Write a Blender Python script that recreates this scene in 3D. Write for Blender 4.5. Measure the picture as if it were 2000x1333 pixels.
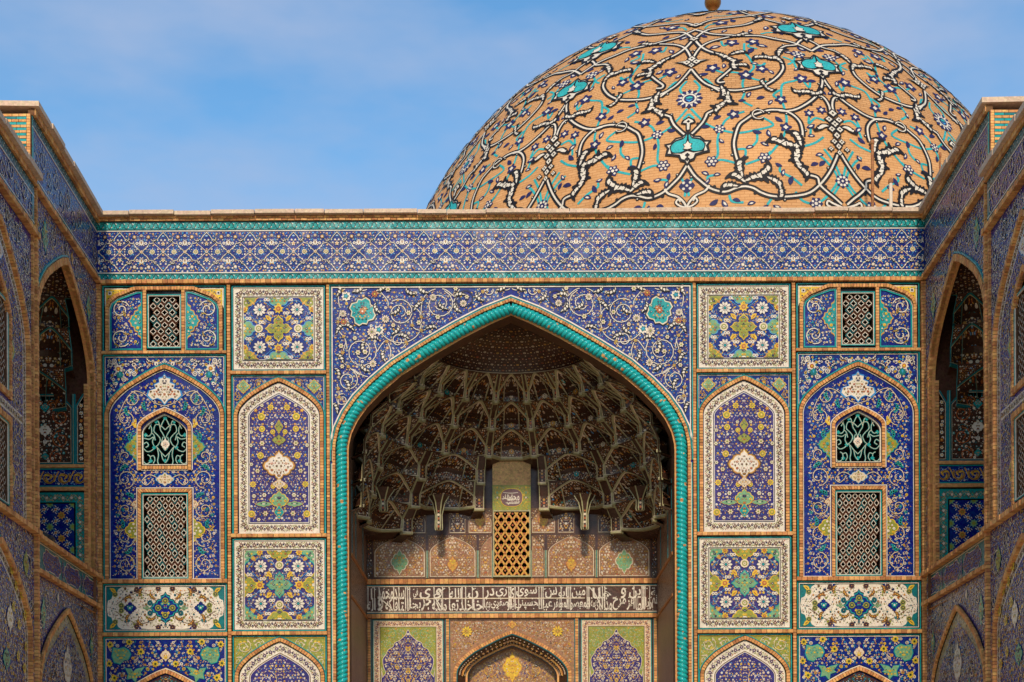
import bpy, math, random
import numpy as np
from math import radians, sin, cos, pi, atan2, sqrt

S = bpy.context.scene
for o in list(bpy.data.objects):
    bpy.data.objects.remove(o)
COL = S.collection

# ------------------------------------------------------------------ camera
cd = bpy.data.cameras.new("camera")
cam = bpy.data.objects.new("camera", cd)
COL.objects.link(cam)
cam.location = (-0.02, -30.0, 1.6)
cam.rotation_euler = (radians(90), radians(0.23), 0)
cd.sensor_width = 36.0
cd.lens = 54.0
cd.shift_y = 0.4668
cd.clip_end = 3000
S.camera = cam

# ------------------------------------------------------------------ sky and sun
SUN_AZ, SUN_EL = radians(-2.5), radians(34.5)      # azimuth from behind the camera, to its left
w = bpy.data.worlds.new("World")
S.world = w
w.use_nodes = True
nt = w.node_tree
bg = nt.nodes["Background"]
sky = nt.nodes.new("ShaderNodeTexSky")
sky.sky_type = 'NISHITA'
sky.sun_disc = False
sky.sun_elevation = SUN_EL
sky.sun_rotation = pi - SUN_AZ
sky.altitude = 1500
sky.air_density = 1.6
sky.dust_density = 1.2
sky.ozone_density = 2.0
tc = nt.nodes.new("ShaderNodeTexCoord")
mp = nt.nodes.new("ShaderNodeMapping")
mp.inputs['Scale'].default_value = (1.2, 1.2, 3.0)
nz = nt.nodes.new("ShaderNodeTexNoise")
nz.inputs['Scale'].default_value = 3.4
nz.inputs['Detail'].default_value = 5
nz.inputs['Roughness'].default_value = 0.55
cr = nt.nodes.new("ShaderNodeValToRGB")
cr.color_ramp.elements[0].position = 0.40
cr.color_ramp.elements[0].color = (0, 0, 0, 1)
cr.color_ramp.elements[1].position = 0.66
cr.color_ramp.elements[1].color = (0.8, 0.8, 0.8, 1)
mx = nt.nodes.new("ShaderNodeMixRGB")
mx.inputs[2].default_value = (2.4, 3.0, 4.3, 1)
nt.links.new(tc.outputs['Generated'], mp.inputs[0])
nt.links.new(mp.outputs[0], nz.inputs['Vector'])
nt.links.new(nz.outputs['Fac'], cr.inputs[0])
nt.links.new(cr.outputs[0], mx.inputs[0])
hsv = nt.nodes.new('ShaderNodeHueSaturation')
hsv.inputs['Saturation'].default_value = 1.3
nt.links.new(sky.outputs[0], hsv.inputs['Color'])
nt.links.new(hsv.outputs[0], mx.inputs[1])
nt.links.new(mx.outputs[0], bg.inputs[0])
bg.inputs[1].default_value = 0.14

sl = bpy.data.lights.new("sun", 'SUN')
sl.energy = 2.7
sl.angle = radians(4.5)
sl.color = (1.0, 0.86, 0.68)
sun = bpy.data.objects.new("sun", sl)
COL.objects.link(sun)
sd = (sin(SUN_AZ) * cos(SUN_EL), -cos(SUN_AZ) * cos(SUN_EL), sin(SUN_EL))
from mathutils import Vector, Matrix
sun.rotation_euler = Vector(sd).to_track_quat('Z', 'Y').to_euler()
sun.location = (-20, -40, 60)

S.view_settings.view_transform = 'Standard'
S.view_settings.look = 'None'
S.view_settings.gamma = 1
S.view_settings.exposure = 0.28
S.render.engine = 'CYCLES'

# ------------------------------------------------------------------ materials
MATS = {}

def glaze_group():
    """Uneven set of small glazed tiles: each leans a little its own way, colour drifts from piece to piece."""
    g = bpy.data.node_groups.new("uneven_tiles", 'ShaderNodeTree')
    g.interface.new_socket("Color", in_out='INPUT', socket_type='NodeSocketColor')
    g.interface.new_socket("Vary", in_out='INPUT', socket_type='NodeSocketFloat')
    g.interface.new_socket("Lean", in_out='INPUT', socket_type='NodeSocketFloat')
    g.interface.new_socket("Color", in_out='OUTPUT', socket_type='NodeSocketColor')
    g.interface.new_socket("Normal", in_out='OUTPUT', socket_type='NodeSocketVector')
    n, l = g.nodes, g.links
    gi = n.new("NodeGroupInput"); go = n.new("NodeGroupOutput")
    ge = n.new("ShaderNodeNewGeometry")
    vo = n.new("ShaderNodeTexVoronoi"); vo.inputs['Scale'].default_value = 4.5
    vs = n.new("ShaderNodeTexVoronoi"); vs.inputs['Scale'].default_value = 26
    no = n.new("ShaderNodeTexNoise"); no.inputs['Scale'].default_value = 0.9; no.inputs['Detail'].default_value = 6
    nf = n.new("ShaderNodeTexNoise"); nf.inputs['Scale'].default_value = 55; nf.inputs['Detail'].default_value = 3
    for t in (vo, vs, no, nf):
        l.new(ge.outputs['Position'], t.inputs['Vector'])
    def m(op, a, b, c=None):
        x = n.new("ShaderNodeMath"); x.operation = op
        for i, v in enumerate((a, b, c)):
            if v is None: continue
            if isinstance(v, (int, float)): x.inputs[i].default_value = v
            else: l.new(v, x.inputs[i])
        return x.outputs[0]
    sp = n.new("ShaderNodeSeparateColor"); l.new(vs.outputs['Color'], sp.inputs[0])
    a = m('SUBTRACT', sp.outputs[0], 0.5)
    b = m('SUBTRACT', no.outputs['Fac'], 0.5)
    c = m('SUBTRACT', nf.outputs['Fac'], 0.5)
    t = m('ADD', m('ADD', a, m('MULTIPLY', b, 1.6)), m('MULTIPLY', c, 1.2))
    val = m('MULTIPLY_ADD', t, gi.outputs['Vary'], 1.0)
    hs = n.new("ShaderNodeHueSaturation")
    l.new(val, hs.inputs['Value'])
    hu = m('MULTIPLY_ADD', m('SUBTRACT', sp.outputs[1], 0.5), 0.03, 0.5)
    l.new(hu, hs.inputs['Hue'])
    l.new(gi.outputs['Color'], hs.inputs['Color'])
    l.new(hs.outputs[0], go.inputs['Color'])
    vm = n.new("ShaderNodeVectorMath"); vm.operation = 'SUBTRACT'
    l.new(vo.outputs['Color'], vm.inputs[0]); vm.inputs[1].default_value = (.5, .5, .5)
    ns = n.new("ShaderNodeVectorMath"); ns.operation = 'SUBTRACT'
    l.new(nf.outputs['Color'], ns.inputs[0]); ns.inputs[1].default_value = (.5, .5, .5)
    ad = n.new("ShaderNodeVectorMath"); ad.operation = 'ADD'
    l.new(vm.outputs[0], ad.inputs[0]); l.new(ns.outputs[0], ad.inputs[1])
    sc = n.new("ShaderNodeVectorMath"); sc.operation = 'SCALE'
    l.new(ad.outputs[0], sc.inputs[0]); l.new(gi.outputs['Lean'], sc.inputs['Scale'])
    a2 = n.new("ShaderNodeVectorMath"); a2.operation = 'ADD'
    l.new(sc.outputs[0], a2.inputs[0]); l.new(ge.outputs['Normal'], a2.inputs[1])
    nn = n.new("ShaderNodeVectorMath"); nn.operation = 'NORMALIZE'
    l.new(a2.outputs[0], nn.inputs[0]); l.new(nn.outputs[0], go.inputs['Normal'])
    return g

GG = glaze_group()

def tile(name, col, rough=0.25, vary=0.32, lean=0.07, metal=0.0, spec=0.28):
    m = bpy.data.materials.new(name); m.use_nodes = True
    t = m.node_tree; p = t.nodes["Principled BSDF"]
    g = t.nodes.new("ShaderNodeGroup"); g.node_tree = GG
    g.inputs['Color'].default_value = (*col, 1)
    g.inputs['Vary'].default_value = vary
    g.inputs['Lean'].default_value = lean
    t.links.new(g.outputs['Color'], p.inputs['Base Color'])
    t.links.new(g.outputs['Normal'], p.inputs['Normal'])
    p.inputs['Roughness'].default_value = rough
    p.inputs['Metallic'].default_value = metal
    p.inputs['Specular IOR Level'].default_value = spec
    MATS[name] = m
    return m

tile('cobalt', (0.004, 0.017, 0.170), vary=.45)
tile('violet', (0.030, 0.020, 0.145), vary=.45)
tile('navy', (0.012, 0.012, 0.055))
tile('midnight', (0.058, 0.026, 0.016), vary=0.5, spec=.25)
tile('turquoise', (0.010, 0.28, 0.27))
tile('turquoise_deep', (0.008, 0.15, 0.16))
tile('sky_blue', (0.05, 0.25, 0.52))
tile('white', (0.70, 0.62, 0.50), vary=0.2)
tile('cream', (0.66, 0.53, 0.37), vary=0.25)
tile('yellow', (0.66, 0.42, 0.03))
tile('gold', (0.55, 0.28, 0.05))
tile('olive', (0.26, 0.27, 0.04))
tile('green', (0.16, 0.33, 0.16))
tile('sage', (0.34, 0.31, 0.16), rough=.35)
tile('rust', (0.38, 0.10, 0.025))
tile('black', (0.008, 0.007, 0.007), vary=0.2)
tile('brown', (0.12, 0.055, 0.025))
tile('mauve', (0.17, 0.085, 0.085))
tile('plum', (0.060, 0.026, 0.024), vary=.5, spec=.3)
tile('rope_glaze', (0.012, 0.35, 0.33), rough=0.16, vary=0.25, lean=0.05)
tile('glare_amber', (0.30, 0.155, 0.075), vary=.5, lean=.11)  # warm glare on the niche back wall is put into this tile colour
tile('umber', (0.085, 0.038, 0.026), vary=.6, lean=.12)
tile('brick_pale', (0.68, 0.35, 0.125), rough=.8, vary=.3, lean=.10, spec=.25)
tile('brick_mid', (0.57, 0.265, 0.088), rough=.8, vary=.35, lean=.10, spec=.25)
tile('brick_dark', (0.42, 0.18, 0.062), rough=.8, vary=.4, lean=.10, spec=.25)
tile('mortar', (0.16, 0.075, 0.035), rough=.9, vary=.4, lean=.1, spec=.2)
tile('stone', (0.58, 0.42, 0.29), rough=.7, vary=.3, lean=.08, spec=.3)
tile('plaster', (0.52, 0.35, 0.17), rough=.85, vary=.5, lean=.06, spec=.2)
tile('wood', (0.10, 0.045, 0.02), rough=.6, vary=.5, lean=.05, spec=.3)
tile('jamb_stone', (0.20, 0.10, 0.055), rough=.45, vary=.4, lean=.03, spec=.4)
tile('iron_rust', (0.30, 0.12, 0.045), rough=.7, vary=.5, spec=.3)
tile('white_pipe', (0.66, 0.55, 0.42), rough=.5, vary=.2)
tile('gilt', (0.22, 0.09, 0.02), rough=.35, vary=.3, metal=.5)
tile('grey_metal', (0.45, 0.45, 0.45), rough=.4, vary=.15)
tile('dark_metal', (0.03, 0.025, 0.022), rough=.5, vary=.3)
tile('lamp_glass', (0.30, 0.34, 0.36), rough=.12, vary=.1)
tile('paving', (0.56, 0.45, 0.32), rough=.85, vary=.25, lean=.05, spec=.2)
tile('painted_void', (0.003, 0.003, 0.003), rough=1, vary=0, lean=0, spec=0)  # black of the sheets that stand for the unlit inside of windows
tile('dome_white', (0.64, 0.57, 0.46), rough=.6, vary=.25, lean=.03, spec=.2)
tile('dome_black', (0.012, 0.010, 0.012), rough=.6, vary=.3, lean=.03, spec=.2)
tile('dome_navy', (0.018, 0.018, 0.085), rough=.6, vary=.4, lean=.03, spec=.2)
tile('dome_turquoise', (0.03, 0.36, 0.36), rough=.6, vary=.4, lean=.03, spec=.2)
tile('lattice_rust', (0.13, 0.045, 0.018), rough=.6, vary=.4, spec=.2)

def dome_brick():
    m = bpy.data.materials.new('dome_brick'); m.use_nodes = True
    t = m.node_tree; n = t.nodes; l = t.links; p = n["Principled BSDF"]
    uv = n.new("ShaderNodeUVMap"); uv.uv_map = "courses"
    br = n.new("ShaderNodeTexBrick")
    br.inputs['Scale'].default_value = 1.0
    br.inputs['Brick Width'].default_value = 0.24
    br.inputs['Row Height'].default_value = 0.075
    br.inputs['Mortar Size'].default_value = 0.007
    br.inputs['Color1'].default_value = (0.60, 0.315, 0.125, 1)
    br.inputs['Color2'].default_value = (0.53, 0.26, 0.092, 1)
    br.inputs['Mortar'].default_value = (0.42, 0.19, 0.065, 1)
    br.inputs['Bias'].default_value = -0.1
    l.new(uv.outputs[0], br.inputs['Vector'])
    ge = n.new("ShaderNodeNewGeometry")
    no = n.new("ShaderNodeTexNoise"); no.inputs['Scale'].default_value = 0.55; no.inputs['Detail'].default_value = 7; no.inputs['Roughness'].default_value = .65
    l.new(ge.outputs['Position'], no.inputs['Vector'])
    hs = n.new("ShaderNodeHueSaturation")
    ma = n.new("ShaderNodeMath"); ma.operation = 'MULTIPLY_ADD'
    l.new(no.outputs['Fac'], ma.inputs[0]); ma.inputs[1].default_value = 0.75; ma.inputs[2].default_value = 0.64
    l.new(ma.outputs[0], hs.inputs['Value']); l.new(br.outputs['Color'], hs.inputs['Color'])
    l.new(hs.outputs[0], p.inputs['Base Color'])
    # bricks sit unevenly: pushed in or out one by one
    vo = n.new("ShaderNodeTexVoronoi"); vo.inputs['Scale'].default_value = 7
    mp = n.new("ShaderNodeMapping"); mp.inputs['Scale'].default_value = (.55, 1.7, 1)
    l.new(uv.outputs[0], mp.inputs[0]); l.new(mp.outputs[0], vo.inputs['Vector'])
    ad = n.new("ShaderNodeMath"); ad.operation = 'MULTIPLY_ADD'
    l.new(br.outputs['Fac'], ad.inputs[0]); ad.inputs[1].default_value = -0.6
    sp = n.new("ShaderNodeSeparateColor"); l.new(vo.outputs['Color'], sp.inputs[0])
    l.new(sp.outputs[0], ad.inputs[2])
    bu = n.new("ShaderNodeBump"); bu.inputs['Distance'].default_value = 0.03
    sx = n.new("ShaderNodeSeparateXYZ"); l.new(uv.outputs[0], sx.inputs[0])
    rr = n.new("ShaderNodeMapRange"); rr.inputs['From Min'].default_value = 3.6; rr.inputs['From Max'].default_value = 5.2
    rr.inputs['To Min'].default_value = .22; rr.inputs['To Max'].default_value = 1.0
    l.new(sx.outputs[1], rr.inputs['Value'])
    l.new(rr.outputs[0], bu.inputs['Strength'])
    l.new(ad.outputs[0], bu.inputs['Height']); l.new(bu.outputs[0], p.inputs['Normal'])
    p.inputs['Roughness'].default_value = .7
    p.inputs['Specular IOR Level'].default_value = .3
    MATS['dome_brick'] = m
dome_brick()

# ------------------------------------------------------------------ mesh builder in panel space (u across, v up, h out of the wall)
RNG = np.random.default_rng(7)

def A(p): return np.asarray(p, float)

def pip(poly, q):
    """points q (n,2) inside poly?"""
    x, y = q[:, 0:1], q[:, 1:2]
    px, py = poly[:, 0][None], poly[:, 1][None]
    qx, qy = np.roll(px, -1, 1), np.roll(py, -1, 1)
    c = ((py > y) != (qy > y)) & (x < (qx - px) * (y - py) / np.where(qy == py, 1e-12, qy - py) + px)
    return c.sum(1) % 2 == 1

def dist_poly(poly, q):
    a = poly; b = np.roll(poly, -1, 0)
    d = b - a
    L = (d * d).sum(1); L[L == 0] = 1e-12
    t = np.clip(((q[:, None] - a[None]) * d[None]).sum(2) / L[None], 0, 1)
    pr = a[None] + t[..., None] * d[None]
    return np.sqrt(((q[:, None] - pr) ** 2).sum(2)).min(1)

def offs(pts, d, closed=False):
    """parallel of a path, d to its left"""
    p = A(pts); n = len(p)
    if closed:
        e = np.roll(p, -1, 0) - p
    else:
        e = p[1:] - p[:-1]
    e /= np.maximum(np.linalg.norm(e, axis=1), 1e-9)[:, None]
    nl = np.c_[-e[:, 1], e[:, 0]]
    if closed:
        a, b = np.roll(nl, 1, 0), nl
    else:
        a = np.vstack([nl[:1], nl]); b = np.vstack([nl, nl[-1:]])
    m = a + b
    k = np.maximum((m * m).sum(1), 0.35)
    return p + d * 2 * m / k[:, None]

def crm(pts, k=5, closed=False):
    """Catmull-Rom smoothing"""
    p = A(pts); n = len(p); out = []
    for i in range(n if closed else n - 1):
        if closed: a, b, c, d = p[i - 1], p[i], p[(i + 1) % n], p[(i + 2) % n]
        else: a, b, c, d = p[max(i - 1, 0)], p[i], p[i + 1], p[min(i + 2, n - 1)]
        for j in range(k):
            t = j / k
            out.append(.5 * ((2 * b) + (c - a) * t + (2 * a - 5 * b + 4 * c - d) * t * t + (3 * b - a - 3 * c + d) * t ** 3))
    if not closed: out.append(p[-1])
    return A(out)

ARCH = [(1, 0), (.997, .05), (.98, .14), (.94, .24), (.88, .34), (.79, .45), (.67, .572), (.486, .71), (.304, .835), (.14, .935), (0, 1)]

def arch(cx, w, zs, za, zb=None):
    """pointed arch from lower left over the apex to lower right"""
    L = [(cx - w * a, zs + (za - zs) * b) for a, b in ARCH]
    R = [(2 * cx - x, z) for x, z in L[::-1][1:]]
    P = L + R
    if zb is not None: P = [(cx - w, zb)] + P + [(cx + w, zb)]
    return A(P)

def circ(n, r=1.0, a0=0): return A([(r * cos(a0 + 2 * pi * i / n), r * sin(a0 + 2 * pi * i / n)) for i in range(n)])

def lobes(n, r=1.0, d=.22, k=4, a0=0):
    return A([(r * (1 - d + d * cos(n * t)) * cos(t + a0), r * (1 - d + d * cos(n * t)) * sin(t + a0)) for t in np.linspace(0, 2 * pi, n * k, endpoint=False)])

def quarter(q):
    """mirror a quarter outline (from (0,1) to (1,0)) to all four"""
    q = [tuple(x) for x in q]
    r = q + [(x, -y) for x, y in q[::-1][1:]]
    return A(r + [(-x, y) for x, y in r[::-1][1:-1]])

def leafpoly(b=.34, curve=.25):
    t = np.linspace(0, 1, 6)
    up = [(x * 2 - 1, b * sin(pi * x) ** .8 + curve * sin(pi * x)) for x in t]
    dn = [(x * 2 - 1, -b * sin(pi * x) ** .8 + curve * sin(pi * x)) for x in t[::-1][1:-1]]
    return A(up + dn)

def drop(n=10):
    return A([(.62 * sin(t) * sin(t / 2) ** 1.2, -cos(t)) for t in np.linspace(0, 2 * pi, n, endpoint=False)])

LOZ = quarter([(0, 1), (.10, .82), (.30, .74), (.28, .56), (.52, .50), (.60, .30), (.78, .28), (.84, .10), (1, 0)])
OGEE = quarter([(0, 1), (.08, .86), (.22, .74), (.26, .60), (.46, .62), (.66, .50), (.74, .30), (.92, .22), (1, 0)])
CROSS = quarter([(0, 1), (.14, .80), (.30, .70), (.36, .52), (.30, .38), (.38, .30), (.54, .36), (.72, .28), (.82, .12), (1, 0)])
QUAT = quarter([(0, 1), (.16, .86), (.26, .66), (.30, .42), (.42, .28), (.62, .22), (.86, .14), (1, 0)])

SPLIT_O = A([(-1, -.10), (-.7, .18), (-.3, .22), (0, .42), (.25, .40), (.45, .62), (.62, .60), (.78, .95), (.92, .98), (1.0, .70), (1.02, .30), (.85, -.05), (.62, -.22), (.5, -.12), (.36, -.36), (.2, -.24), (.02, -.46), (-.15, -.3), (-.35, -.42), (-.5, -.22), (-.75, -.28)])
SPLIT_I = [A([(-.85, -.09), (-.55, .10), (-.28, .10), (-.3, -.1), (-.5, -.06)]), A([(-.12, .12), (.02, .28), (.22, .24), (.30, .0), (.1, -.14), (-.06, -.26), (-.12, -.04)]),
           A([(.40, .28), (.52, .46), (.66, .40), (.76, .2), (.60, -.02), (.44, .04)]), A([(.76, .60), (.86, .84), (.93, .6), (.90, .28), (.82, .36)])]

T = {
 'f5': [(lobes(5, 1), 'o', 0), (lobes(5, .80, .26), 'p', 1), (circ(6, .30), 'c', 2)],
 'f6': [(lobes(6, 1, .16), 'o', 0), (lobes(6, .82, .24, 3), 'p', 1), (circ(6, .32), 'c', 2)],
 'ring': [(circ(9, 1), 'p', 1), (circ(8, .66), 'o', 2), (circ(6, .40), 'p', 3), (circ(4, .16), 'c', 4)],
 'bud': [(circ(6, 1), 'p', 1), (circ(4, .45), 'c', 2)],
 'dot': [(circ(5, 1), 'p', 1)],
 'leaf': [(leafpoly(), 'p', 0)],
 'fat': [(leafpoly(.5, .1), 'p', 1), (leafpoly(.2, .1) * .55, 'c', 2)],
 'palm': [(A([(0, -1), (.3, -.7), (.75, -.75), (.6, -.35), (1, -.1), (.62, .15), (.7, .55), (.32, .5), (0, 1), (-.32, .5), (-.7, .55), (-.62, .15), (-1, -.1), (-.6, -.35), (-.75, -.75), (-.3, -.7)]), 'p', 1),
          (drop() * .55, 'o', 2), (drop(8) * .32, 'c', 3)],
 'star': [(A([(cos(pi * i / 8) * (1 if i % 2 == 0 else .62), sin(pi * i / 8) * (1 if i % 2 == 0 else .62)) for i in range(16)]), 'p', 1), (circ(8, .45), 'o', 2), (circ(6, .25), 'c', 3)],
 'daisy': [(lobes(10, 1, .12, 4), 'o', 0)] + [(leafpoly(.42, 0) * A([.32, .42]) @ A([(cos(a), sin(a)), (-sin(a), cos(a))]) + A([cos(a), sin(a)]) * .64, 'p', 1) for a in np.linspace(0, 2 * pi, 10, endpoint=False)] + [(circ(8, .34), 'p', 1), (circ(8, .26), 'o', 2), (circ(6, .18), 'c', 3)],
 'split': [(SPLIT_O, 'o', 1)] + [(q, 'p', 2) for q in SPLIT_I],
 'horn': [(SPLIT_O * A([1, .8]), 'p', 1)] + [(q * A([.9, .62]), 'o', 2) for q in SPLIT_I[:3]],
}

class MB:
    def __init__(s, fm=None, origin=(0, 0, 0)):
        s.V = []; s.N = []; s.M = []; s.k = []; s.fm = fm; s.o = A(origin); s.clip = None; s.lh = 0.0022
    def mi(s, m):
        if m not in s.k: s.k.append(m)
        return s.k.index(m)
    def poly(s, pts, m, h=0.0):
        p = A(pts)
        if s.clip is not None and p.shape[1] == 2:
            x0, y0, x1, y1 = s.clip
            if (p[:, 0] < x0).any() or (p[:, 0] > x1).any() or (p[:, 1] < y0).any() or (p[:, 1] > y1).any():
                for ax, lim, sg in ((0, x0, 1), (0, x1, -1), (1, y0, 1), (1, y1, -1)):
                    out = []
                    for i in range(len(p)):
                        a, b = p[i - 1], p[i]
                        ia, ib = (a[ax] - lim) * sg >= 0, (b[ax] - lim) * sg >= 0
                        if ia != ib:
                            t = (lim - a[ax]) / (b[ax] - a[ax]); out.append(a + t * (b - a))
                        if ib: out.append(b)
                    p = A(out)
                    if len(p) < 3: return
        if p.shape[1] == 2: p = np.c_[p, np.full(len(p), h)]
        s.V.append(p); s.N.append(len(p)); s.M.append(s.mi(m))
    def stamp(s, t, x, y, r, rot=0.0, h=.004, o='navy', p='white', c='gold', flip=False, sx=1.0):
        ca, sa = cos(rot) * r, sin(rot) * r
        h += RNG.random() * s.lh * .8
        for q, role, dh in T[t]:
            if role == 'o' and o is None: continue
            qx, qy = q[:, 0] * sx, q[:, 1]
            xx = qx * ca - qy * sa; yy = qx * sa + qy * ca
            if flip: xx = -xx
            s.poly(np.c_[x + xx, y + yy], {'o': o, 'p': p, 'c': c}[role], h + dh * s.lh)
    def stroke(s, pts, w, m, h=.004, closed=False, ins=None, taper=None):
        p = A(pts)
        if closed and not np.allclose(p[0], p[-1]):
            p = np.vstack([p, p[:1]])
        wd = np.full(len(p), w / 2.0)
        if taper is not None: wd = wd * np.interp(np.linspace(0, 1, len(p)), *zip(*taper))
        u = offs(p if not closed else p[:-1], 1.0, closed)
        if closed: u = np.vstack([u, u[:1]])
        d = u - p
        a, b = p + d * wd[:, None], p - d * wd[:, None]
        ok = np.ones(len(p) - 1, bool)
        if ins is not None: ok = ins((p[1:] + p[:-1]) / 2)
        h += RNG.random() * s.lh * .8
        for i in range(len(p) - 1):
            if ok[i]: s.poly([a[i], b[i], b[i + 1], a[i + 1]], m, h)
    def bar(s, pts, w, m, h0, h1, closed=False, side=None):
        """a raised strip with real sides; w may be (left,right) offsets"""
        p = A(pts)
        l, r = (w if isinstance(w, tuple) else (w / 2, w / 2))
        a = offs(p, l, closed); b = offs(p, -r, closed); n = len(p)
        side = side or m
        for i in range(n if closed else n - 1):
            j = (i + 1) % n
            A0, A1, B0, B1 = a[i], a[j], b[i], b[j]
            s.poly([(*A0, h1), (*B0, h1), (*B1, h1), (*A1, h1)], m)
            s.poly([(*A0, h0), (*A0, h1), (*A1, h1), (*A1, h0)], side)
            s.poly([(*B1, h0), (*B1, h1), (*B0, h1), (*B0, h0)], side)
        if not closed:
            for i, f in ((0, 1), (n - 1, 0)):
                s.poly([(*a[i], h0), (*b[i], h0), (*b[i], h1), (*a[i], h1)][::1 if f else -1], side)
    def box(s, u0, u1, v0, v1, h0, h1, m, skip=''):
        P = lambda u, v, h: (u, v, h)
        F = {'f': [P(u0, v0, h1), P(u1, v0, h1), P(u1, v1, h1), P(u0, v1, h1)], 'k': [P(u1, v0, h0), P(u0, v0, h0), P(u0, v1, h0), P(u1, v1, h0)],
             'b': [P(u0, v0, h0), P(u1, v0, h0), P(u1, v0, h1), P(u0, v0, h1)], 't': [P(u0, v1, h1), P(u1, v1, h1), P(u1, v1, h0), P(u0, v1, h0)],
             'l': [P(u0, v0, h0), P(u0, v0, h1), P(u0, v1, h1), P(u0, v1, h0)], 'r': [P(u1, v0, h1), P(u1, v0, h0), P(u1, v1, h0), P(u1, v1, h1)]}
        for k, f in F.items():
            if k not in skip: s.poly(f, m)
    def bricks(s, pts, w, h0, h1, size=.058, gap=.009, closed=False, mats=('brick_pale', 'brick_mid', 'brick_mid', 'brick_dark'), rows=1, seed=0):
        """bricks laid across a path, each a block of its own with open joints between"""
        rg = random.Random(seed + len(s.V))
        p = A(pts)
        if closed: p = np.vstack([p, p[:1]])
        l, r = (w if isinstance(w, tuple) else (w / 2, w / 2))
        s.bar(p[:-1] if closed else p, (l - .004, r - .004), 'mortar', h0, h1 - .012, closed)
        seg = np.linalg.norm(p[1:] - p[:-1], axis=1); cum = np.r_[0, np.cumsum(seg)]
        n = max(1, int(round(cum[-1] / size)))
        q = (p if not closed else p[:-1])
        La, Ra = offs(q, l, closed), offs(q, -r, closed)
        if closed: La = np.vstack([La, La[:1]]); Ra = np.vstack([Ra, Ra[:1]])
        f = lambda arr, t: A([np.interp(t, cum, arr[:, 0]), np.interp(t, cum, arr[:, 1])])
        st = cum[-1] / n
        for i in range(n):
            t0, t1 = i * st + gap / 2, (i + 1) * st - gap / 2
            la, lb, ra, rb = f(La, t0), f(La, t1), f(Ra, t0), f(Ra, t1)
            for k in range(rows):
                e0, e1 = k / rows + (.012 if k else 0), (k + 1) / rows
                c0, c1, c2, c3 = la + (ra - la) * e0, la + (ra - la) * e1, lb + (rb - lb) * e1, lb + (rb - lb) * e0
                hh = h1 + rg.uniform(-.004, .004); m = rg.choice(mats)
                s.poly([(*c0, hh), (*c1, hh), (*c2, hh), (*c3, hh)], m)
                s.poly([(*c0, h0), (*c1, h0), (*c1, hh), (*c0, hh)], m)
                s.poly([(*c3, hh), (*c2, hh), (*c2, h0), (*c3, h0)], m)
                s.poly([(*c0, hh), (*c3, hh), (*c3, h0), (*c0, h0)], m)
                s.poly([(*c1, h0), (*c2, h0), (*c2, hh), (*c1, hh)], m)
    def build(s, name, parent=None, kind=None, uv=None):
        if not s.V: return None
        V = np.vstack(s.V)
        if s.fm is not None:
            V = s.fm(V[:, 0], V[:, 1], V[:, 2])
        V = np.asarray(V, float) - s.o
        N = np.array(s.N, np.int32)
        me = bpy.data.meshes.new(name)
        me.vertices.add(len(V)); me.vertices.foreach_set('co', V.astype(np.float32).ravel())
        me.loops.add(len(V)); me.loops.foreach_set('vertex_index', np.arange(len(V), dtype=np.int32))
        me.polygons.add(len(N))
        me.polygons.foreach_set('loop_start', np.r_[0, np.cumsum(N)[:-1]].astype(np.int32))
        for k in s.k: me.materials.append(MATS[k])
        me.polygons.foreach_set('material_index', np.array(s.M, np.int32))
        me.update(calc_edges=True)
        o = bpy.data.objects.new(name, me); COL.objects.link(o)
        if parent is not None: o.parent = parent
        if kind: o['kind'] = kind
        return o

def thing(name, label, cat, loc=(0, 0, 0), group=None):
    o = bpy.data.objects.new(name, None); COL.objects.link(o)
    o.empty_display_size = .3
    o.location = loc; o['label'] = label; o['category'] = cat
    if group: o['group'] = group
    return o

def copy_tree(o, parent):
    c = o.copy(); COL.objects.link(c)
    if parent is not None: c.parent = parent
    for ch in list(o.children): copy_tree(ch, c)
    return c

# ------------------------------------------------------------------ pattern helpers
BLUE_PAL = [(3, 'white', 'yellow'), (2.2, 'cream', 'navy'), (1.6, 'yellow', 'navy'), (1.1, 'gold', 'white'), (.8, 'turquoise', 'yellow'), (.7, 'sky_blue', 'white')]
WHITE_PAL = [(2, 'navy', 'turquoise'), (2, 'brown', 'gold'), (2, 'olive', 'navy'), (1, 'turquoise_deep', 'gold'), (1, 'rust', 'yellow')]
MINI_PAL = [(2, 'rust', 'gold'), (2, 'yellow', 'rust'), (1.5, 'navy', 'white'), (1.5, 'white', 'gold')]
DARK_PAL = [(3, 'white', 'gold'), (2.4, 'rust', 'gold'), (1.5, 'cream', 'rust'), (1, 'gold', 'white'), (.5, 'sky_blue', 'white'), (.5, 'turquoise', 'white')]
VIO_PAL = [(3, 'cream', 'gold'), (2, 'yellow', 'rust'), (2, 'white', 'mauve'), (1, 'gold', 'white')]

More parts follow.
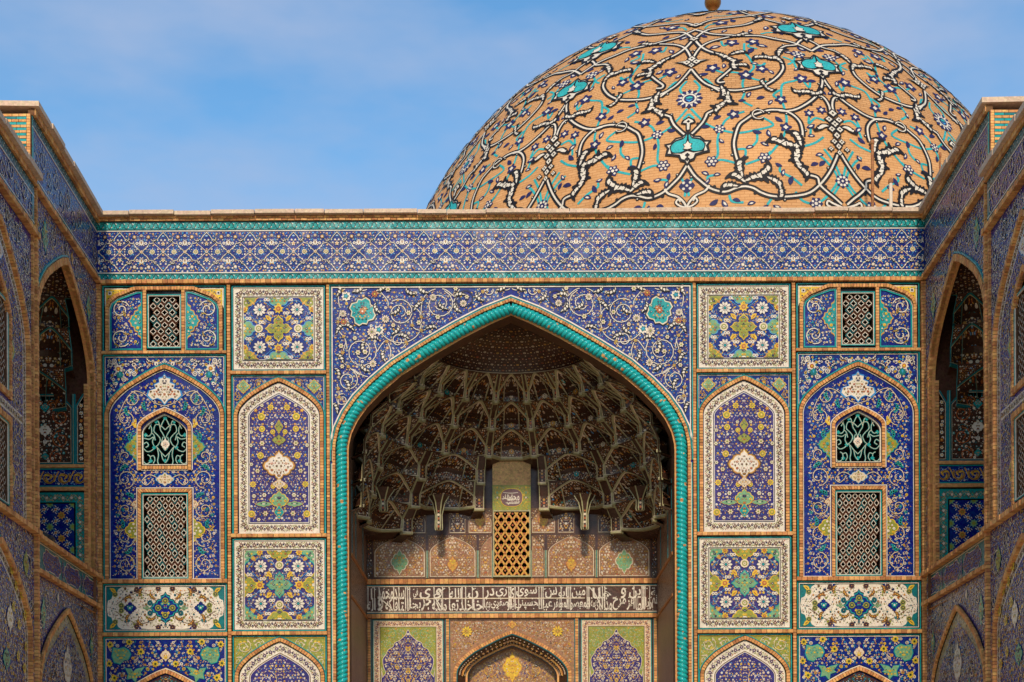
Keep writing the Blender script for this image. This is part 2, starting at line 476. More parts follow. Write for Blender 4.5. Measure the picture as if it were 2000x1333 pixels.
def fill(mb, poly, step, r, pal, seed=1, mirror=None, avoid=(), h=.004, leaf=('sky_blue', 'sky_blue', 'gold', 'white'), outline='navy', leaves=2, types=('f5', 'f6', 'ring', 'f5', 'palm'), margin=None, curl=None):
    poly = A(poly); rg = random.Random(seed); step *= .88; r *= .90
    x0, y0 = poly.min(0); x1, y1 = poly.max(0)
    pts = []
    j = 0
    y = y0 + step * .4
    while y < y1:
        x = (mirror if mirror is not None else x0) - (0 if j % 2 else step * .5)
        if mirror is None: x += 0
        while (x > x0) if mirror is not None else (x < x1):
            pts.append((x + rg.uniform(-.22, .22) * step, y + rg.uniform(-.22, .22) * step))
            x += -step if mirror is not None else step
        y += step * .86; j += 1
    if not pts: return
    q = A(pts)
    ok = pip(poly, q) & (dist_poly(poly, q) > (margin if margin is not None else r * 1.0))
    for a in avoid:
        if len(a) == 3 and np.isscalar(a[0]): ok &= np.hypot(q[:, 0] - a[0], q[:, 1] - a[1]) > a[2] + r
        else:
            aa = A(a); ok &= ~(pip(aa, q) | (dist_poly(aa, q) < r * .9))
    W = [p[0] for p in pal]
    for (x, y) in q[ok]:
        _, p, c = rg.choices(pal, W)[0]
        t = rg.choice(types); rr = r * rg.choice((.56, .72, .86, 1.05)); ro = rg.uniform(0, 6.28)
        if t == 'palm': ro = rg.choice((0, pi / 2, pi, -pi / 2)) + rg.uniform(-.3, .3)
        lv = []
        for k in range(leaves):
            a = rg.uniform(0, 6.28); d = step * rg.uniform(.42, .56)
            lv.append((d * cos(a), d * sin(a), rg.uniform(0, 6.28), rg.choice(leaf), r * rg.uniform(.45, .75)))
        for sgn in ((1, -1) if mirror is not None else (1,)):
            X = x if sgn == 1 else 2 * mirror - x
            mb.stamp(t, X, y, rr, ro, h, o=outline, p=p, c=c, flip=sgn < 0)
            for (dx, dy, a, m, lr) in lv:
                mb.stamp('leaf', X + sgn * dx, y + dy, lr, a, h - .0012, p=m, flip=sgn < 0)

def spiral(cx, cy, r, a0, turns, sgn=1, inner=.18, n=22):
    t = np.linspace(0, 1, n)
    rad = r * (1 - (1 - inner) * t ** 1.15)
    a = a0 + sgn * turns * 2 * pi * t
    return np.c_[cx + rad * cos(a), cy + rad * sin(a)] if False else A([(cx + R_ * cos(b), cy + R_ * sin(b)) for R_, b in zip(rad, a)])

def scroll(mb, cx, cy, r, a0, turns, sgn=1, w=.022, m='white', edge='navy', ins=None, h=.009, leafs=3, lm='white', lo='black', tail=None):
    p = spiral(cx, cy, r, a0, turns, sgn)
    if tail is not None: p = np.vstack([crm(A(list(tail) + [tuple(p[0])]), 5)[:-1], p])
    if edge: mb.stroke(p, w * 1.9, edge, h - .002, ins=ins)
    mb.stroke(p, w, m, h, ins=ins)
    for k in range(leafs):
        i = int(len(p) * (.15 + .75 * k / max(leafs, 1)))
        if ins is not None and not ins(p[i:i + 1])[0]: continue
        d = p[min(i + 1, len(p) - 1)] - p[i - 1]
        mb.stamp('split', p[i][0], p[i][1], w * 3.0, atan2(d[1], d[0]) + (.5 if k % 2 else -.5), h + .003, o=lo, p=lm, flip=False)

def medallion(mb, shape, cx, cy, w, h_, fillm, edge='white', seed=3, h=.012, pal=MINI_PAL, step=None, rim=.10, edge2=None, types=('f5', 'bud', 'ring', 'palm'), leaf=('navy', 'rust', 'olive')):
    P = shape * A([w, h_]) + A([cx, cy])
    if edge2: mb.poly(shape * A([w * 1.09, h_ * 1.09]) + A([cx, cy]), edge2, h - .0016)
    mb.poly(P, edge, h)
    I = shape * A([w * (1 - rim), h_ * (1 - rim)]) + A([cx, cy])
    mb.poly(I, fillm, h + .0016)
    st = step or min(w, h_) * .34
    c = mb.clip
    fill(mb, I, st, st * .36, pal, seed, mirror=cx, h=h + .004, types=types, leaf=leaf, leaves=1, outline=None)
    mb.clip = c
    return P

def ins_of(poly, margin=.0):
    P = A(poly)
    return lambda q: pip(P, q) & (dist_poly(P, q) > margin)

def rect(x0, y0, x1, y1): return A([(x0, y0), (x1, y0), (x1, y1), (x0, y1)])

def vine_border(mb, path, w, closed=False, period=.135, h=.004, base=None, flower='mauve', vine='brown', leafm='olive', dots='navy', flip=False):
    """running vine with flowers along a band: the band's centre line and width"""
    p = A(path)
    if closed: p = np.vstack([p, p[:1]])
    seg = np.linalg.norm(p[1:] - p[:-1], axis=1); cum = np.r_[0, np.cumsum(seg)]
    n = max(2, int(round(cum[-1] / period)))
    def at(t):
        i = min(np.searchsorted(cum, t, side='right') - 1, len(seg) - 1); i = max(i, 0)
        d = (p[i + 1] - p[i]) / max(seg[i], 1e-9)
        return p[i] + d * (t - cum[i]), d
    st = cum[-1] / n
    for i in range(n):
        c, d = at((i + .5) * st); nl = A([-d[1], d[0]])
        e, d2 = at(i * st); n2 = A([-d2[1], d2[0]])
        g, d3 = at(min((i + 1) * st, cum[-1])); n3 = A([-d3[1], d3[0]])
        sg = 1 if i % 2 else -1
        mb.stroke([e + n2 * w * .34 * sg, (e + c) / 2 + nl * w * .12 * sg, c - nl * w * .36 * sg, (c + g) / 2 + nl * w * .12 * sg * 0, g - n3 * w * .34 * sg], w * .055, vine, h)
        mb.stroke([e - n2 * w * .30 * sg, (e + c) / 2 - nl * w * .40 * sg * 0, c + nl * w * .38 * sg, (c + g) / 2, g + n3 * w * .30 * sg], w * .05, leafm, h - .001)
        mb.stamp('f5', c[0], c[1], w * .26, i, h + .003, o=vine, p=flower, c='cream')
        mb.stamp('dot', e[0] + n2[0] * w * .1 * sg, e[1] + n2[1] * w * .1 * sg, w * .11, 0, h + .002, p=dots)
        for k in (-1, 1):
            mb.stamp('leaf', *(c + d * st * .3 * k + nl * w * .3 * sg * k), w * .15, atan2(d[1], d[0]) + .8 * k, h + .001, p=rng_pick((vine, leafm, 'rust')))
def rng_pick(t): return t[int(RNG.integers(len(t)))]

def s_band(mb, u0, u1, v0, v1, h=.004, period=.082, ink='black', white='white'):
    """turquoise edging with a running S scroll"""
    n = max(1, int((u1 - u0) / period)); st = (u1 - u0) / n; c = (v0 + v1) / 2; a = (v1 - v0) * .36
    for i in range(n):
        x = u0 + (i + .5) * st; f = 1 if i % 2 else -1
        mb.stroke([(x - st * .52, c - a * f), (x - st * .2, c - a * .75 * f), (x, c), (x + st * .2, c + a * .75 * f), (x + st * .52, c + a * f)], .012, ink, h)
        mb.stamp('leaf', x + st * .08, c - a * .55 * f, st * .26, .7 * f, h + .001, p=white)
        mb.stamp('leaf', x - st * .25, c + a * .6 * f, st * .24, -.6 * f, h + .001, p=ink)
    mb.stroke([(u0, v0 + .012), (u1, v0 + .012)], .008, ink, h)
    mb.stroke([(u0, v1 - .012), (u1, v1 - .012)], .008, ink, h)

def keyhole(outer, *holes):
    """one outline that runs round the panel and round each opening in it"""
    P = [tuple(p) for p in outer]
    area = lambda q: sum(q[i - 1][0] * q[i][1] - q[i][0] * q[i - 1][1] for i in range(len(q)))
    if area(P) < 0: P = P[::-1]
    for hl in holes:
        Hh = [tuple(p) for p in hl]
        if area(Hh) > 0: Hh = Hh[::-1]
        # leave from the lowest left corner of the opening straight down to the outline's lower edge
        k = min(range(len(Hh)), key=lambda i: (round(Hh[i][1], 4), Hh[i][0]))
        Hh = Hh[k:] + Hh[:k]
        best = None
        for i in range(len(P)):
            a, b = P[i - 1], P[i]
            x = Hh[0][0]
            if abs(a[0] - b[0]) > 1e-9 and min(a[0], b[0]) <= x <= max(a[0], b[0]):
                y = a[1] + (b[1] - a[1]) * (x - a[0]) / (b[0] - a[0])
                if y < Hh[0][1] and (best is None or y > best[1]): best = (i, y)
        i, y = best
        P = P[:i] + [(Hh[0][0], y)] + Hh + [Hh[0], (Hh[0][0], y)] + P[i:]
    return A(P)

def grid_mesh(name, P, mats, parent=None, smooth=True, mi=None, closed_v=False, origin=(0, 0, 0), uv=None, uvname='map'):
    n, m = P.shape[:2]
    me = bpy.data.meshes.new(name)
    V = (P - A(origin)).reshape(-1, 3)
    i = np.arange(n - 1)[:, None]; j = np.arange(m if closed_v else m - 1)[None]
    j2 = (j + 1) % m
    F = np.stack([i * m + j, i * m + j2, (i + 1) * m + j2, (i + 1) * m + j], -1).reshape(-1, 4)
    me.vertices.add(len(V)); me.vertices.foreach_set('co', V.astype(np.float32).ravel())
    me.loops.add(F.size); me.loops.foreach_set('vertex_index', F.astype(np.int32).ravel())
    me.polygons.add(len(F)); me.polygons.foreach_set('loop_start', (np.arange(len(F)) * 4).astype(np.int32))
    for k in mats: me.materials.append(MATS[k])
    if mi is not None: me.polygons.foreach_set('material_index', np.asarray(mi, np.int32).ravel())
    if smooth: me.polygons.foreach_set('use_smooth', np.ones(len(F), bool))
    if uv is not None:
        l = me.uv_layers.new(name=uvname)
        l.data.foreach_set('uv', uv.reshape(-1, 2)[F.ravel()].astype(np.float32).ravel())
    me.update(calc_edges=True)
    o = bpy.data.objects.new(name, me); COL.objects.link(o)
    if parent is not None: o.parent = parent
    return o

def Z(py): return 1.6 + (1600 - py) / 100.0
# ================================================================== ground
def flat_ground():
    mb = MB()
    r = 1200
    mb.poly([(-r, -r, 0), (r, -r, 0), (r, r, 0), (-r, r, 0)], 'paving')
    o = mb.build('ground'); o['kind'] = 'structure'
    o['label'] = 'pale stone paved forecourt in front of the portal'
flat_ground()

# ================================================================== the portal
FF = lambda u, v, h: np.c_[u, -h, v]
TOP = Z(414)
portal = thing('mosque_portal', 'wide tiled entrance portal with deep pointed niche facing the viewer', 'portal', (0, 0, 0))
LEFT = []          # parts of the left half, mirrored to the right afterwards
def L(o):
    if o is not None: LEFT.append(o)
    return o

def masonry():
    """the brick body behind the tiles, open where the niche is"""
    mb = MB(FF)
    hw, D = 8.75, -5.2
    mb.poly([(-8.10, 0, -.26), (-3.32, 0, -.26), (-3.32, 13.2, -.26), (-8.10, 13.2, -.26)], 'mortar')
    mb.poly([(3.32, 0, -.26), (8.10, 0, -.26), (8.10, 13.2, -.26), (3.32, 13.2, -.26)], 'mortar')
    a = arch(0, 3.32, Z(880), Z(600))
    k = len(a) // 2
    mb.poly([(x, z, -.26) for x, z in a[:k + 1]] + [(0, 13.2, -.26), (-3.32, 13.2, -.26)], 'mortar')
    mb.poly([(x, z, -.26) for x, z in a[k:][::-1]] + [(0, 13.2, -.26), (3.32, 13.2, -.26)][::-1][::-1], 'mortar')
    for s in (-1, 1):
        mb.poly([(s * hw, 0, -.26), (s * hw, 0, D), (s * hw, 13.2, D), (s * hw, 13.2, -.26)], 'brick_mid')
    mb.poly([(-hw, 0, D), (hw, 0, D), (hw, 13.2, D), (-hw, 13.2, D)], 'brick_mid')
    mb.poly([(-hw, 13.2, -.26), (hw, 13.2, -.26), (hw, 13.2, D), (-hw, 13.2, D)], 'brick_dark')
    mb.build('masonry_body', portal)
masonry()

# ---------------------------------------------------------------- top: coping, brick course, frieze
def coping(parent, fm, u0, u1, z0, z1, h0, h1, n, seed, origin=(0, 0, 0), mat='stone'):
    rg = random.Random(seed)
    cuts = [0] + sorted((i + rg.uniform(-.22, .22)) / n for i in range(1, n)) + [1]
    for i in range(n):
        a, b = u0 + (u1 - u0) * cuts[i], u0 + (u1 - u0) * cuts[i + 1]
        mb = MB(fm, origin)
        e = rg.uniform(-.018, .018); f = rg.uniform(-.012, .012); g = .007
        mb.box(a + g, b - g, z0 + f, z1 + f, h0, h1 + e, mat)
        mb.build('coping_stone', parent)

coping(portal, FF, -8.10, 8.10, Z(421.5), TOP, -.75, .16, 21, 3)
mb = MB(FF)
mb.box(-8.10, 8.10, Z(431), Z(421.5) - .003, -.04, .03, 'mortar', 'kt')
for r_ in range(2):
    z0 = Z(431) + .005 + r_ * .047
    u = -8.09 + (.06 if r_ else 0)
    while u < 7.98:
        l = .125
        mb.box(u, u + l - .008, z0, z0 + .040, .02, .055 + random.Random(int(u * 100)).uniform(-.006, .006), random.Random(int(u * 91) + r_).choice(('brick_pale', 'brick_mid', 'brick_mid', 'brick_dark')), 'k')
        u += l
mb.build('brick_course', portal, 'stuff')

mb = MB(FF); mb.box(-8.09, 8.09, Z(547), Z(431), -.04, .0, 'cobalt', 'k')
fr = mb.build('tiled_frieze', portal)
mb = MB(FF)
for (a, b) in ((447.5, 431), (546.5, 532.5)):
    mb.box(-8.09, 8.09, Z(a), Z(b), -.02, .008, 'turquoise', 'k')
    s_band(mb, -8.08, 8.08, Z(a), Z(b), h=.0115)
for y in (449.2, 530.8):
    mb.box(-8.09, 8.09, Z(y + .9), Z(y - .9), -.02, .010, 'white', 'k')
mb.build('turquoise_edging', fr, 'stuff')

# the frieze motif: a lobed lozenge with crossing stems, repeated along the band
FZ0, FZ1 = Z(529.5), Z(450.5); FC = (FZ0 + FZ1) / 2; FH = (FZ1 - FZ0) / 2
PER = 16.12 / 19
def frieze_unit(seed, fmap=FF, period=PER, fh=FH, fc=FC):
    mb = MB(fmap); H = fh; P = period
    mb.clip = (-P / 2, fc - H + .005, P / 2, fc + H - .005)
    q = [(0, .96), (.08, .78), (.13, .62), (.20, .60), (.235, .44), (.33, .40), (.36, .26), (.5, .0)]
    out = quarter([(x * P, y * H) for x, y in q]) + A([0, fc])
    qi = [(0, .30), (.12, .52), (.22, .38), (.30, .30), (.40, .0)]
    inn = quarter([(x * P, y * H) for x, y in qi]) + A([0, fc])
    mb.stroke(out, .026, 'black', .004, closed=True); mb.stroke(out, .011, 'white', .0065, closed=True)
    for sx in (-1, 1):
        for sy in (-1, 1):
            mb.stroke([(0, fc), (sx * .1 * P, fc + sy * .2 * H), (sx * .22 * P, fc + sy * .42 * H)], .012, 'cream', .007)
            mb.stamp('split', sx * .19 * P, fc + sy * .56 * H, .055, (.6 if sy > 0 else -.6), .009, o='black', p='white', flip=False, sx=sx)
            mb.stamp('f6', sx * .34 * P, fc + sy * .74 * H, .05, .3, .006, p='gold' if sy > 0 else 'cream', c='white')
            mb.stamp('bud', sx * .40 * P, fc + sy * .42 * H, .03, 0, .006, p='white', c='navy')
            mb.stamp('dot', sx * .12 * P, fc + sy * .13 * H, .018, 0, .006, p='white')
            mb.stamp('leaf', sx * .24 * P, fc + sy * .86 * H, .035, sx * .8, .006, p='gold')
            mb.stamp('leaf', sx * .43 * P, fc + sy * .58 * H, .032, sx * sy * .8, .006, p='sky_blue')
            mb.stamp('leaf', sx * .30 * P, fc + sy * .12 * H, .03, sx * sy * .8, .006, p='sky_blue')
            mb.stamp('leaf', sx * .16 * P, fc + sy * .9 * H, .03, -sx * .8, .006, p='sky_blue')
        mb.stamp('ring', sx * .25 * P, fc, .050, 0, .007, o='olive', p='cream', c='gold')
        mb.stamp('f5', 0, fc + sx * .40 * H, .058, 1.57 * sx, .007, p='cream', c='gold')
        mb.stamp('palm', sx * .5 * P, fc + sx * .45 * H, .058, 0, .007, o='navy', p='white', c='gold')
        mb.stamp('palm', sx * .5 * P, fc - sx * .45 * H, .058, 0, .007, o='navy', p='white', c='gold')
        mb.stamp('f5', sx * .5 * P, fc, .05, 0, .008, p='cream', c='gold')
        mb.stamp('f6', sx * .5 * P, fc + .80 * H, .04, 0, .008, p='cream', c='gold')
        mb.stamp('f6', sx * .5 * P, fc - .80 * H, .04, 0, .008, p='cream', c='gold')
    mb.stamp('f5', 0, fc, .045, .3, .0095, o='black', p='white', c='rust')
    fill(mb, rect(-P / 2, fc - H, P / 2, fc + H), .080, .021, [(2, 'white', 'gold'), (1, 'gold', 'white'), (1, 'sky_blue', 'white')], seed, mirror=0, h=.0035, types=('bud', 'dot', 'f5'), leaf=('sky_blue', 'sky_blue', 'turquoise', 'gold'), outline=None, leaves=2, margin=0)
    return mb
fu = frieze_unit(5).build('frieze_motif', fr, 'stuff')
for i in range(19):
    o = fu if i == 0 else fu.copy()
    if i: COL.objects.link(o)
    o.location.x = -8.06 + PER * (i + .5)

# ledge under the frieze
def ledge(parent, fm, u0, u1, z0, z1, out=.10, seed=0, origin=(0, 0, 0)):
    mb = MB(fm, origin)
    rg = random.Random(seed)
    mb.box(u0, u1, z0 + .004, z1 - .004, -.03, out - .016, 'mortar', 'k')
    n = max(1, int((u1 - u0) / .10)); st = (u1 - u0) / n
    for i in range(n):
        m = rg.choice(('brick_pale', 'brick_mid', 'brick_mid', 'brick_dark'))
        mb.box(u0 + i * st + .004, u0 + (i + 1) * st - .004, z0, z1, -.02, out + rg.uniform(-.008, .006), m, 'k')
    return mb.build('brick_ledge', parent, 'stuff')
ledge(portal, FF, -8.09, 8.09, Z(554), Z(547), .11, 1)

# ---------------------------------------------------------------- brick piers and dividing strips
def strip_obj(parent, fm, pts, w, h1=.055, rows=1, seed=0, lines=True, name='brick_border', origin=(0, 0, 0), size=.058, closed=False, line_l=None, line_r=None):
    mb = MB(fm, origin)
    mb.bricks(pts, w, -.03, h1, size=size, rows=rows, seed=seed, closed=closed)
    l, r = w if isinstance(w, tuple) else (w / 2, w / 2)
    for side, ln in ((l, line_l), (-r, line_r)):
        if not ln: continue
        sg = 1 if side > 0 else -1; o = side
        for (m, t, hh) in ln:
            p = offs(pts, o + sg * t / 2, closed)
            mb.bar(p, t - .0015, m, -.02, hh, closed)
            o += sg * t
    return mb.build(name, parent, 'stuff')
TQ = [('black', .014, .012), ('turquoise', .020, .022), ('black', .012, .014)]
TW = [('black', .012, .012), ('turquoise', .016, .02), ('white', .016, .016)]
L(strip_obj(portal, FF, [(-8.045, 0), (-8.045, Z(554.5))], .10, .09, rows=2, seed=1))
L(strip_obj(portal, FF, [(-5.51, 0), (-5.51, Z(554.5))], .062, .055, seed=2))
L(strip_obj(portal, FF, [(-3.575, 0), (-3.575, Z(554.5))], .055, .055, seed=3))

# ================================================================== panels of the outer column
def panel(parent, fm, poly, m, name='tile_panel', h=0.0, origin=(0, 0, 0)):
    mb = MB(fm, origin); p = A(poly)
    mb.poly([(x, y, h) for x, y in p], m)
    return mb.build(name, parent)

def frame_lines(mb, u0, v0, u1, v1, lines, h=0.0):
    """thin glazed fillets round a rectangle, outside in"""
    o = 0
    for m, t, hh in lines:
        a = o + t / 2
        mb.bar([(u0 + a, v0 + a), (u0 + a, v1 - a), (u1 - a, v1 - a), (u1 - a, v0 + a)], t - .0015, m, -.02, hh + h, True)
        o += t
    return o

def lattice(parent, fm, u0, v0, u1, v1, nx, ny, origin=(0, 0, 0), depth=.16, name='lattice_window', frame='turquoise', gold=False):
    """recessed grille of linked lozenge rings over a black sheet painted as the dark inside"""
    mb = MB(fm, origin)
    mb.box(u0, u1, v0, v1, -depth, -depth + .004, 'painted_void', 'kblrt')
    for a, b in (((u0, v0), (u0, v1)), ((u0, v1), (u1, v1)), ((u1, v1), (u1, v0)), ((u1, v0), (u0, v0))):
        mb.poly([(*a, -depth), (*b, -depth), (*b, .0), (*a, .0)], 'wood')
    win = mb.build(name, parent)
    if frame:
        mb = MB(fm, origin)
        frame_lines(mb, u0 - .045, v0 - .045, u1 + .045, v1 + .045, [('black', .012, .012), (frame, .020, .025), ('white', .013, .018)])
        mb.build('window_frame', win)
    mb = MB(fm, origin); px, py = (u1 - u0) / nx, (v1 - v0) / ny
    hb, ht = -.055, -.02
    mb.clip = (u0, v0, u1, v1)
    ring = quarter([(0, .46), (.10, .36), (.14, .24), (.26, .16), (.36, .0)])
    for j in range(-1, ny + 1):
        for i in range(nx + 1):
            cx, cy = u0 + (i + (.5 if j % 2 == 0 else 0)) * px, v0 + (j + .5) * py
            if cx < u0 + px * .2 or cx > u1 - px * .2 or cy < v0 + .3 * py or cy > v1 - .3 * py: continue
            R_ = ring * A([px * 1.02, py * 1.0]) + A([cx, cy])
            mb.clip = None
            if gold:
                pass
            mb.bar(R_, .010, 'white', hb, ht, True, side='brown')
            mb.bar(ring * A([px * 1.40, py * 1.40]) + A([cx, cy]), .014, 'lattice_rust' if (i + j) % 4 else 'turquoise_deep', hb - .01, ht - .022, True, side='brown')
    for v in np.arange(v0, v1 + py * .1, py):
        pass
    for i in range(nx + 1):
        for j in range(ny + 1):
            cx, cy = u0 + i * px, v0 + j * py
            if u0 < cx < u1 and v0 < cy < v1 and False:
                mb.stamp('dot', cx, cy, .012, 0, ht, p='turquoise')
    mb.build('grille', win)
    return win

def tracery(parent, fm, cx, w, zb, zs, za, origin=(0, 0, 0)):
    """pointed window filled with turquoise scroll tracery over a sheet painted black as the unlit inside"""
    out = arch(cx, w, zs, za, zb)
    mb = MB(fm, origin)
    mb.poly([(x, y, -.2) for x, y in out], 'painted_void')
    for i in range(len(out)):
        a, b = out[i], out[(i + 1) % len(out)]
        mb.poly([(*a, -.2), (*b, -.2), (*b, .05), (*a, .05)], 'brown')
    win = mb.build('pointed_window', parent)
    mb = MB(fm, origin)
    mb.bar(offs(out, -.014), .022, 'white', -.04, .012)
    mb.bar([(cx - w, zb + .012), (cx + w, zb + .012)], .022, 'white', -.04, .012)
    mb.build('window_frame', win)
    mb = MB(fm, origin); H = za - zb; W = w
    def P(l): return A([(cx + x * W, zb + y * H) for x, y in l])
    hb, ht = -.075, -.035
    curves = [[(0, .94), (.12, .84), (.22, .72), (.10, .62), (0, .52)], [(0, .70), (.20, .78), (.42, .80), (.50, .68), (.34, .60), (.22, .52), (.30, .42), (.46, .36)],
              [(.22, .72), (.30, .86), (.42, .88)], [(.95, .70), (.80, .80), (.62, .76), (.60, .64), (.72, .58), (.86, .60)], [(0, .18), (.18, .26), (.36, .36), (.46, .36), (.60, .30), (.80, .28), (.95, .34)],
              [(.46, .36), (.56, .46), (.52, .56), (.70, .52), (.95, .54)], [(.98, .10), (.84, .04), (.68, .08), (.66, .18), (.78, .22)], [(.36, .36), (.30, .22), (.34, .10), (.30, .03)], [(.18, .26), (.12, .14), (0, .06)], [(.98, .42), (.82, .46), (.74, .40), (.86, .36)], [(.60, .64), (.50, .60), (.44, .50)], [(.70, .90), (.62, .82), (.72, .72)], [(0, .30), (.10, .36), (.16, .46), (.10, .56)], [(.66, .18), (.52, .20), (.46, .12), (.54, .05)]]
    for c in curves:
        for s in (1, -1):
            q = crm(P([(s * x, y) for x, y in c]), 4)
            mb.bar(q, .022, 'turquoise', hb, ht); mb.stroke(q, .007, 'cream', ht + .003)
    for x, y in ((0, .93), (0, .10), (.40, .86), (-.40, .86), (.48, .36), (-.48, .36), (.64, .10), (-.64, .10), (.86, .60), (-.86, .60)):
        mb.poly([(*p, ht + .004) for p in (LOZ * .045 + P([(x, y)])[0])], 'turquoise')
    mb.poly([(*p, ht + .006) for p in (OGEE * A([.085, .12]) + P([(0, .42)])[0])], 'white')
    mb.stamp('f5', *P([(0, .42)])[0], .05, 0, ht + .009, o='rust', p='white', c='navy')
    mb.build('tracery', win)
    return win

def small_window_row(parent, fm, cx, zt, zb, hw, reg, origin=(0, 0, 0)):
    """low row: arched brick frame, tile panel, lattice, tile panel"""
    base = reg(panel(parent, fm, keyhole(rect(cx - hw, zb, cx + hw, zt), rect(cx - .30, zb + .10, cx + .30, zt - .20)), 'black', 'window_row_panel', -.012, origin))
    mb = MB(fm, origin)
    frame_lines(mb, cx - hw, zb, cx + hw, zt, [('turquoise', .022, .03), ('black', .014, .012)])
    mb.build('glazed_fillet', base)
    z = lambda k: zt - k
    # yellow corner pieces
    for s in (-1, 1):
        mb = MB(fm, origin)
        pts = [(cx + s * (hw - .04), zt - .04), (cx + s * (hw - .62), zt - .04), (cx + s * (hw - .36), zt - .13), (cx + s * (hw - .17), zt - .24), (cx + s * (hw - .06), zt - .38), (cx + s * (hw - .04), zt - .44)]
        if s < 0: pts = pts[::-1]
        mb.poly(pts, 'white', .003)
        inn = offs(A(pts), -.016 if s > 0 else -.016, True)
        inn = A(pts) * .0 + (A(pts) - A(pts).mean(0)) * .86 + A(pts).mean(0)
        mb.poly(inn, 'yellow', .006)
        fill(mb, inn, .062, .020, [(2, 'rust', 'yellow'), (1, 'navy', 'white'), (1, 'turquoise', 'navy')], 4, h=.008, types=('bud', 'f5', 'dot'), leaf=('turquoise', 'rust'), outline=None, leaves=1, margin=.012)
        mb.poly(rect(-.035, -.035, .035, .035) + A([cx + s * (hw - .14), zt - .14]), 'white', .013)
        mb.poly(rect(-.018, -.018, .018, .018) + A([cx + s * (hw - .14), zt - .14]), 'navy', .015)
        mb.build('corner_panel', base)
    # brick frame
    mb = MB(fm, origin)
    path = A([(cx - hw + .09, zb), (cx - hw + .09, zt - .42), (cx - hw + .13, zt - .31), (cx - hw + .26, zt - .20), (cx - hw + .62, zt - .055), (cx + hw - .62, zt - .055), (cx + hw - .26, zt - .20), (cx + hw - .13, zt - .31), (cx + hw - .09, zt - .42), (cx + hw - .09, zb)])
    mb.bricks(path, .062, -.02, .06, seed=5)
    for s in (-1, 1):
        mb.bricks([(cx + s * .375, zb), (cx + s * .375, zt - .088)], .062, -.02, .06, seed=6)
    mb.build('brick_border', base, 'stuff')
    # side panels
    for s in (-1, 1):
        x1, x0 = cx + s * .44, cx + s * (hw - .155)
        pts = A([(x1, zb + .05), (x1, zt - .13), (x1 + s * .10, zt - .14), (cx + s * (hw - .30), zt - .27), (cx + s * (hw - .19), zt - .36), (x0, zt - .46), (x0, zb + .05)])
        if s > 0: pts = pts[::-1]
        mb = MB(fm, origin)
        mb.poly([(x, y, .0) for x, y in pts], 'cobalt')
        tp = mb.build('tile_panel', base)
        mb = MB(fm, origin); ins = ins_of(pts, .02)
        mb.bar(offs(pts, -.03 , True), .012, 'white', -.01, .008, True)
        mb.bar(pts, .024, 'turquoise', -.01, .02, True)
        mb.clip = (min(x0, x1), zb, max(x0, x1), zt)
        med = medallion(mb, LOZ, x1, (zb + zt) / 2 - .04, .27, .40, 'turquoise', 'gold', 11, pal=[(2, 'navy', 'white'), (2, 'yellow', 'rust'), (1, 'white', 'gold')])
        mb.clip = None
        for (dx, dz, r_, a0, sg) in ((.20, .33, .17, .4, 1), (.20, -.22, .185, 5.6, -1)):
            scroll(mb, cx + s * (hw - .155 - dx), (zt + zb) / 2 + dz - .14, r_, a0 if s < 0 else pi - a0, 1.5, sg * -s, .018, ins=ins, leafs=2, lm='yellow', lo='navy')
        fill(mb, pts, .085, .030, BLUE_PAL, 6 + s, avoid=[med], h=.004, leaves=2, types=('f5', 'ring', 'bud', 'f6'), margin=.05)
        mb.build('flower_inlay', tp, 'stuff')
    lattice(base, fm, cx - .30, zb + .10, cx + .30, zt - .20, 4, 8, origin)
    return base

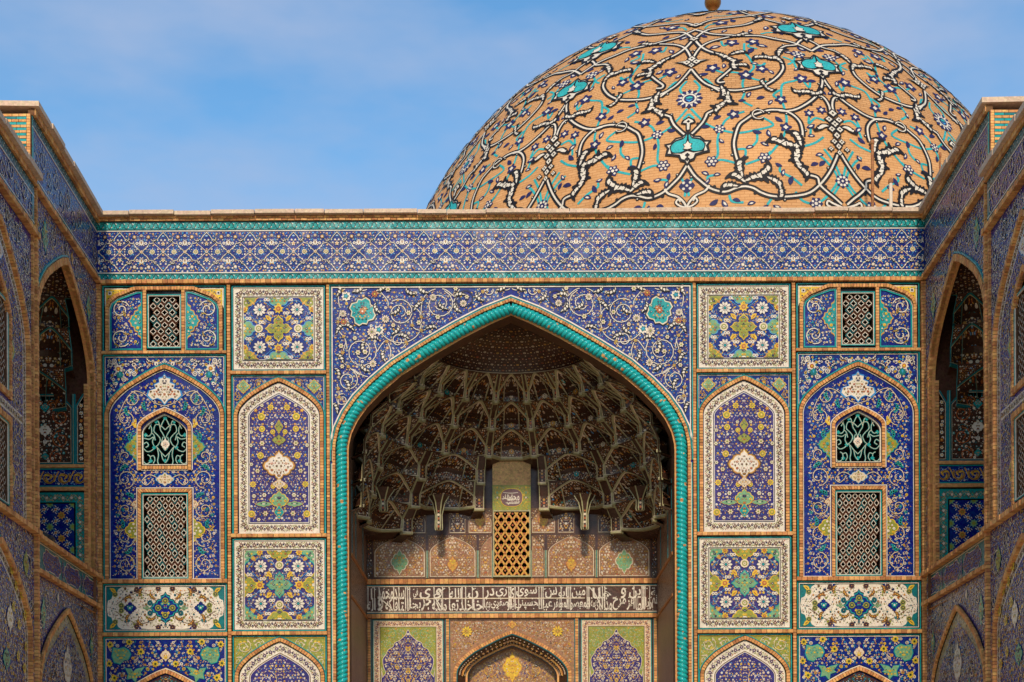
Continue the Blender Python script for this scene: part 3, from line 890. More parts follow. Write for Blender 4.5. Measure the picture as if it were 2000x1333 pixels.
def window_bay(parent, fm, cx, zt, zb, hw, reg, origin=(0, 0, 0), low=None):
    """tall blue arched bay with a tracery window above a lattice window"""
    base = reg(panel(parent, fm, keyhole(rect(cx - hw, zb, cx + hw, zt), rect(cx - .42, zb + .05, cx + .42, zt - 2.74), arch(cx, .445, zt - 1.52, zt - 1.15, zt - 2.16)), 'cobalt', 'window_bay', 0, origin))
    mb = MB(fm, origin)
    frame_lines(mb, cx - hw, zb - .03, cx + hw, zt, [('turquoise', .022, .035), ('black', .014, .015), ('white', .012, .015)])
    mb.build('glazed_fillet', base)
    w = hw - .07; za = zt - .235; zs = zt - 1.19
    out = arch(cx, w, zs, za, zb)
    # spandrels with white flowers
    sp = A([(cx - hw + .05, zs)] + [tuple(p) for p in offs(out, .05)[1:-1]] + [(cx + hw - .05, zs), (cx + hw - .05, zt - .05), (cx - hw + .05, zt - .05)])
    mb = MB(fm, origin)
    fill(mb, sp, .125, .052, [(4, 'white', 'navy'), (1.5, 'cream', 'gold'), (.5, 'yellow', 'rust')], 21, mirror=cx, h=.004, leaf=('sky_blue', 'white', 'gold', 'turquoise'), leaves=3, types=('f6', 'f5', 'palm', 'star', 'ring'), margin=.045)
    for s in (-1, 1):
        mb.stamp('star', cx + s * .90, zt - .27, .10, .2, .010, o='rust', p='white', c='yellow'); mb.stamp('palm', cx + s * .87, zt - .38, .085, 0, .012, o='turquoise', p='turquoise_deep', c='sky_blue')
        for k, (x, z) in enumerate(((.30, .12), (.62, .13), (1.10, .20), (1.12, .55), (.50, .25))):
            mb.stamp('split', cx + s * x, zt - z, .07, (.4, -.5, 1.6, -1.6, 2.2)[k], .012, o='navy', p='white', flip=s < 0)
    mb.build('spandrel_inlay', base, 'stuff')
    reg2 = strip_obj(base, fm, out, .066, .06, seed=8, origin=origin, line_l=[('black', .014, .02), ('turquoise', .022, .03)], line_r=[('black', .016, .012), ('white', .014, .02)])
    # field
    field = offs(out, -.10)
    wz_t, wz_b = zt - 1.02, zt - 2.26      # tracery window frame
    lz_t = zt - 2.60                       # lattice window frame top
    wfr = arch(cx, .545, wz_t - .40, wz_t, wz_b)
    rfr = rect(cx - .55, zb, cx + .55, lz_t)
    mb = MB(fm, origin)
    ins0 = ins_of(field, .03)
    ins = lambda q: ins0(q) & ~pip(wfr, q) & ~pip(rfr, q)
    mm = []
    mm.append(medallion(mb, A([(0, 1), (.12, .80), (.34, .74), (.30, .50), (.60, .36), (.52, .10), (.9, -.02), (1, -.34), (.72, -.62), (.42, -.50), (.20, -.62), (0, -.92), (-.20, -.62), (-.42, -.50), (-.72, -.62), (-1, -.34), (-.9, -.02), (-.52, .10), (-.60, .36), (-.30, .50), (-.34, .74), (-.12, .80)]), cx, zt - .69, .36, .33, 'white', 'sky_blue', 31, pal=[(2, 'brown', 'gold'), (2, 'navy', 'white'), (1, 'olive', 'white'), (1, 'rust', 'white')], step=.07))
    for s in (-1, 1):
        mb.clip = (cx - hw, zb, cx + hw, zt)
        mb.clip = (cx - hw, zb, cx - .55, zt) if s < 0 else (cx + .55, zb, cx + hw, zt)
        mm.append(medallion(mb, LOZ, cx + s * .55, zt - 1.80, .26, .30, 'olive', 'turquoise', 32, pal=[(2, 'turquoise', 'yellow'), (1, 'rust', 'yellow'), (1, 'gold', 'rust')]))
        mm.append(medallion(mb, OGEE, cx + s * .52, zt - 1.34, .13, .14, 'yellow', 'gold', 33))
        mm.append(medallion(mb, OGEE, cx + s * .55, zt - 3.42, .24, .26, 'olive', 'yellow', 34, pal=[(2, 'yellow', 'rust'), (1, 'white', 'gold')]))
        mm.append(medallion(mb, OGEE, cx + s * .55, zt - 2.62 - .30, .11, .12, 'cream', 'gold', 36))
        mb.clip = None
        xs = cx + s * (hw - .43)
        sc = [(.86, .15, .9), (1.25, .18, 0), (1.98, .18, 1), (2.42, .19, 0), (3.02, .19, 1), (3.55, .20, 0), (4.08, .18, 1)]
        for k, (dz, r_, f) in enumerate(sc):
            if zt - dz - r_ < zb: continue
            a0 = (pi / 2 if f else -pi / 2)
            x_ = xs if k else xs - s * .12
            tl = None
            scroll(mb, x_, zt - dz, r_, a0, 1.4, s if f else -s, .013, m='cream', ins=ins, leafs=1, lm='turquoise_deep', lo='cream')
        for k, dz in enumerate((1.62, 2.2, 2.72, 3.28, 3.82)):
            mb.stamp('split', xs + s * (.05 if k % 2 else -.08), zt - dz, .085, 1.2 + k, .014, o='turquoise', p='black', flip=s < 0)
        for (x, dz, rr) in ((.40, 1.02, .05), (.62, .88, .06), (.75, 1.12, .05)):
            mb.stamp('split', cx + s * x, zt - dz, .085, .9, .014, o='turquoise', p='black', flip=s < 0)
        q = crm([(cx, zt - 1.0), (cx + s * .20, zt - .93), (cx + s * .42, zt - .75), (cx + s * .62, zt - .72), (cx + s * .80, zt - .95), (cx + s * .92, zt - 1.25)], 5)
        mb.stroke(q, .026, 'navy', .007, ins=ins); mb.stroke(q, .012, 'cream', .010, ins=ins)
        q = crm([(cx + s * .12, zt - 2.42), (cx + s * .30, zt - 2.34), (cx + s * .45, zt - 2.46), (cx + s * .36, zt - 2.54), (cx + s * .26, zt - 2.46)], 5)
        mb.stroke(q, .026, 'navy', .007, ins=ins); mb.stroke(q, .012, 'cream', .010, ins=ins)
    mm.append(medallion(mb, OGEE, cx, zt - 2.43, .19, .15, 'cream', 'sky_blue', 35, pal=[(2, 'olive', 'gold'), (1, 'rust', 'gold')]))
    fill(mb, field, .094, .031, [(3, 'cream', 'mauve'), (2, 'white', 'rust'), (2.2, 'yellow', 'rust'), (1.5, 'gold', 'white'), (.6, 'turquoise', 'yellow')], 22, mirror=cx, avoid=[wfr, rfr] + mm, h=.0035, leaf=('sky_blue', 'sky_blue', 'gold', 'cream'), leaves=2, types=('f5', 'ring', 'bud', 'f6', 'fat'), margin=.04)
    mb.build('flower_inlay', base, 'stuff')
    # tracery window with brick frame
    mb = MB(fm, origin)
    b = offs(wfr, -.058)
    mb.bricks(b, .062, -.02, .05, seed=9); mb.bricks([(cx - .45, wz_b + .055), (cx + .45, wz_b + .055)], .062, -.02, .05, seed=10)
    mb.bar(offs(wfr, -.008), .016, 'white', -.01, .022); mb.bar([(cx - .545, wz_b + .008), (cx + .545, wz_b + .008)], .016, 'white', -.01, .022)
    mb.build('brick_border', base, 'stuff')
    tracery(base, fm, cx, .445, wz_b + .10, wz_t - .50, wz_t - .13, origin)
    # lattice window with brick frame
    mb = MB(fm, origin)
    mb.bricks([(cx - .495, zb + .005), (cx - .495, lz_t - .055), (cx + .495, lz_t - .055), (cx + .495, zb + .005)], .062, -.02, .05, seed=11)
    mb.bar([(cx - .55, zb), (cx - .55, lz_t), (cx + .55, lz_t), (cx + .55, zb)], .016, 'white', -.01, .022)
    mb.build('brick_border', base, 'stuff')
    lattice(base, fm, cx - .42, zb + .05, cx + .42, lz_t - .14, 7, 12, origin)
    return base

ACX, AHW = -6.77, 1.20
small_window_row(portal, FF, ACX, Z(556.5), Z(685), AHW, L)
L(ledge(portal, FF, -7.99, -5.545, Z(690), Z(685), .085, 2))
window_bay(portal, FF, ACX, Z(691), Z(1129.5), AHW, L)
L(ledge(portal, FF, -7.99, -5.545, Z(1137), Z(1130), .085, 3))

# white cartouche
def cartouche():
    cx, z0, z1, hw = ACX, Z(1232.5), Z(1138), 1.205
    zc = (z0 + z1) / 2
    base = L(panel(portal, FF, rect(cx - hw, z0, cx + hw, z1), 'turquoise_deep', 'white_cartouche', 0))
    mb = MB(FF)
    frame_lines(mb, cx - hw, z0, cx + hw, z1, [('turquoise', .02, .03), ('black', .014, .012), ('white', .016, .016), ('black', .010, .010)])
    W, H = hw - .06, (z1 - z0) / 2 - .06
    q = quarter([(0, 1), (.30, 1), (.42, .96), (.55, 1), (.74, 1), (.80, .90), (.84, .70), (.90, .62), (.92, .44), (.98, .36), (1, 0)]) * A([W, H]) + A([cx, zc])
    mb.poly(q, 'white', .004)
    mm = []
    mm.append(medallion(mb, LOZ, cx, zc, .30, .30, 'cobalt', 'turquoise', 41, pal=[(2, 'yellow', 'navy'), (2, 'turquoise', 'yellow')], edge2='navy'))
    for dx, dz in ((.14, 0), (-.14, 0), (0, .14), (0, -.14)):
        mb.stamp('ring', cx + dx, zc + dz, .062, 0, .022, o='navy', p='olive', c='yellow')
    for s in (-1, 1):
        mm.append(medallion(mb, LOZ, cx + s * .69, zc, .14, .14, 'cobalt', 'navy', 42, pal=[(1, 'turquoise', 'white')], step=.09))
        mb.stamp('f6', cx + s * .69, zc, .06, 0, .024, o='turquoise_deep', p='turquoise', c='white')
        mm.append(medallion(mb, CROSS, cx + s * .36, zc, .09, .055, 'green', 'turquoise_deep', 43))
        for sz in (-1, 1):
            q1 = crm([(cx + s * .12, zc + sz * .05), (cx + s * .30, zc + sz * .25), (cx + s * .55, zc + sz * .30), (cx + s * .80, zc + sz * .18), (cx + s * .97, zc + sz * .06)], 5)
            mb.stroke(q1, .012, 'brown', .008)
            for k in range(3):
                mb.stamp('split', *q1[4 + 5 * k], .08, .5 * sz + k, .012, o='brown', p='gold', flip=s < 0)
            mb.stamp('fat', cx + s * 1.02, zc + sz * .34, .075, .7 * sz * s, .012, p='yellow', c='brown')
            mb.stamp('palm', cx + s * .52, zc + sz * .40, .06, 0, .01, o='navy', p='cobalt', c='white')
            for (x, z_, m_) in ((.98, .27, 'olive'), (.56, .36, 'brown'), (.30, .10, 'turquoise_deep'), (.86, .05, 'olive'), (.14, .38, 'brown')):
                mb.stamp('ring', cx + s * x, zc + sz * z_, .055, 0, .011, o='navy', p=m_, c='gold')
    fill(mb, q, .085, .028, WHITE_PAL, 44, mirror=cx, avoid=mm, h=.006, leaf=('brown', 'olive', 'navy', 'rust'), outline=None, leaves=2, types=('f5', 'ring', 'bud', 'fat'), margin=.03)
    for s in (-1, 1):
        for sz in (-1, 1):
            mb.stamp('f5', cx + s * 1.07, zc + sz * .38, .04, 0, .006, o='navy', p='green', c='yellow')
    mb.build('flower_inlay', base, 'stuff')
cartouche()
L(ledge(portal, FF, -7.99, -5.545, Z(1240.5), Z(1233.5), .085, 4))

def lower_bay(parent, fm, cx, zt, zb, hw, reg, origin=(0, 0, 0), apex=.67, half=1.05):
    """blue panel of sunflowers and green cartouches above a pointed arch"""
    base = reg(panel(parent, fm, rect(cx - hw, zb, cx + hw, zt), 'cobalt', 'lower_bay', 0, origin))
    mb = MB(fm, origin)
    frame_lines(mb, cx - hw, zb, cx + hw, zt, [('turquoise', .02, .03), ('black', .014, .012), ('white', .016, .016)])
    out = arch(cx, half, zt - apex - .85, zt - apex, zb)
    mb.bricks(out, .075, -.02, .06, seed=12)
    mb.bar(offs(out, .05), .018, 'white', -.01, .02); mb.bar(offs(out, .068), .016, 'black', -.01, .012); mb.bar(offs(out, -.05), .018, 'black', -.01, .012)
    mm = []
    PUMP = A([(-.8, .9), (-.2, .75), (.3, .95), (.8, .6), (1, .1), (.75, -.5), (.3, -.55), (-.1, -1), (-.7, -.8), (-.95, -.1)])
    for s in (-1, 1):
        sh = PUMP * A([-s, 1])
        if s > 0: sh = sh[::-1]
        mm.append(medallion(mb, sh, cx + s * .87, zt - .36, .20, .18, 'green', 'turquoise', 51, pal=[(2, 'yellow', 'rust'), (1, 'turquoise', 'yellow')]))
        sh2 = A([(-1, .6), (-.35, .55), (-.2, .2), (.1, .5), (1, .75), (.55, .1), (.8, -.1), (.2, -.3), (.1, -1), (-.3, -.5), (-.8, -.6), (-.7, 0)]) * A([-s, 1])
        if s > 0: sh2 = sh2[::-1]
        mm.append(medallion(mb, sh2, cx + s * .60, zt - .72, .20, .19, 'green', 'turquoise', 52, pal=[(2, 'yellow', 'rust'), (1, 'turquoise', 'yellow')]))
        for x, z_ in ((.71, .10), (.48, .29), (1.10, .52), (1.0, .80), (.20, .53), (1.08, .15)):
            mb.stamp('star', cx + s * x, zt - z_, .075, .2, .012, o='olive', p='yellow', c='black')
    mm.append(medallion(mb, OGEE, cx, zt - .36, .11, .14, 'cream', 'brown', 53, step=.07))
    reg_poly = A([(cx - hw + .06, zb)] + [tuple(p) for p in offs(out, .08)] + [(cx + hw - .06, zb), (cx + hw - .06, zt - .06), (cx - hw + .06, zt - .06)])
    fill(mb, reg_poly, .098, .036, [(3, 'cream', 'olive'), (2, 'white', 'navy'), (1.4, 'yellow', 'rust'), (1, 'gold', 'rust')], 54, mirror=cx, avoid=mm, h=.0035, leaf=('sky_blue', 'turquoise', 'gold', 'cream'), leaves=2, types=('f5', 'f6', 'ring', 'bud'), margin=.03)
    inner = offs(out, -.07)
    mb.poly([(x, y, .001) for x, y in inner], 'plum')
    fill(mb, inner, .09, .03, [(2, 'turquoise_deep', 'white'), (2, 'cream', 'rust'), (1, 'gold', 'white')], 55, mirror=cx, h=.004, margin=.04)
    mb.build('flower_inlay', base, 'stuff')
    return base
lower_bay(portal, FF, ACX, Z(1241.5), .6, 1.205, L)

# ================================================================== inner column
BCX, BHW = -4.54, .925
def carpet(zt, zb, variant):
    cx, hw = BCX, .91
    zc = (zt + zb) / 2; hv = (zt - zb) / 2
    base = L(panel(portal, FF, rect(cx - hw, zb, cx + hw, zt), 'white', 'carpet_panel', 0))
    mb = MB(FF)
    o = frame_lines(mb, cx - hw, zb, cx + hw, zt, [('turquoise', .020, .03), ('black', .012, .012), ('white', .012, .016)])
    bw = .165
    b = hw - o - bw / 2; bv = hv - o - bw / 2
    vine_border(mb, [(cx - b, zc - bv), (cx - b, zc + bv), (cx + b, zc + bv), (cx + b, zc - bv)], bw, True, .127)
    f, fv = hw - o - bw, hv - o - bw
    for m, t, hh in (('black', .012, .010),):
        mb.bar([(cx - f, zc - fv), (cx - f, zc + fv), (cx + f, zc + fv), (cx + f, zc - fv)], t, m, -.01, hh, True)
    mb.build('vine_border', base, 'stuff')
    g, gv = f - .022, fv - .022
    mb = MB(FF)
    ground = 'cobalt' if variant == 0 else 'violet'
    mb.poly(rect(cx - g, zc - gv, cx + g, zc + gv), ground, .004)
    fb = mb.build('carpet_field', base)
    mb = MB(FF); mm = []
    ca, cb = (('yellow', 'olive'), ('turquoise', 'green')) if variant == 0 else (('turquoise', 'green'), ('yellow', 'olive'))
    mm.append(medallion(mb, CROSS, cx, zc, .27, .27, ca[1] if variant else 'olive', ca[0], 61, h=.016, pal=[(2, 'rust', 'yellow'), (2, 'navy', 'white'), (1, 'yellow', 'rust')], step=.075))
    mb.clip = (cx - g, zc - gv, cx + g, zc + gv)
    sx = g
    for dx, dz in ((1, 0), (-1, 0), (0, 1), (0, -1)):
        mm.append(medallion(mb, OGEE, cx + dx * g, zc + dz * gv, .25, .25, cb[1], cb[0] if variant else 'sky_blue', 62, h=.016, step=.085))
    for dx in (1, -1):
        for dz in (1, -1):
            mm.append(medallion(mb, LOZ, cx + dx * g, zc + dz * gv, .30, .30, 'olive' if variant == 0 else 'green', 'gold' if variant == 0 else 'turquoise', 63, h=.016, step=.085))
            mb.stamp('daisy', cx + dx * .365, zc + dz * .365, .135, 0, .018, o='navy', p='white', c='turquoise')
            mm.append((cx + dx * .365, zc + dz * .365, .135))
            for (x, z_) in ((.12, .30), (.30, .12), (.20, .56), (.56, .20)):
                mb.stamp('bud', cx + dx * x, zc + dz * z_, .034, 0, .014, p='white', c='mauve'); mb.stamp('bud', cx + dx * (x + .055), zc + dz * z_, .034, 0, .014, p='white', c='mauve')
            mb.stamp('fat', cx + dx * .20, zc + dz * .20, .08, .8 * dx * dz, .013, p='yellow', c='rust')
            mb.stamp('fat', cx + dx * .52, zc + dz * .52, .08, .8 * dx * dz, .013, p='gold', c='yellow')
            for tq in ([(0, .30), (.16, .44), (.34, .55), (.52, .44), (.60, .30), (.44, .16), (.30, 0)],):
                mb.stroke(crm([(cx + dx * x, zc + dz * z_) for x, z_ in tq], 4), .010, 'sky_blue', .011)
    yl = (0, 1) if variant == 0 else (1, 0)
    for dx, dz in ((0, 1), (0, -1), (1, 0), (-1, 0)):
        if (dx == 0) == (variant == 0):
            mb.stamp('star', cx + dx * .385, zc + dz * .385, .105, .2, .018, o='rust', p='yellow', c='gold')
        else:
            mb.stamp('ring', cx + dx * .385, zc + dz * .385, .085, 0, .018, o='olive', p='cream', c='olive')
        mm.append((cx + dx * .385, zc + dz * .385, .09))
    for dx in (1, -1):
        for t in ((dx * .385, 1), (dx * .385, -1)):
            mb.stamp('star', cx + t[0] * (1 if variant else 1.72), zc + t[1] * (.64 if variant else .375), .075, .2, .017, o='rust', p='yellow', c='gold')
    fill(mb, rect(cx - g, zc - gv, cx + g, zc + gv), .078, .026, [(2, 'cream', 'mauve'), (3, 'yellow', 'rust'), (1.5, 'gold', 'rust'), (1, 'white', 'navy')], 64 + variant, mirror=cx, avoid=mm, h=.0075, leaf=('yellow', 'gold', 'sky_blue', 'turquoise', 'cream'), leaves=3, types=('f5', 'bud', 'fat', 'ring'), margin=.02, outline=None)
    mb.build('flower_inlay', fb, 'stuff')
    return base

carpet(Z(557.5), Z(723.5), 0)
L(ledge(portal, FF, -5.475, -3.605, Z(730.5), Z(724.5), .085, 5))

def vase_bay(zt, zb, name, green=False, apexd=.09, zsd=.80, inner='violet'):
    cx, hw = BCX, .915
    base = L(panel(portal, FF, rect(cx - hw, zb, cx + hw, zt), 'cobalt' if not green else 'olive', name, 0))
    mb = MB(FF)
    o = frame_lines(mb, cx - hw, zb - .03, cx + hw, zt, [('turquoise', .020, .03), ('black', .012, .012), ('white' if not green else 'yellow', .010, .014)])
    w, za, zs = hw - .075, zt - apexd, zt - zsd
    out = arch(cx, w, zs, za, zb)
    sp = A([(cx - hw + .04, zs)] + [tuple(p) for p in offs(out, .05)[1:-1]] + [(cx + hw - .04, zs), (cx + hw - .04, zt - .04), (cx - hw + .04, zt - .04)])
    mm = []
    ins = ins_of(sp, .012)
    for s in (-1, 1):
        if not green:
            mm.append(medallion(mb, LOZ, cx + s * .69, zt - .22, .14, .14, 'green', 'yellow', 71, edge2='gold'))
        for (x, z_, r_, a0) in ((.38, .17, .10, .5), (.83, .42, .08, 2), (.52, .36, .07, 1)) if not green else ((.40, .17, .12, .5), (.70, .20, .14, 2.0), (.80, .50, .09, 1), (.55, .34, .08, 3)):
            scroll(mb, cx + s * x, zt - z_, r_, a0 if s > 0 else pi - a0, 1.4, s, .012, m='cream' if green else 'gold', edge=None if green else 'navy', ins=ins, leafs=2, lm='cream' if green else 'yellow', lo='olive' if green else 'navy')
    fill(mb, sp, .080, .026, [(2, 'cream', 'mauve'), (2, 'yellow', 'rust'), (1, 'white', 'navy')] if not green else [(2, 'cream', 'olive'), (2, 'yellow', 'green'), (1, 'green', 'white')], 72, mirror=cx, avoid=mm, leaf=('gold', 'sky_blue', 'yellow') if not green else ('green', 'cream', 'yellow'), leaves=2, types=('f5', 'ring', 'bud'), margin=.025, outline=None if green else 'navy')
    mb.build('spandrel_inlay', base, 'stuff')
    strip_obj(base, FF, out, .066, .06, seed=13, line_l=[('black', .012, .02), ('turquoise', .016, .028)], line_r=[('black', .018, .012)])
    # white vine border inside the arch
    a_in = offs(out, -.055); bw = .165
    mid = offs(out, -.055 - bw / 2 - .01); fin = offs(out, -.055 - bw - .02)
    zb2 = zb + .035
    mb = MB(FF)
    ring = np.vstack([a_in, a_in[:1]])
    mb.poly(a_in, 'white', .004)
    mid = mid.copy(); mid[0, 1] = mid[-1, 1] = zb2 + bw / 2 if not green else zb
    if not green: vine_border(mb, mid, bw, True, .135, h=.0065)
    else: vine_border(mb, mid, bw, False, .135, h=.0065, vine='mauve', flower='violet')
    fin = fin.copy(); fin[0, 1] = fin[-1, 1] = zb2 + bw if not green else zb
    mb.build('vine_border', base, 'stuff')
    mb = MB(FF)
    mb.poly(fin, 'brown' if green else 'navy', .007)
    f2 = offs(fin, -.018, True) if False else offs(fin, -.016)
    f2 = f2.copy(); f2[0, 1] = f2[-1, 1] = fin[0, 1] + .016
    mb.poly(f2, 'white', .0085)
    f3 = offs(fin, -.028).copy(); f3[0, 1] = f3[-1, 1] = fin[0, 1] + .028
    mb.poly(f3, inner, .010)
    fb = mb.build('arch_field', base)
    mb = MB(FF); mm = []
    if not green:
        D_ = lambda y: Z(y) - Z(731) + zt
        mm.append(medallion(mb, OGEE, cx, D_(908), .31, .30, 'white', 'gold', 73, h=.022, pal=[(2, 'brown', 'gold'), (1, 'rust', 'white'), (1, 'navy', 'white')], step=.075, edge2='brown'))
        mm.append(medallion(mb, LOZ, cx, D_(944), .15, .12, 'cream', 'gold', 74, h=.026))
        mm.append(medallion(mb, OGEE, cx, D_(858), .14, .12, 'olive', 'brown', 75, h=.022, step=.07))
        mm.append(medallion(mb, LOZ, cx, D_(832), .09, .15, 'olive', 'gold', 76, h=.022, step=.07))
        mm.append(medallion(mb, OGEE, cx, D_(975), .19, .20, 'green', 'yellow', 77, h=.022, step=.08))
        for s in (-1, 1): mm.append(medallion(mb, OGEE, cx + s * .30, D_(983), .17, .065, 'green', 'gold', 78, h=.020, step=.06))
        mm.append(medallion(mb, LOZ, cx, D_(999), .11, .16, 'turquoise', 'gold', 79, h=.024, step=.07))
        for s in (-1, 1):
            for x, y, r_, k in ((.16, 794, .075, 'y'), (.34, 812, .075, 'o'), (.33, 836, .062, 'o'), (.33, 864, .07, 'c'), (.36, 888, .066, 'o'), (.54, 842, .05, 'd'), (.55, 868, .055, 'd'), (.54, 905, .05, 'd'), (.42, 918, .062, 'c'), (.51, 944, .075, 'y'), (.29, 965, .06, 'd'), (.49, 967, .055, 'd'), (.27, 1001, .07, 'c'), (.54, 1002, .07, 'o'), (.40, 1013, .05, 'd'), (.12, 842, .05, 'o'), (.12, 948, .05, 'o'), (.33, 790, .05, 'd'), (.45, 800, .045, 'g'), (.13, 826, .045, 'd')):
                t, o_, p_, c_ = {'y': ('star', 'olive', 'yellow', 'gold'), 'o': ('ring', 'olive', 'yellow', 'cream'), 'c': ('f6', 'brown', 'cream', 'olive'), 'd': ('f6', 'brown', 'white', 'olive'), 'g': ('f5', 'rust', 'gold', 'yellow')}[k]
                mb.stamp(t, cx + s * x, D_(y), r_, 0, .015, o=o_, p=p_, c=c_); mm.append((cx + s * x, D_(y), r_ * .8))
    else:
        for s in (-1, 1):
            for (x, z_, r_) in ((.24, .88, .2), (.42, 1.25, .2)):
                scroll(mb, cx + s * x, zt - z_, r_, 1.5, 1.3, s, .012, m='cream', edge='navy', leafs=2)
    fill(mb, f3, .078, .024, [(3, 'cream', 'gold'), (2, 'white', 'mauve'), (1.5, 'gold', 'yellow'), (1, 'yellow', 'rust')], 80, mirror=cx, avoid=mm, h=.0115, leaf=('sky_blue', 'gold', 'cream', 'sky_blue', 'mauve'), leaves=2, types=('f5', 'bud', 'ring', 'fat'), margin=.03, outline=None)
    mb.build('flower_inlay', fb, 'stuff')
    return base
vase_bay(Z(731.5), Z(1041.5), 'vase_bay')
L(ledge(portal, FF, -5.475, -3.605, Z(1048.5), Z(1042), .085, 6))
carpet(Z(1051), Z(1231.5), 1)
L(ledge(portal, FF, -5.475, -3.605, Z(1239), Z(1232.5), .085, 7))
vase_bay(Z(1240.5), .6, 'green_arch_bay', True, .07, .80)
# ================================================================== the great arch: spandrel, borders, twisted rope
RW, RZS, RZA = 3.32, Z(880), Z(603)
rope_path = arch(0, RW, RZS, RZA)

def half(path):                       # left half of a symmetrical path, apex last
    p = A(path); k = int(np.argmin(np.abs(p[:, 0]) + (p[:, 1] < p[:, 1].max() - .01) * 9))
    return p[:k + 1]

def spandrel():
    edge = half(offs(rope_path, .25))
    apex = edge[-1].copy(); apex[0] = 0
    edge[-1] = apex
    k0 = next(i for i, p in enumerate(edge) if p[0] > -3.475)
    field = A([(-3.475, edge[k0][1] - .16)] + [tuple(p) for p in edge[k0:]] + [(0, Z(563)), (-3.475, Z(563))])
    base = L(panel(portal, FF, [(-3.55, Z(1000))] + [(-3.50, Z(900))] + [tuple(p) for p in half(offs(rope_path, .12))[1:-1]] + [(0, half(offs(rope_path, .12))[-1][1]), (0, Z(556)), (-3.55, Z(556))], 'cobalt', 'spandrel', 0))
    mb = MB(FF)
    o = 0
    for m, t, hh in [('turquoise', .024, .03), ('black', .018, .012), ('white', .022, .02)]:
        q = o + t / 2
        mb.bar([(-3.548 + q, Z(900)), (-3.548 + q, Z(555.5) - q), (0, Z(555.5) - q)], t - .002, m, -.02, hh); o += t
    ap = half(offs(rope_path, 0))
    for m, d, t, hh in [('black', .178, .016, .02), ('turquoise', .196, .018, .03), ('black', .212, .014, .016), ('white', .232, .026, .03)]:
        p = half(offs(rope_path, d)); p[-1, 0] = 0
        p = A([(max(x, -3.552), z) for x, z in p])
        mb.bar(p, t, m, -.02, hh)
    mb.build('glazed_fillet', base, 'stuff')
    mb = MB(FF)
    ins = ins_of(field, .015)
    mm = []
    ROT = A([(.94, .34), (-.34, .94)])
    DI = A([(0, 1), (.25, .84), (.6, .9), (.84, .6), (.8, .25), (1, 0), (.84, -.3), (.9, -.62), (.6, -.84), (.2, -.8), (0, -1), (-.3, -.84), (-.6, -.9), (-.86, -.6), (-.8, -.2), (-1, 0), (-.8, .3), (-.9, .6), (-.6, .86), (-.2, .8)])
    M0 = medallion(mb, DI @ ROT, -2.90, 11.52, .25, .27, 'turquoise', 'cream', 81, pal=[(2, 'navy', 'white'), (1, 'rust', 'yellow'), (1, 'gold', 'white'), (2, 'black', 'turquoise')], edge2='black', rim=.09, leaf=('navy', 'navy', 'black', 'gold'), step=.085); mm.append(M0)
    mb.stamp('star', -2.90, 11.52, .075, 0, .022, o='rust', p='rust', c='white'); mb.stamp('f5', -2.85, 11.57, .05, 0, .025, o='gold', p='rust', c='cream')
    for (x, z, r_, m_) in ((-3.22, 11.82, .085, 'turquoise'), (-2.58, 11.16, .085, 'turquoise')):
        mb.stamp('palm', x, z, r_ * 1.25, .8, .016, o='navy', p='white', c='turquoise'); mb.stamp('f5', x, z, r_ * .75, 0, .020, o='black', p=m_, c='sky_blue')
    for (x, z) in ((-2.66, 11.86), (-3.27, 11.32)):
        mb.stamp('star', x, z, .075, 0, .016, o='brown', p='rust', c='yellow')
    G = 'cream'
    for (cx, cz, r_, a0, tn, sg) in ((-2.17, 11.50, .27, 2.2, 1.55, -1), (-1.40, 11.66, .28, 1.2, 1.6, -1), (-.90, 11.79, .19, 3.4, 1.4, 1), (-2.93, 10.74, .31, .6, 1.6, -1), (-3.19, 10.18, .20, 1.0, 1.5, -1), (-3.30, 9.80, .12, 1.4, 1.3, 1), (-.42, 11.93, .10, 3, 1.2, 1), (-2.2, 10.95, .16, 5, 1.3, 1)):
        p = spiral(cx, cz, r_, a0, tn, sg, .3)
        mb.stroke(p, .034, 'navy', .007, ins=ins); mb.stroke(p, .014, 'white', .0085, ins=ins)
    for pl in ([(-3.35, 11.62), (-3.36, 11.85), (-3.2, 11.97), (-2.9, 11.93), (-2.65, 11.98), (-2.42, 11.75), (-2.40, 11.62)], [(-3.33, 11.55), (-3.38, 11.2), (-3.25, 11.0), (-3.2, 10.8)],
               [(-1.95, 11.65), (-1.76, 11.46), (-1.80, 11.10), (-2.05, 10.92), (-2.35, 10.95), (-2.6, 11.15)], [(-1.76, 11.46), (-1.72, 11.75), (-1.55, 11.93), (-1.3, 11.95), (-1.1, 11.8)],
               [(-2.62, 10.74), (-2.45, 10.95), (-2.35, 10.7), (-2.5, 10.4), (-2.8, 10.25), (-3.1, 10.40)], [(-3.22, 10.95), (-3.3, 10.6), (-3.15, 10.42), (-2.95, 10.28)], [(-.72, 11.72), (-.55, 11.9), (-.3, 11.98), (-.1, 11.93), (0, 11.97)],
               [(-3.4, 10.1), (-3.36, 9.9), (-3.4, 9.6)], [(-1.12, 11.7), (-1.0, 11.95), (-.8, 12.02), (-.6, 11.95)], [(-1.95, 11.35), (-1.9, 11.2), (-1.72, 11.15), (-1.55, 11.25)]):
        p = crm(pl, 6)
        mb.stroke(p, .034, 'navy', .007, ins=ins); mb.stroke(p, .014, 'white', .0085, ins=ins)
        for f in (.25, .6):
            q = p[int(f * len(p))]
            if ins(q[None])[0]: mb.stamp('f5', q[0], q[1], .05, 0, .014, o='navy', p='gold', c='olive')
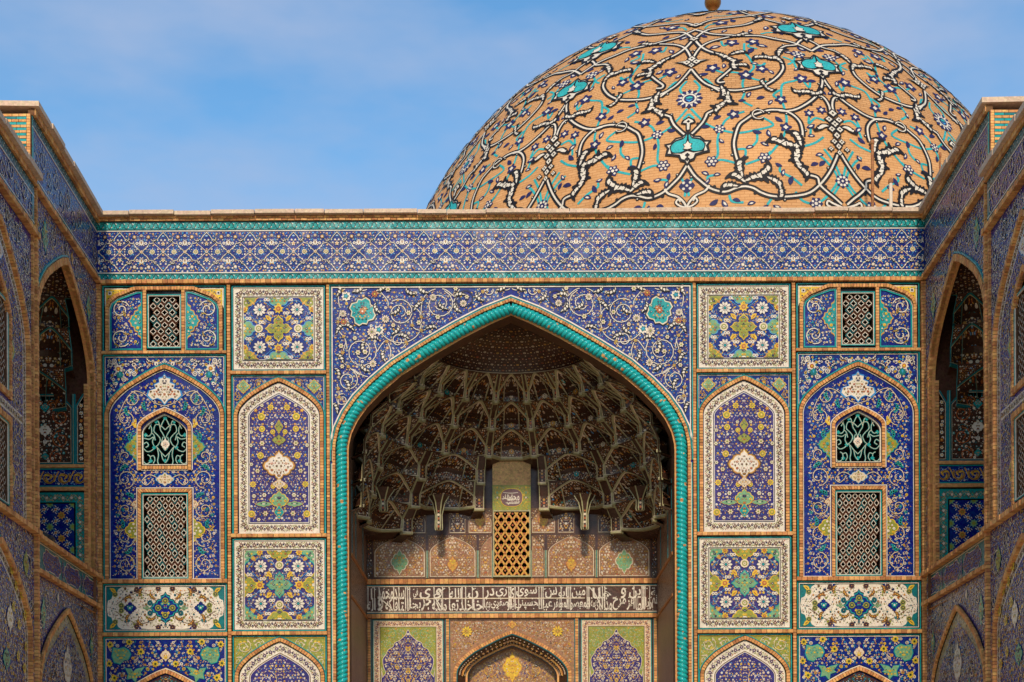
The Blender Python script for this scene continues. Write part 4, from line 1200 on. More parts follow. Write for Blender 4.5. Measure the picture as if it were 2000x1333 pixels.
    for k, (x, z, rot, fl) in enumerate(((-2.55, 11.94, .2, 0), (-1.95, 11.87, .1, 0), (-2.26, 11.50, .3, 0), (-1.33, 11.59, .3, 0), (-.98, 11.86, 2.9, 0), (-.62, 11.76, .4, 0), (-.20, 11.94, .1, 0), (-2.9, 10.8, 1.2, 0), (-3.30, 10.6, 1.8, 0), (-2.50, 10.62, 1.0, 0), (-2.06, 11.04, 2.4, 0), (-1.58, 11.22, 2.7, 0), (-3.12, 11.22, 2.2, 0), (-2.62, 11.55, .7, 0), (-3.17, 10.08, 1.6, 0), (-3.38, 11.18, 1.9, 0), (-2.25, 11.12, .5, 0), (-2.72, 11.02, 2.8, 0), (-3.36, 10.30, 1.5, 0), (-1.70, 11.9, .2, 0), (-3.40, 9.62, 1.6, 0), (-2.85, 10.38, .3, 0), (-3.0, 11.92, .1, 0), (-1.05, 11.55, .5, 0), (-3.35, 11.9, 1, 0), (-1.85, 11.62, 2, 0))):
        if ins(A([(x, z)]))[0]: mb.stamp('split', x, z, .115, rot, .016, o='black', p='white', flip=bool(k % 2))
    for (x, z, r_) in ((-2.72, 11.12, .10), (-2.45, 11.37, .085), (-2.40, 11.95, .07), (-3.28, 11.48, .075), (-2.0, 11.49, .07), (-1.52, 11.79, .075), (-1.43, 11.41, .07), (-2.99, 10.72, .07), (-2.85, 10.73, .07), (-2.7, 10.5, .08), (-3.32, 10.85, .07), (-.93, 11.67, .075), (-.86, 11.80, .06), (-1.08, 11.96, .06), (-3.3, 10.45, .06), (-2.3, 11.25, .06), (-1.8, 11.3, .065), (-3.05, 11.0, .06)):
        mb.stamp('daisy' if r_ > .07 else 'f6', x, z, r_, 0, .017, o='navy', p='cream', c='olive'); mm.append((x, z, r_ * .8))
    fill(mb, field, .094, .031, [(3.4, 'cream', 'olive'), (2, 'white', 'navy'), (1.6, 'gold', 'white'), (1.0, 'yellow', 'rust')], 83, avoid=mm, h=.0035, leaf=('sky_blue', 'sky_blue', 'sky_blue', 'gold'), leaves=2, types=('f5', 'f6', 'f5', 'bud', 'fat'), margin=.03)
    mb.build('flower_inlay', base, 'stuff')
    strip_obj(base, FF, A([(min(max(x, -3.47), 0), z) for x, z in np.vstack([[(-3.465, .5)], half(offs(rope_path, .145))[:-1], [(0, half(offs(rope_path, .145))[-1][1])]])]), .055, .075, seed=14)
    mb = MB(FF)
    for m, u, t, hh in [('black', -3.536, .014, .012), ('turquoise', -3.522, .014, .025), ('white', -3.507, .014, .02), ('black', -3.497, .006, .012)]:
        mb.bar([(u, .5), (u, Z(905))], t, m, -.02, hh)
    mb.poly([(-3.56, .5, -.01), (-3.28, .5, -.01), (-3.28, Z(895), -.01), (-3.56, Z(895), -.01)], 'brown')
    mb.build('glazed_fillet', base, 'stuff')
spandrel()

def rope():
    """two fat glazed strands twisted round each other, following the arch"""
    p = np.vstack([[(-RW, .5)], half(rope_path)]); p[-1, 0] = 0
    # fine arc-length samples
    q = [p[0]]
    sm = crm(p[1:], 12)
    full = np.vstack([p[:1], sm])
    seg = np.linalg.norm(np.diff(full, axis=0), axis=1); cum = np.r_[0, np.cumsum(seg)]
    st = .0125; n = int(cum[-1] / st); t = np.linspace(0, cum[-1], n)
    c = np.c_[np.interp(t, cum, full[:, 0]), np.interp(t, cum, full[:, 1])]
    d = np.gradient(c, axis=0); d /= np.linalg.norm(d, axis=1)[:, None]
    nl = np.c_[-d[:, 1], d[:, 0]]
    m = 22; ph = np.linspace(0, 2 * pi, m, endpoint=False)
    rg = np.random.default_rng(4)
    tt = (t - cum[-1])[:, None]
    jit = np.interp(t, np.arange(0, cum[-1] + .3, .11), rg.uniform(-.12, .12, len(np.arange(0, cum[-1] + .3, .11))))[:, None]
    a = ph[None] - 2 * pi * (tt / .176) + jit
    w = np.abs(np.cos(a)) ** .62
    r = .108 * (.74 + .26 * w)
    r = r * (1 + .03 * np.interp(t, np.arange(0, cum[-1] + .6, .3), rg.uniform(-1, 1, len(np.arange(0, cum[-1] + .6, .3)))))[:, None]
    P = np.zeros((n, m, 3))
    P[..., 0] = c[:, 0:1] + nl[:, 0:1] * (r * np.cos(ph)[None])
    P[..., 2] = c[:, 1:2] + nl[:, 1:2] * (r * np.cos(ph)[None])
    P[..., 1] = -(.015 + r * np.sin(ph)[None])
    P[..., 0] = np.minimum(P[..., 0], 0)
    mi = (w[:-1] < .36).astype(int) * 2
    # chipped spots where the brick core shows
    for k in range(26):
        i0 = rg.integers(n // 3, n - 40); j0 = rg.integers(2, 10); s1 = rg.integers(2, 7)
        mi[i0:i0 + s1, j0:j0 + rg.integers(1, 3)] = 1
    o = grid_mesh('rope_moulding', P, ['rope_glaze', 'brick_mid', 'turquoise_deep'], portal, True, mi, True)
    L(o)
rope()

def reveal():
    mb = MB(FF)
    pth = np.vstack([[(-RW, .3)], half(rope_path)]); pth[-1, 0] = 0
    def lay(d): 
        q = offs(pth, d); q[-1, 0] = 0; q[0, 1] = .3
        return A([(min(x, 0), z) for x, z in q])
    prof = [(.118, -.02), (.118, -.10), (-.085, -.10), (-.085, -.02), (-.135, -.02), (-.135, -.42), (-.10, -.46), (-.10, -.60)]
    for (d0, h0), (d1, h1) in zip(prof[:-1], prof[1:]):
        a, b = lay(d0), lay(d1)
        m = 'wood' if d0 != -.085 or d1 != -.135 else 'brick_mid'
        for i in range(len(a) - 1):
            mb.poly([(*a[i], h0), (*a[i + 1], h0), (*b[i + 1], h1), (*b[i], h1)], m)
    L(mb.build('arch_reveal', portal))
reveal()

# ================================================================== inside the niche
DEP = 3.94
FB = lambda u, v, h: np.c_[u, DEP - h, v]
def Zb(py): return 1.6 + (1600 - py) / 88.4
def Xb(px): return (px - 1009) / 88.4

niche = MB(FB)
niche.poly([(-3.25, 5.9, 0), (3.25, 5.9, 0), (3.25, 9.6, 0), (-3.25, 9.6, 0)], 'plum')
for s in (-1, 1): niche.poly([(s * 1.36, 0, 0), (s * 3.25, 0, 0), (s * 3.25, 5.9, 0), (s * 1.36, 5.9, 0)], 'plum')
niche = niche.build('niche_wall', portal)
# side walls of the niche
for s in (-1, 1):
    fj = (lambda s: lambda u, v, h: np.c_[s * (3.205 - h), u, v])(s)
    mb = MB(fj)
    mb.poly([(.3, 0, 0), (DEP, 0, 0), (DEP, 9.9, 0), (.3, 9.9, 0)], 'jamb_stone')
    mb.box(.5, DEP - .01, 6.84, 6.90, -.01, .03, 'brick_dark'); mb.box(.5, DEP - .01, 6.02, 6.07, -.01, .03, 'brick_dark')
    for u in (.75, 1.5, 3.0):
        mb.box(u, u + .03, 6.92, 8.4, -.01, .012, 'turquoise_deep'); mb.box(u + .05, u + .065, 6.92, 8.4, -.01, .010, 'brown')
    side = mb.build('niche_jamb', portal)
    mb = MB(fj)
    fill(mb, rect(.5, 6.10, DEP, 6.82), .085, .028, [(2, 'mauve', 'cream'), (1, 'brown', 'gold')], 91, h=.004, outline=None, leaf=('brown', 'mauve'), leaves=2)
    fill(mb, rect(.5, 6.95, DEP, 8.6), .12, .025, [(2, 'brown', 'gold'), (1, 'mauve', 'cream')], 92, h=.004, outline=None, leaf=('brown', 'mauve'), leaves=1)
    mb.build('flower_inlay', side, 'stuff')

# ---------------------------------------------------------------- inscription band
def shape_text(txt):
    iso = {'ا': 0xFE8D, 'ب': 0xFE8F, 'ت': 0xFE95, 'ج': 0xFE9D, 'ح': 0xFEA1, 'خ': 0xFEA5, 'د': 0xFEA9, 'ذ': 0xFEAB, 'ر': 0xFEAD, 'س': 0xFEB1, 'ص': 0xFEB9, 'ط': 0xFEC1, 'ظ': 0xFEC5, 'ع': 0xFEC9, 'ف': 0xFED1, 'ق': 0xFED5, 'ك': 0xFED9, 'ل': 0xFEDD, 'م': 0xFEE1, 'ن': 0xFEE5, 'ه': 0xFEE9, 'و': 0xFEED, 'ي': 0xFEF1, 'ى': 0xFEEF, 'ة': 0xFE93}
    nof = 'ادذروىة'
    out = ''
    for i, c in enumerate(txt):
        if c not in iso: out += c; continue
        pj = i > 0 and txt[i - 1] in iso and txt[i - 1] not in nof
        nj = i + 1 < len(txt) and txt[i + 1] in iso and c not in nof
        out += chr(iso[c] + ((1 if pj else 0) if c in nof else {(0, 0): 0, (1, 0): 1, (0, 1): 2, (1, 1): 3}[(pj, nj)]))
    return out[::-1]

def lettering(body, m, weight=.016):
    """text laid out once as a flat mesh; returns its triangles and bounds in text units"""
    cu = bpy.data.curves.new('lettering', 'FONT'); cu.body = body; cu.offset = weight; cu.resolution_u = 3
    o = bpy.data.objects.new('lettering', cu); COL.objects.link(o)
    bpy.context.view_layer.update()
    dg = bpy.context.evaluated_depsgraph_get()
    me = o.evaluated_get(dg).to_mesh()
    V = A([v.co[:2] for v in me.vertices]); F = [list(p.vertices) for p in me.polygons]
    o.evaluated_get(dg).to_mesh_clear()
    bpy.data.objects.remove(o); bpy.data.curves.remove(cu)
    return V, F

def lay_text(mb, words, v0, v1, m, h):
    """words: (text, u left, u right) each stretched into its own place"""
    for k, (t, u0, u1) in enumerate(words):
        V, F = lettering(shape_text(t), m)
        if len(V) == 0: continue
        a, b = V.min(0), V.max(0)
        P = np.c_[u0 + (V[:, 0] - a[0]) / (b[0] - a[0]) * (u1 - u0), v0 + (V[:, 1] - a[1]) / (b[1] - a[1]) * (v1 - v0)]
        for f in F: mb.poly(P[f], m, h + k * .00002)

def inscription():
    z0, z1 = Zb(1198.5), Zb(1142.5)
    mb = MB(FB)
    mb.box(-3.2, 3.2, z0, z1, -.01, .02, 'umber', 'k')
    base = mb.build('inscription_band', portal)
    mb = MB(FB)
    for a, b, m, hh in ((z1 - .02, z1, 'turquoise_deep', .04), (z1 - .042, z1 - .024, 'cream', .034), (z0, z0 + .02, 'turquoise_deep', .04), (z0 + .024, z0 + .042, 'cream', .034)):
        mb.box(-3.2, 3.2, a, b, -.01, hh, m, 'k')
    mb.build('glazed_fillet', base)
    mb = MB(FB); H = z1 - z0
    # lower line, right to left, each word where it stands
    U1 = lambda x: (700 + x / 6.452 - 1009) / 88.4
    U2 = lambda x: (1000 + x / 4.339 - 1009) / 88.4
    low = [('سم', 1225, 1290, 2), ('ربا', 1168, 1222, 2), ('الطا', 1085, 1160, 2), ('هر', 1010, 1080, 2), ('مرح', 890, 1005, 2), ('مذ', 828, 886, 2), ('الا', 775, 826, 2), ('ئمة', 705, 772, 2), ('المعصو', 530, 700, 2), ('المظفر', 385, 525, 2), ('عبا', 300, 380, 2),
           ('الحسيني', 70, 290, 2), ('المو', 0, 66, 2), ('الصفوي', 1730, 1990, 1), ('بها', 1640, 1720, 1), ('خا', 1500, 1625, 1), ('خلد', 1330, 1490, 1), ('تعا', 1200, 1320, 1), ('ملكه', 985, 1170, 1), ('جر', 850, 975, 1), ('بحا', 705, 845, 1), ('التا', 560, 690, 1), ('فلكه', 400, 555, 1), ('و', 300, 370, 1), ('اله', 165, 275, 1)]
    up = [('ية', 1215, 1285, 2), ('ين', 1030, 1130, 2), ('و', 960, 1005, 2), ('هلا', 720, 885, 2), ('مين', 545, 660, 2), ('ابو', 430, 505, 2), ('س', 320, 420, 2), ('سوي', 75, 250, 2), ('ى', 10, 60, 2), ('ري', 1790, 1930, 1), ('در', 1650, 1770, 1), ('ن', 1440, 1570, 1), ('الله', 1200, 1360, 1), ('و', 1030, 1110, 1), ('ى', 830, 970, 1), ('في', 750, 810, 1), ('سد', 500, 640, 1), ('محمد', 300, 500, 1), ('ا', 215, 235, 1)]
    conv = lambda L_: [(t, (U1 if k == 1 else U2)(a), (U1 if k == 1 else U2)(b)) for t, a, b, k in L_]
    lay_text(mb, conv(low), z0 + .06, z0 + H * .55, 'white', .0230)
    lay_text(mb, conv(up), z0 + H * .50, z1 - .075, 'white', .0250)
    # tall uprights that run through both lines, and the long level stroke between them
    for x in (180, 262, 320, 505, 570, 655, 680, 705, 1012, 1120, 1205, 1365, 1410, 1495, 1630, 1955, 1980):
        mb.poly(rect(U1(x) - .008, z0 + .09, U1(x) + .008, z1 - .05), 'white', .0270 + x * 1e-6); mb.poly([(U1(x) - .022, z1 - .052), (U1(x) + .010, z1 - .115), (U1(x) + .012, z1 - .05)], 'white', .0275 + x * 1e-6)
    for x in (12, 28, 66, 95, 268, 288, 302, 455, 505, 520, 535, 675, 690, 805, 825, 1072, 1140, 1152, 1165, 1205):
        mb.poly(rect(U2(x) - .008, z0 + .09, U2(x) + .008, z1 - .05), 'white', .0285 + x * 1e-6); mb.poly([(U2(x) - .022, z1 - .052), (U2(x) + .010, z1 - .115), (U2(x) + .012, z1 - .05)], 'white', .0290 + x * 1e-6)
    mb.poly(rect(U1(760), z0 + H * .505, U2(655), z0 + H * .505 + .022), 'cream', .0310)
    mb.stroke([(U2(695), z1 - .06), (U2(740), z1 - .2), (U2(800), z0 + .12)], .024, 'white', .0315)
    mb.stroke([(U1(1150), z1 - .07), (U1(1010), z0 + H * .62), (U1(1100), z0 + .14)], .022, 'white', .0320)
    mb.stroke([(U1(350), z0 + H * .5), (U1(470), z0 + .13)], .022, 'white', .0322)
    rg = random.Random(3)
    for k in range(80):
        u = rg.uniform(-3.1, 3.1); v = rg.choice((z0 + .075, z0 + H * .52, z1 - .09)) + rg.uniform(-.02, .03)
        mb.stamp('dot' if k % 2 else 'leaf', u, v, .014 if k % 2 else .024, .6, .033, p='white')
    mb.build('calligraphy', base, 'stuff')
    fl = MB(FB)
    fill(fl, rect(-3.18, z0 + .05, 3.18, z1 - .05), .10, .022, [(1, 'brown', 'plum'), (1, 'mauve', 'brown')], 95, h=.0215, outline=None, leaf=('brown', 'mauve'), leaves=2)
    fl.build('flower_inlay', base, 'stuff')
inscription()
ledge(portal, FB, -3.2, 3.2, Zb(1141), Zb(1131.5), .09, 8)
ledge(portal, FB, -3.2, 3.2, Zb(1207.5), Zb(1199.5), .09, 9)

def niche_lower():
    zt = Zb(1209); zb = .4
    for u in (-3.16, 3.16, -1.425, 1.425):
        strip_obj(portal, FB, [(u, zb), (u, zt)], .065, .06, seed=16, line_l=[('turquoise_deep', .018, .03)], line_r=[('turquoise_deep', .018, .03)])
    for s in (-1, 1):
        cx, hw = s * 2.30, .79
        base = panel(portal, FB, rect(cx - hw, zb, cx + hw, zt), 'cream', 'lobed_arch_panel', .002)
        mb = MB(FB)
        frame_lines(mb, cx - hw, zb, cx + hw, zt, [('black', .012, .012), ('turquoise', .016, .02)])
        bw = .135
        vine_border(mb, [(cx - hw + .03 + bw / 2, zb), (cx - hw + .03 + bw / 2, zt - .03 - bw / 2), (cx + hw - .03 - bw / 2, zt - .03 - bw / 2), (cx + hw - .03 - bw / 2, zb)], bw, False, .12, vine='rust', flower='mauve', leafm='gold')
        i = hw - .03 - bw; zi = zt - .03 - bw
        mb.poly(rect(cx - i, zb, cx + i, zi), 'brown', .006); mb.poly(rect(cx - i + .014, zb, cx + i - .014, zi - .014), 'olive', .0075)
        lob = [(0, zi - .06), (.07, zi - .19), (.20, zi - .30), (.30, zi - .35), (.34, zi - .44), (.44, zi - .50), (.49, zi - .60), (.56, zi - .70), (.565, zi - .80), (.54, zi - .92), (.50, zi - 1.02), (.56, zi - 1.10), (.60, zi - 1.22), (.60, zb)]
        Lp = A([(cx + x, z) for x, z in lob] + [(cx - x, z) for x, z in lob[::-1][:-1]])
        LS = crm(Lp[::-1], 3, True)
        spg = A([(cx - i + .02, zb), (cx - i + .02, zi - .02), (cx + i - .02, zi - .02), (cx + i - .02, zb)])
        ins_sp = lambda q: pip(spg, q) & ~pip(LS, q)
        for k in (-1, 1):
            for (x, z, r_, a0) in ((.36, .16, .12, .5), (.47, .38, .09, 2.), (.16, .14, .08, 1.), (.53, .62, .07, 1.), (.54, .95, .06, 1.)):
                scroll(mb, cx + k * x, zi - z, r_, a0 if k > 0 else pi - a0, 1.5, k, .011, m='green', edge=None, ins=ins_sp, leafs=2, lm='cream', lo='olive')
        fill(mb, spg, .07, .02, [(2, 'green', 'cream'), (2, 'gold', 'yellow'), (1, 'cream', 'olive')], 96, mirror=cx, avoid=[LS], h=.009, outline=None, leaf=('green', 'yellow', 'cream'), leaves=2)
        mb.poly(LS, 'cream', .012)
        LI = offs(LS, -.012, True) if pip(LS, offs(LS, -.012, True)[:1])[0] else offs(LS, .012, True)
        mb.poly(LI, 'violet', .0135)
        fill(mb, LI, .072, .025, [(3, 'cream', 'gold'), (2, 'gold', 'yellow'), (1.5, 'white', 'mauve'), (.7, 'yellow', 'rust')], 97, mirror=cx, h=.015, outline=None, leaf=('cream', 'cream', 'mauve', 'gold'), leaves=3, types=('f5', 'ring', 'fat', 'palm', 'bud'))
        for (x, z, r_) in ((0, .50, .055), (.28, .58, .045), (.40, .72, .045), (0, .95, .05), (.24, .90, .05), (0, 1.2, .05), (.18, .34, .04), (.36, 1.1, .045)):
            for k in ((-1, 1) if x else (1,)):
                mb.stamp('star', cx + k * x, zi - z, r_, 0, .019, o='violet', p='yellow' if r_ > .045 else 'cream', c='gold')
        mb.build('flower_inlay', base, 'stuff')
    # middle bay with its pointed recess
    hw = 1.37; zs, za = 4.80, 5.76
    out = arch(0, 1.30, zs, za, zb); i1 = arch(0, 1.02, zs - .02, 5.49, zb)
    base = panel(portal, FB, keyhole(rect(-hw, zb - .05, hw, zt), out), 'glare_amber', 'door_bay', .002)
    mb = MB(FB)
    sp = A([(-hw + .03, zb)] + [tuple(p) for p in offs(out, .06)] + [(hw - .03, zb), (hw - .03, zt - .03), (-hw + .03, zt - .03)])
    fill(mb, sp, .075, .026, [(3, 'cream', 'gold'), (2.5, 'gold', 'rust'), (1.5, 'white', 'mauve'), (1, 'yellow', 'rust'), (.8, 'plum', 'cream')], 98, mirror=0, h=.006, outline='plum', leaf=('gold', 'cream', 'plum', 'rust'), leaves=3)
    for k in (-1, 1):
        mb.stamp('daisy', k * 1.0, zt - .28, .13, 0, .016, o='brown', p='yellow', c='gold')
    mb.poly(LOZ * .10 + A([0, zt - .13]), 'gold', .018); mb.stamp('f5', 0, zt - .13, .05, 0, .020, o='rust', p='gold', c='yellow')
    mb.build('flower_inlay', base, 'stuff')
    strip_obj(base, FB, offs(out, -.03), .07, .05, seed=17, line_r=[('turquoise_deep', .02, .035), ('black', .014, .02)])
    mb = MB(FB)
    o2 = offs(out, -.10)
    n = len(o2)
    for a in range(n - 1):
        mb.poly([(*o2[a], .01), (*o2[a + 1], .01), (*i1[a + 1], -.28), (*i1[a], -.28)], 'midnight')
    mb.poly([(x, z, -.52) for x, z in i1], 'glare_amber')
    for a in range(n - 1):
        mb.poly([(*i1[a], -.28), (*i1[a + 1], -.28), (*i1[a + 1], -.52), (*i1[a], -.52)], 'brown')
    rec = mb.build('door_recess', base)
    mb = MB(FB)
    for t in np.linspace(.02, .98, 46):
        x = t * (n - 1); a = int(x); f = x - a
        po = o2[a] * (1 - f) + o2[a + 1] * f; pi_ = i1[a] * (1 - f) + i1[a + 1] * f
        c = (po + pi_) / 2
        for e, r_ in ((.5, .045), (.2, .02), (.8, .02)):
            q = po * (1 - e) + pi_ * e; hh = .01 - .29 * e + .006
            mb.stamp('f5', q[0], q[1], r_, t * 40, hh + .012, o='brown', p='gold' if e == .5 else 'cream', c='rust')
    mb.bar(offs(i1, .0), .045, 'brick_pale', -.30, -.25); mb.bar(offs(i1, -.04), .02, 'black', -.32, -.275)
    f2 = offs(i1, -.05)
    fill(mb, f2, .08, .026, [(2, 'cream', 'gold'), (2, 'gold', 'yellow'), (1.5, 'violet', 'cream')], 99, mirror=0, h=-.515, outline=None, leaf=('gold', 'yellow', 'violet', 'cream'), leaves=3)
    medallion(mb, OGEE, 0, 5.0, .22, .36, 'yellow', 'gold', 100, h=-.505, pal=[(1, 'gold', 'rust'), (1, 'cream', 'gold')], step=.07)
    for k in (-1, 1): scroll(mb, k * .5, 4.95, .2, 1.5, 1.4, k, .014, m='gold', edge=None, h=-.503)
    mb.box(-.98, .98, 4.50, 4.66, -.53, -.50, 'cream', 'k'); vine_border(mb, [(-.95, 4.58), (.95, 4.58)], .12, False, .11, h=-.497, vine='rust', flower='mauve')
    mb.build('flower_inlay', rec, 'stuff')
niche_lower()

def niche_panels():
    """row of arched tile panels above the inscription, and the little ones above them"""
    z0, z1 = Zb(1129), Zb(1045)
    X = [-3.2, -3.09, -1.87, -.75, -.42]
    zs = z0 + .55
    def cell(u0, u1, v0, v1, spring, seed, parent, med=None, halfarch=0, ground='glare_amber'):
        c, w = (u0 + u1) / 2, (u1 - u0) / 2
        if halfarch: 
            c = u1 if halfarch > 0 else u0; w = (u1 - u0)
        out = arch(c, w - .03, spring, v1 - .03, v0 + .03)
        if halfarch > 0: out = np.vstack([out[out[:, 0] <= c + 1e-6], [(c, v0 + .03)]])
        if halfarch < 0: out = np.vstack([[(c, v0 + .03)], out[out[:, 0] >= c - 1e-6]])
        mb = MB(FB)
        mb.poly(rect(u0, v0, u1, v1), 'brown', .006)
        mb.poly(out, 'cream', .010); inn = (out - A([(u0 + u1) / 2, v0 + .03])) * A([.965, .975]) + A([(u0 + u1) / 2, v0 + .045])
        mb.poly(inn, ground, .0118)
        b = mb.build('arched_panel', parent)
        mb = MB(FB); mm = []
        if med == 'lozenge': mm.append(medallion(mb, OGEE, (u0 + u1) / 2, v0 + .36, .20, .30, 'green', 'cream', seed, h=.022, pal=[(1, 'olive', 'gold'), (1, 'gold', 'rust')], step=.07))
        elif med == 'vase': mm.append(medallion(mb, OGEE, (u0 + u1) / 2, v0 + .30, .12, .20, 'gold', 'rust', seed, h=.022, pal=[(1, 'yellow', 'rust')], step=.06))
        fill(mb, inn, .072, .026, [(3, 'cream', 'gold'), (2, 'gold', 'yellow'), (2, 'white', 'mauve'), (.7, 'rust', 'gold')], seed, avoid=mm, mirror=(u0 + u1) / 2, h=.0135, outline=None, leaf=('gold', 'cream', 'mauve', 'rust', 'brown'), leaves=3, types=('f5', 'f6', 'ring', 'palm', 'bud'))
        fill(mb, rect(u0, spring, u1, v1), .06, .016, [(1, 'cream', 'gold'), (1, 'gold', 'rust')], seed + 1, avoid=[out], h=.008, outline=None, leaf=('gold', 'mauve'), leaves=1, types=('bud', 'f5'))
        mb.build('flower_inlay', b, 'stuff')
        return b
    for s in (-1, 1):
        for k in range(4):
            a, b = sorted((s * abs(X[k]), s * abs(X[k + 1])))
            if k == 0: 
                mb = MB(FB); mb.box(a, b, z0, z1, -.01, .01, 'midnight', 'k'); fill(mb, rect(a, z0, b, z1), .06, .018, DARK_PAL, 3, h=.012, outline=None, leaves=1); mb.build('arched_panel', portal, 'stuff'); continue
            cell(a + .025, b - .025, z0, z1, zs, 110 + k, portal, {1: 'lozenge', 2: 'vase'}.get(k), (0 if k < 3 else (1 if s < 0 else -1)))
            mb = MB(FB)
            e = a if s > 0 else b
            mb.box(e - .028, e + .028, z0, zs + .05, -.01, .045, 'sage', 'k'); mb.box(e - .010, e + .010, z0, zs + .05, -.01, .052, 'turquoise_deep', 'k')
            mb.build('rib', portal)
        zc0, zc1 = Zb(1043.5), Zb(993)
        for (u0, u1, g) in ((-.98, -.42, 'glare_amber'), (-1.40, -1.0, 'plum'), (-2.50, -1.88, 'plum'), (-2.86, -2.52, 'midnight')):
            a, b = (u0, u1) if s < 0 else (-u1, -u0)
            cell(a, b, zc0, zc1, zc0 + .26, 120 + int(abs(u0) * 10), portal, 'vase' if g == 'glare_amber' else None, 0, g)
    # centre: golden screen, plaque, bare plaster
    c0, c1 = -.40, .40; h = .16
    FC_ = lambda u, v, hh: np.c_[u, DEP - h - hh, v]
    g0, g1 = Zb(1128), Zb(1001)
    mb = MB(FC_)
    mb.poly([(c0, g0, -.10), (c1, g0, -.10), (c1, g1, -.10), (c0, g1, -.10)], 'painted_void')  # black sheet paints the dark behind the screen
    for a, b in (((c0, g0), (c0, g1)), ((c0, g1), (c1, g1)), ((c1, g1), (c1, g0)), ((c1, g0), (c0, g0))):
        mb.poly([(*a, -.10), (*b, -.10), (*b, .0), (*a, .0)], 'wood')
    mb.bar([(c0, g0), (c0, g1), (c1, g1), (c1, g0)], .03, 'sage', -.16, .02, True)
    win = mb.build('gilded_screen', portal)
    mb = MB(FC_); per = .168
    def clipseg(p, q):
        p, q = A(p), A(q); d = q - p; t0, t1 = 0., 1.
        for a, lo, hi in ((0, c0, c1), (1, g0, g1)):
            ta, tb = sorted(((lo - p[a]) / d[a], (hi - p[a]) / d[a])); t0, t1 = max(t0, ta), min(t1, tb)
        return None if t0 >= t1 else (p + d * t0, p + d * t1)
    k = -20
    mb.clip = (c0, g0, c1, g1)
    for k in range(-14, 22):
        for sg in (1, -1):
            sx = c0 + k * per + per / 2
            r_ = clipseg((sx, g0 - .01), (sx + sg * (g1 - g0 + .02) * per / .25, g1 + .01))
            if r_ is None: continue
            mb.clip = None
            mb.bar(list(r_), .042, 'gold', -.06 - (.006 if sg > 0 else 0), -.005 - (.003 if sg > 0 else 0), side='brown')
    mb.clip = (c0, g0, c1, g1)
    for i in range(-1, 8):
        for j in range(-1, 13):
            mb.stamp('dot', c0 + per / 2 + i * per / 1 * .5, g0 + (j + (i % 2) * .5) * .25 / 1 * .5 * 2 * .5, .024, 0, .0, p='rust')
    mb.build('grille', win, 'stuff')
    p0, p1 = Zb(1000), Zb(951)
    mb = MB(FC_); mb.box(c0 - .02, c1 + .02, p0, p1, -.17, .01, 'olive', 'k')
    plq = mb.build('inscribed_plaque', portal)
    mb = MB(FC_); pc = (p0 + p1) / 2
    fill(mb, rect(c0, p0, c1, p1), .07, .024, [(2, 'yellow', 'rust'), (1, 'gold', 'rust'), (1, 'green', 'yellow')], 130, mirror=0, avoid=[(0, pc, .22)], h=.014, outline=None, leaf=('yellow', 'green', 'gold'), leaves=2)
    ov = A([(.25 * np.sign(cos(t)) * abs(cos(t)) ** .8, .205 * np.sign(sin(t)) * abs(sin(t)) ** .8) for t in np.linspace(0, 2 * pi, 32, endpoint=False)]) + A([0, pc])
    mb.poly(ov, 'yellow', .018); mb.poly((ov - A([0, pc])) * .94 + A([0, pc]), 'mauve', .020)
    lay_text(mb, [('محمد', -.10, .17), ('اولاد', -.22, .02)], pc - .07, pc + .07, 'white', .0225)
    lay_text(mb, [('حسيني', -.10, .18)], pc - .16, pc - .06, 'white', .0235)
    for (a, b, y) in ((-.19, .14, .10), (-.16, .10, -.03), (-.13, .17, -.13)):
        mb.stroke(crm([(a, pc + y + .015), ((a + b) / 2, pc + y - .004), (b, pc + y + .010)], 4), .014, 'white', .0245)
    for k in (-1, 1):
        mb.poly(quarter([(0, 1), (.2, .2), (1, 0)]) * A([.05, .06]) + A([k * .315, pc]), 'navy', .019); mb.poly(quarter([(0, 1), (.3, .3), (1, 0)]) * A([.03, .036]) + A([k * .315, pc]), 'cream', .021)
    mb.build('calligraphy', plq, 'stuff')
    mb = MB(FC_)
    mb.box(c0 - .02, c1 + .02, p1 + .004, Zb(904), -.17, .008, 'plaster', 'k')
    mb.build('bare_plaster', portal)
niche_panels()

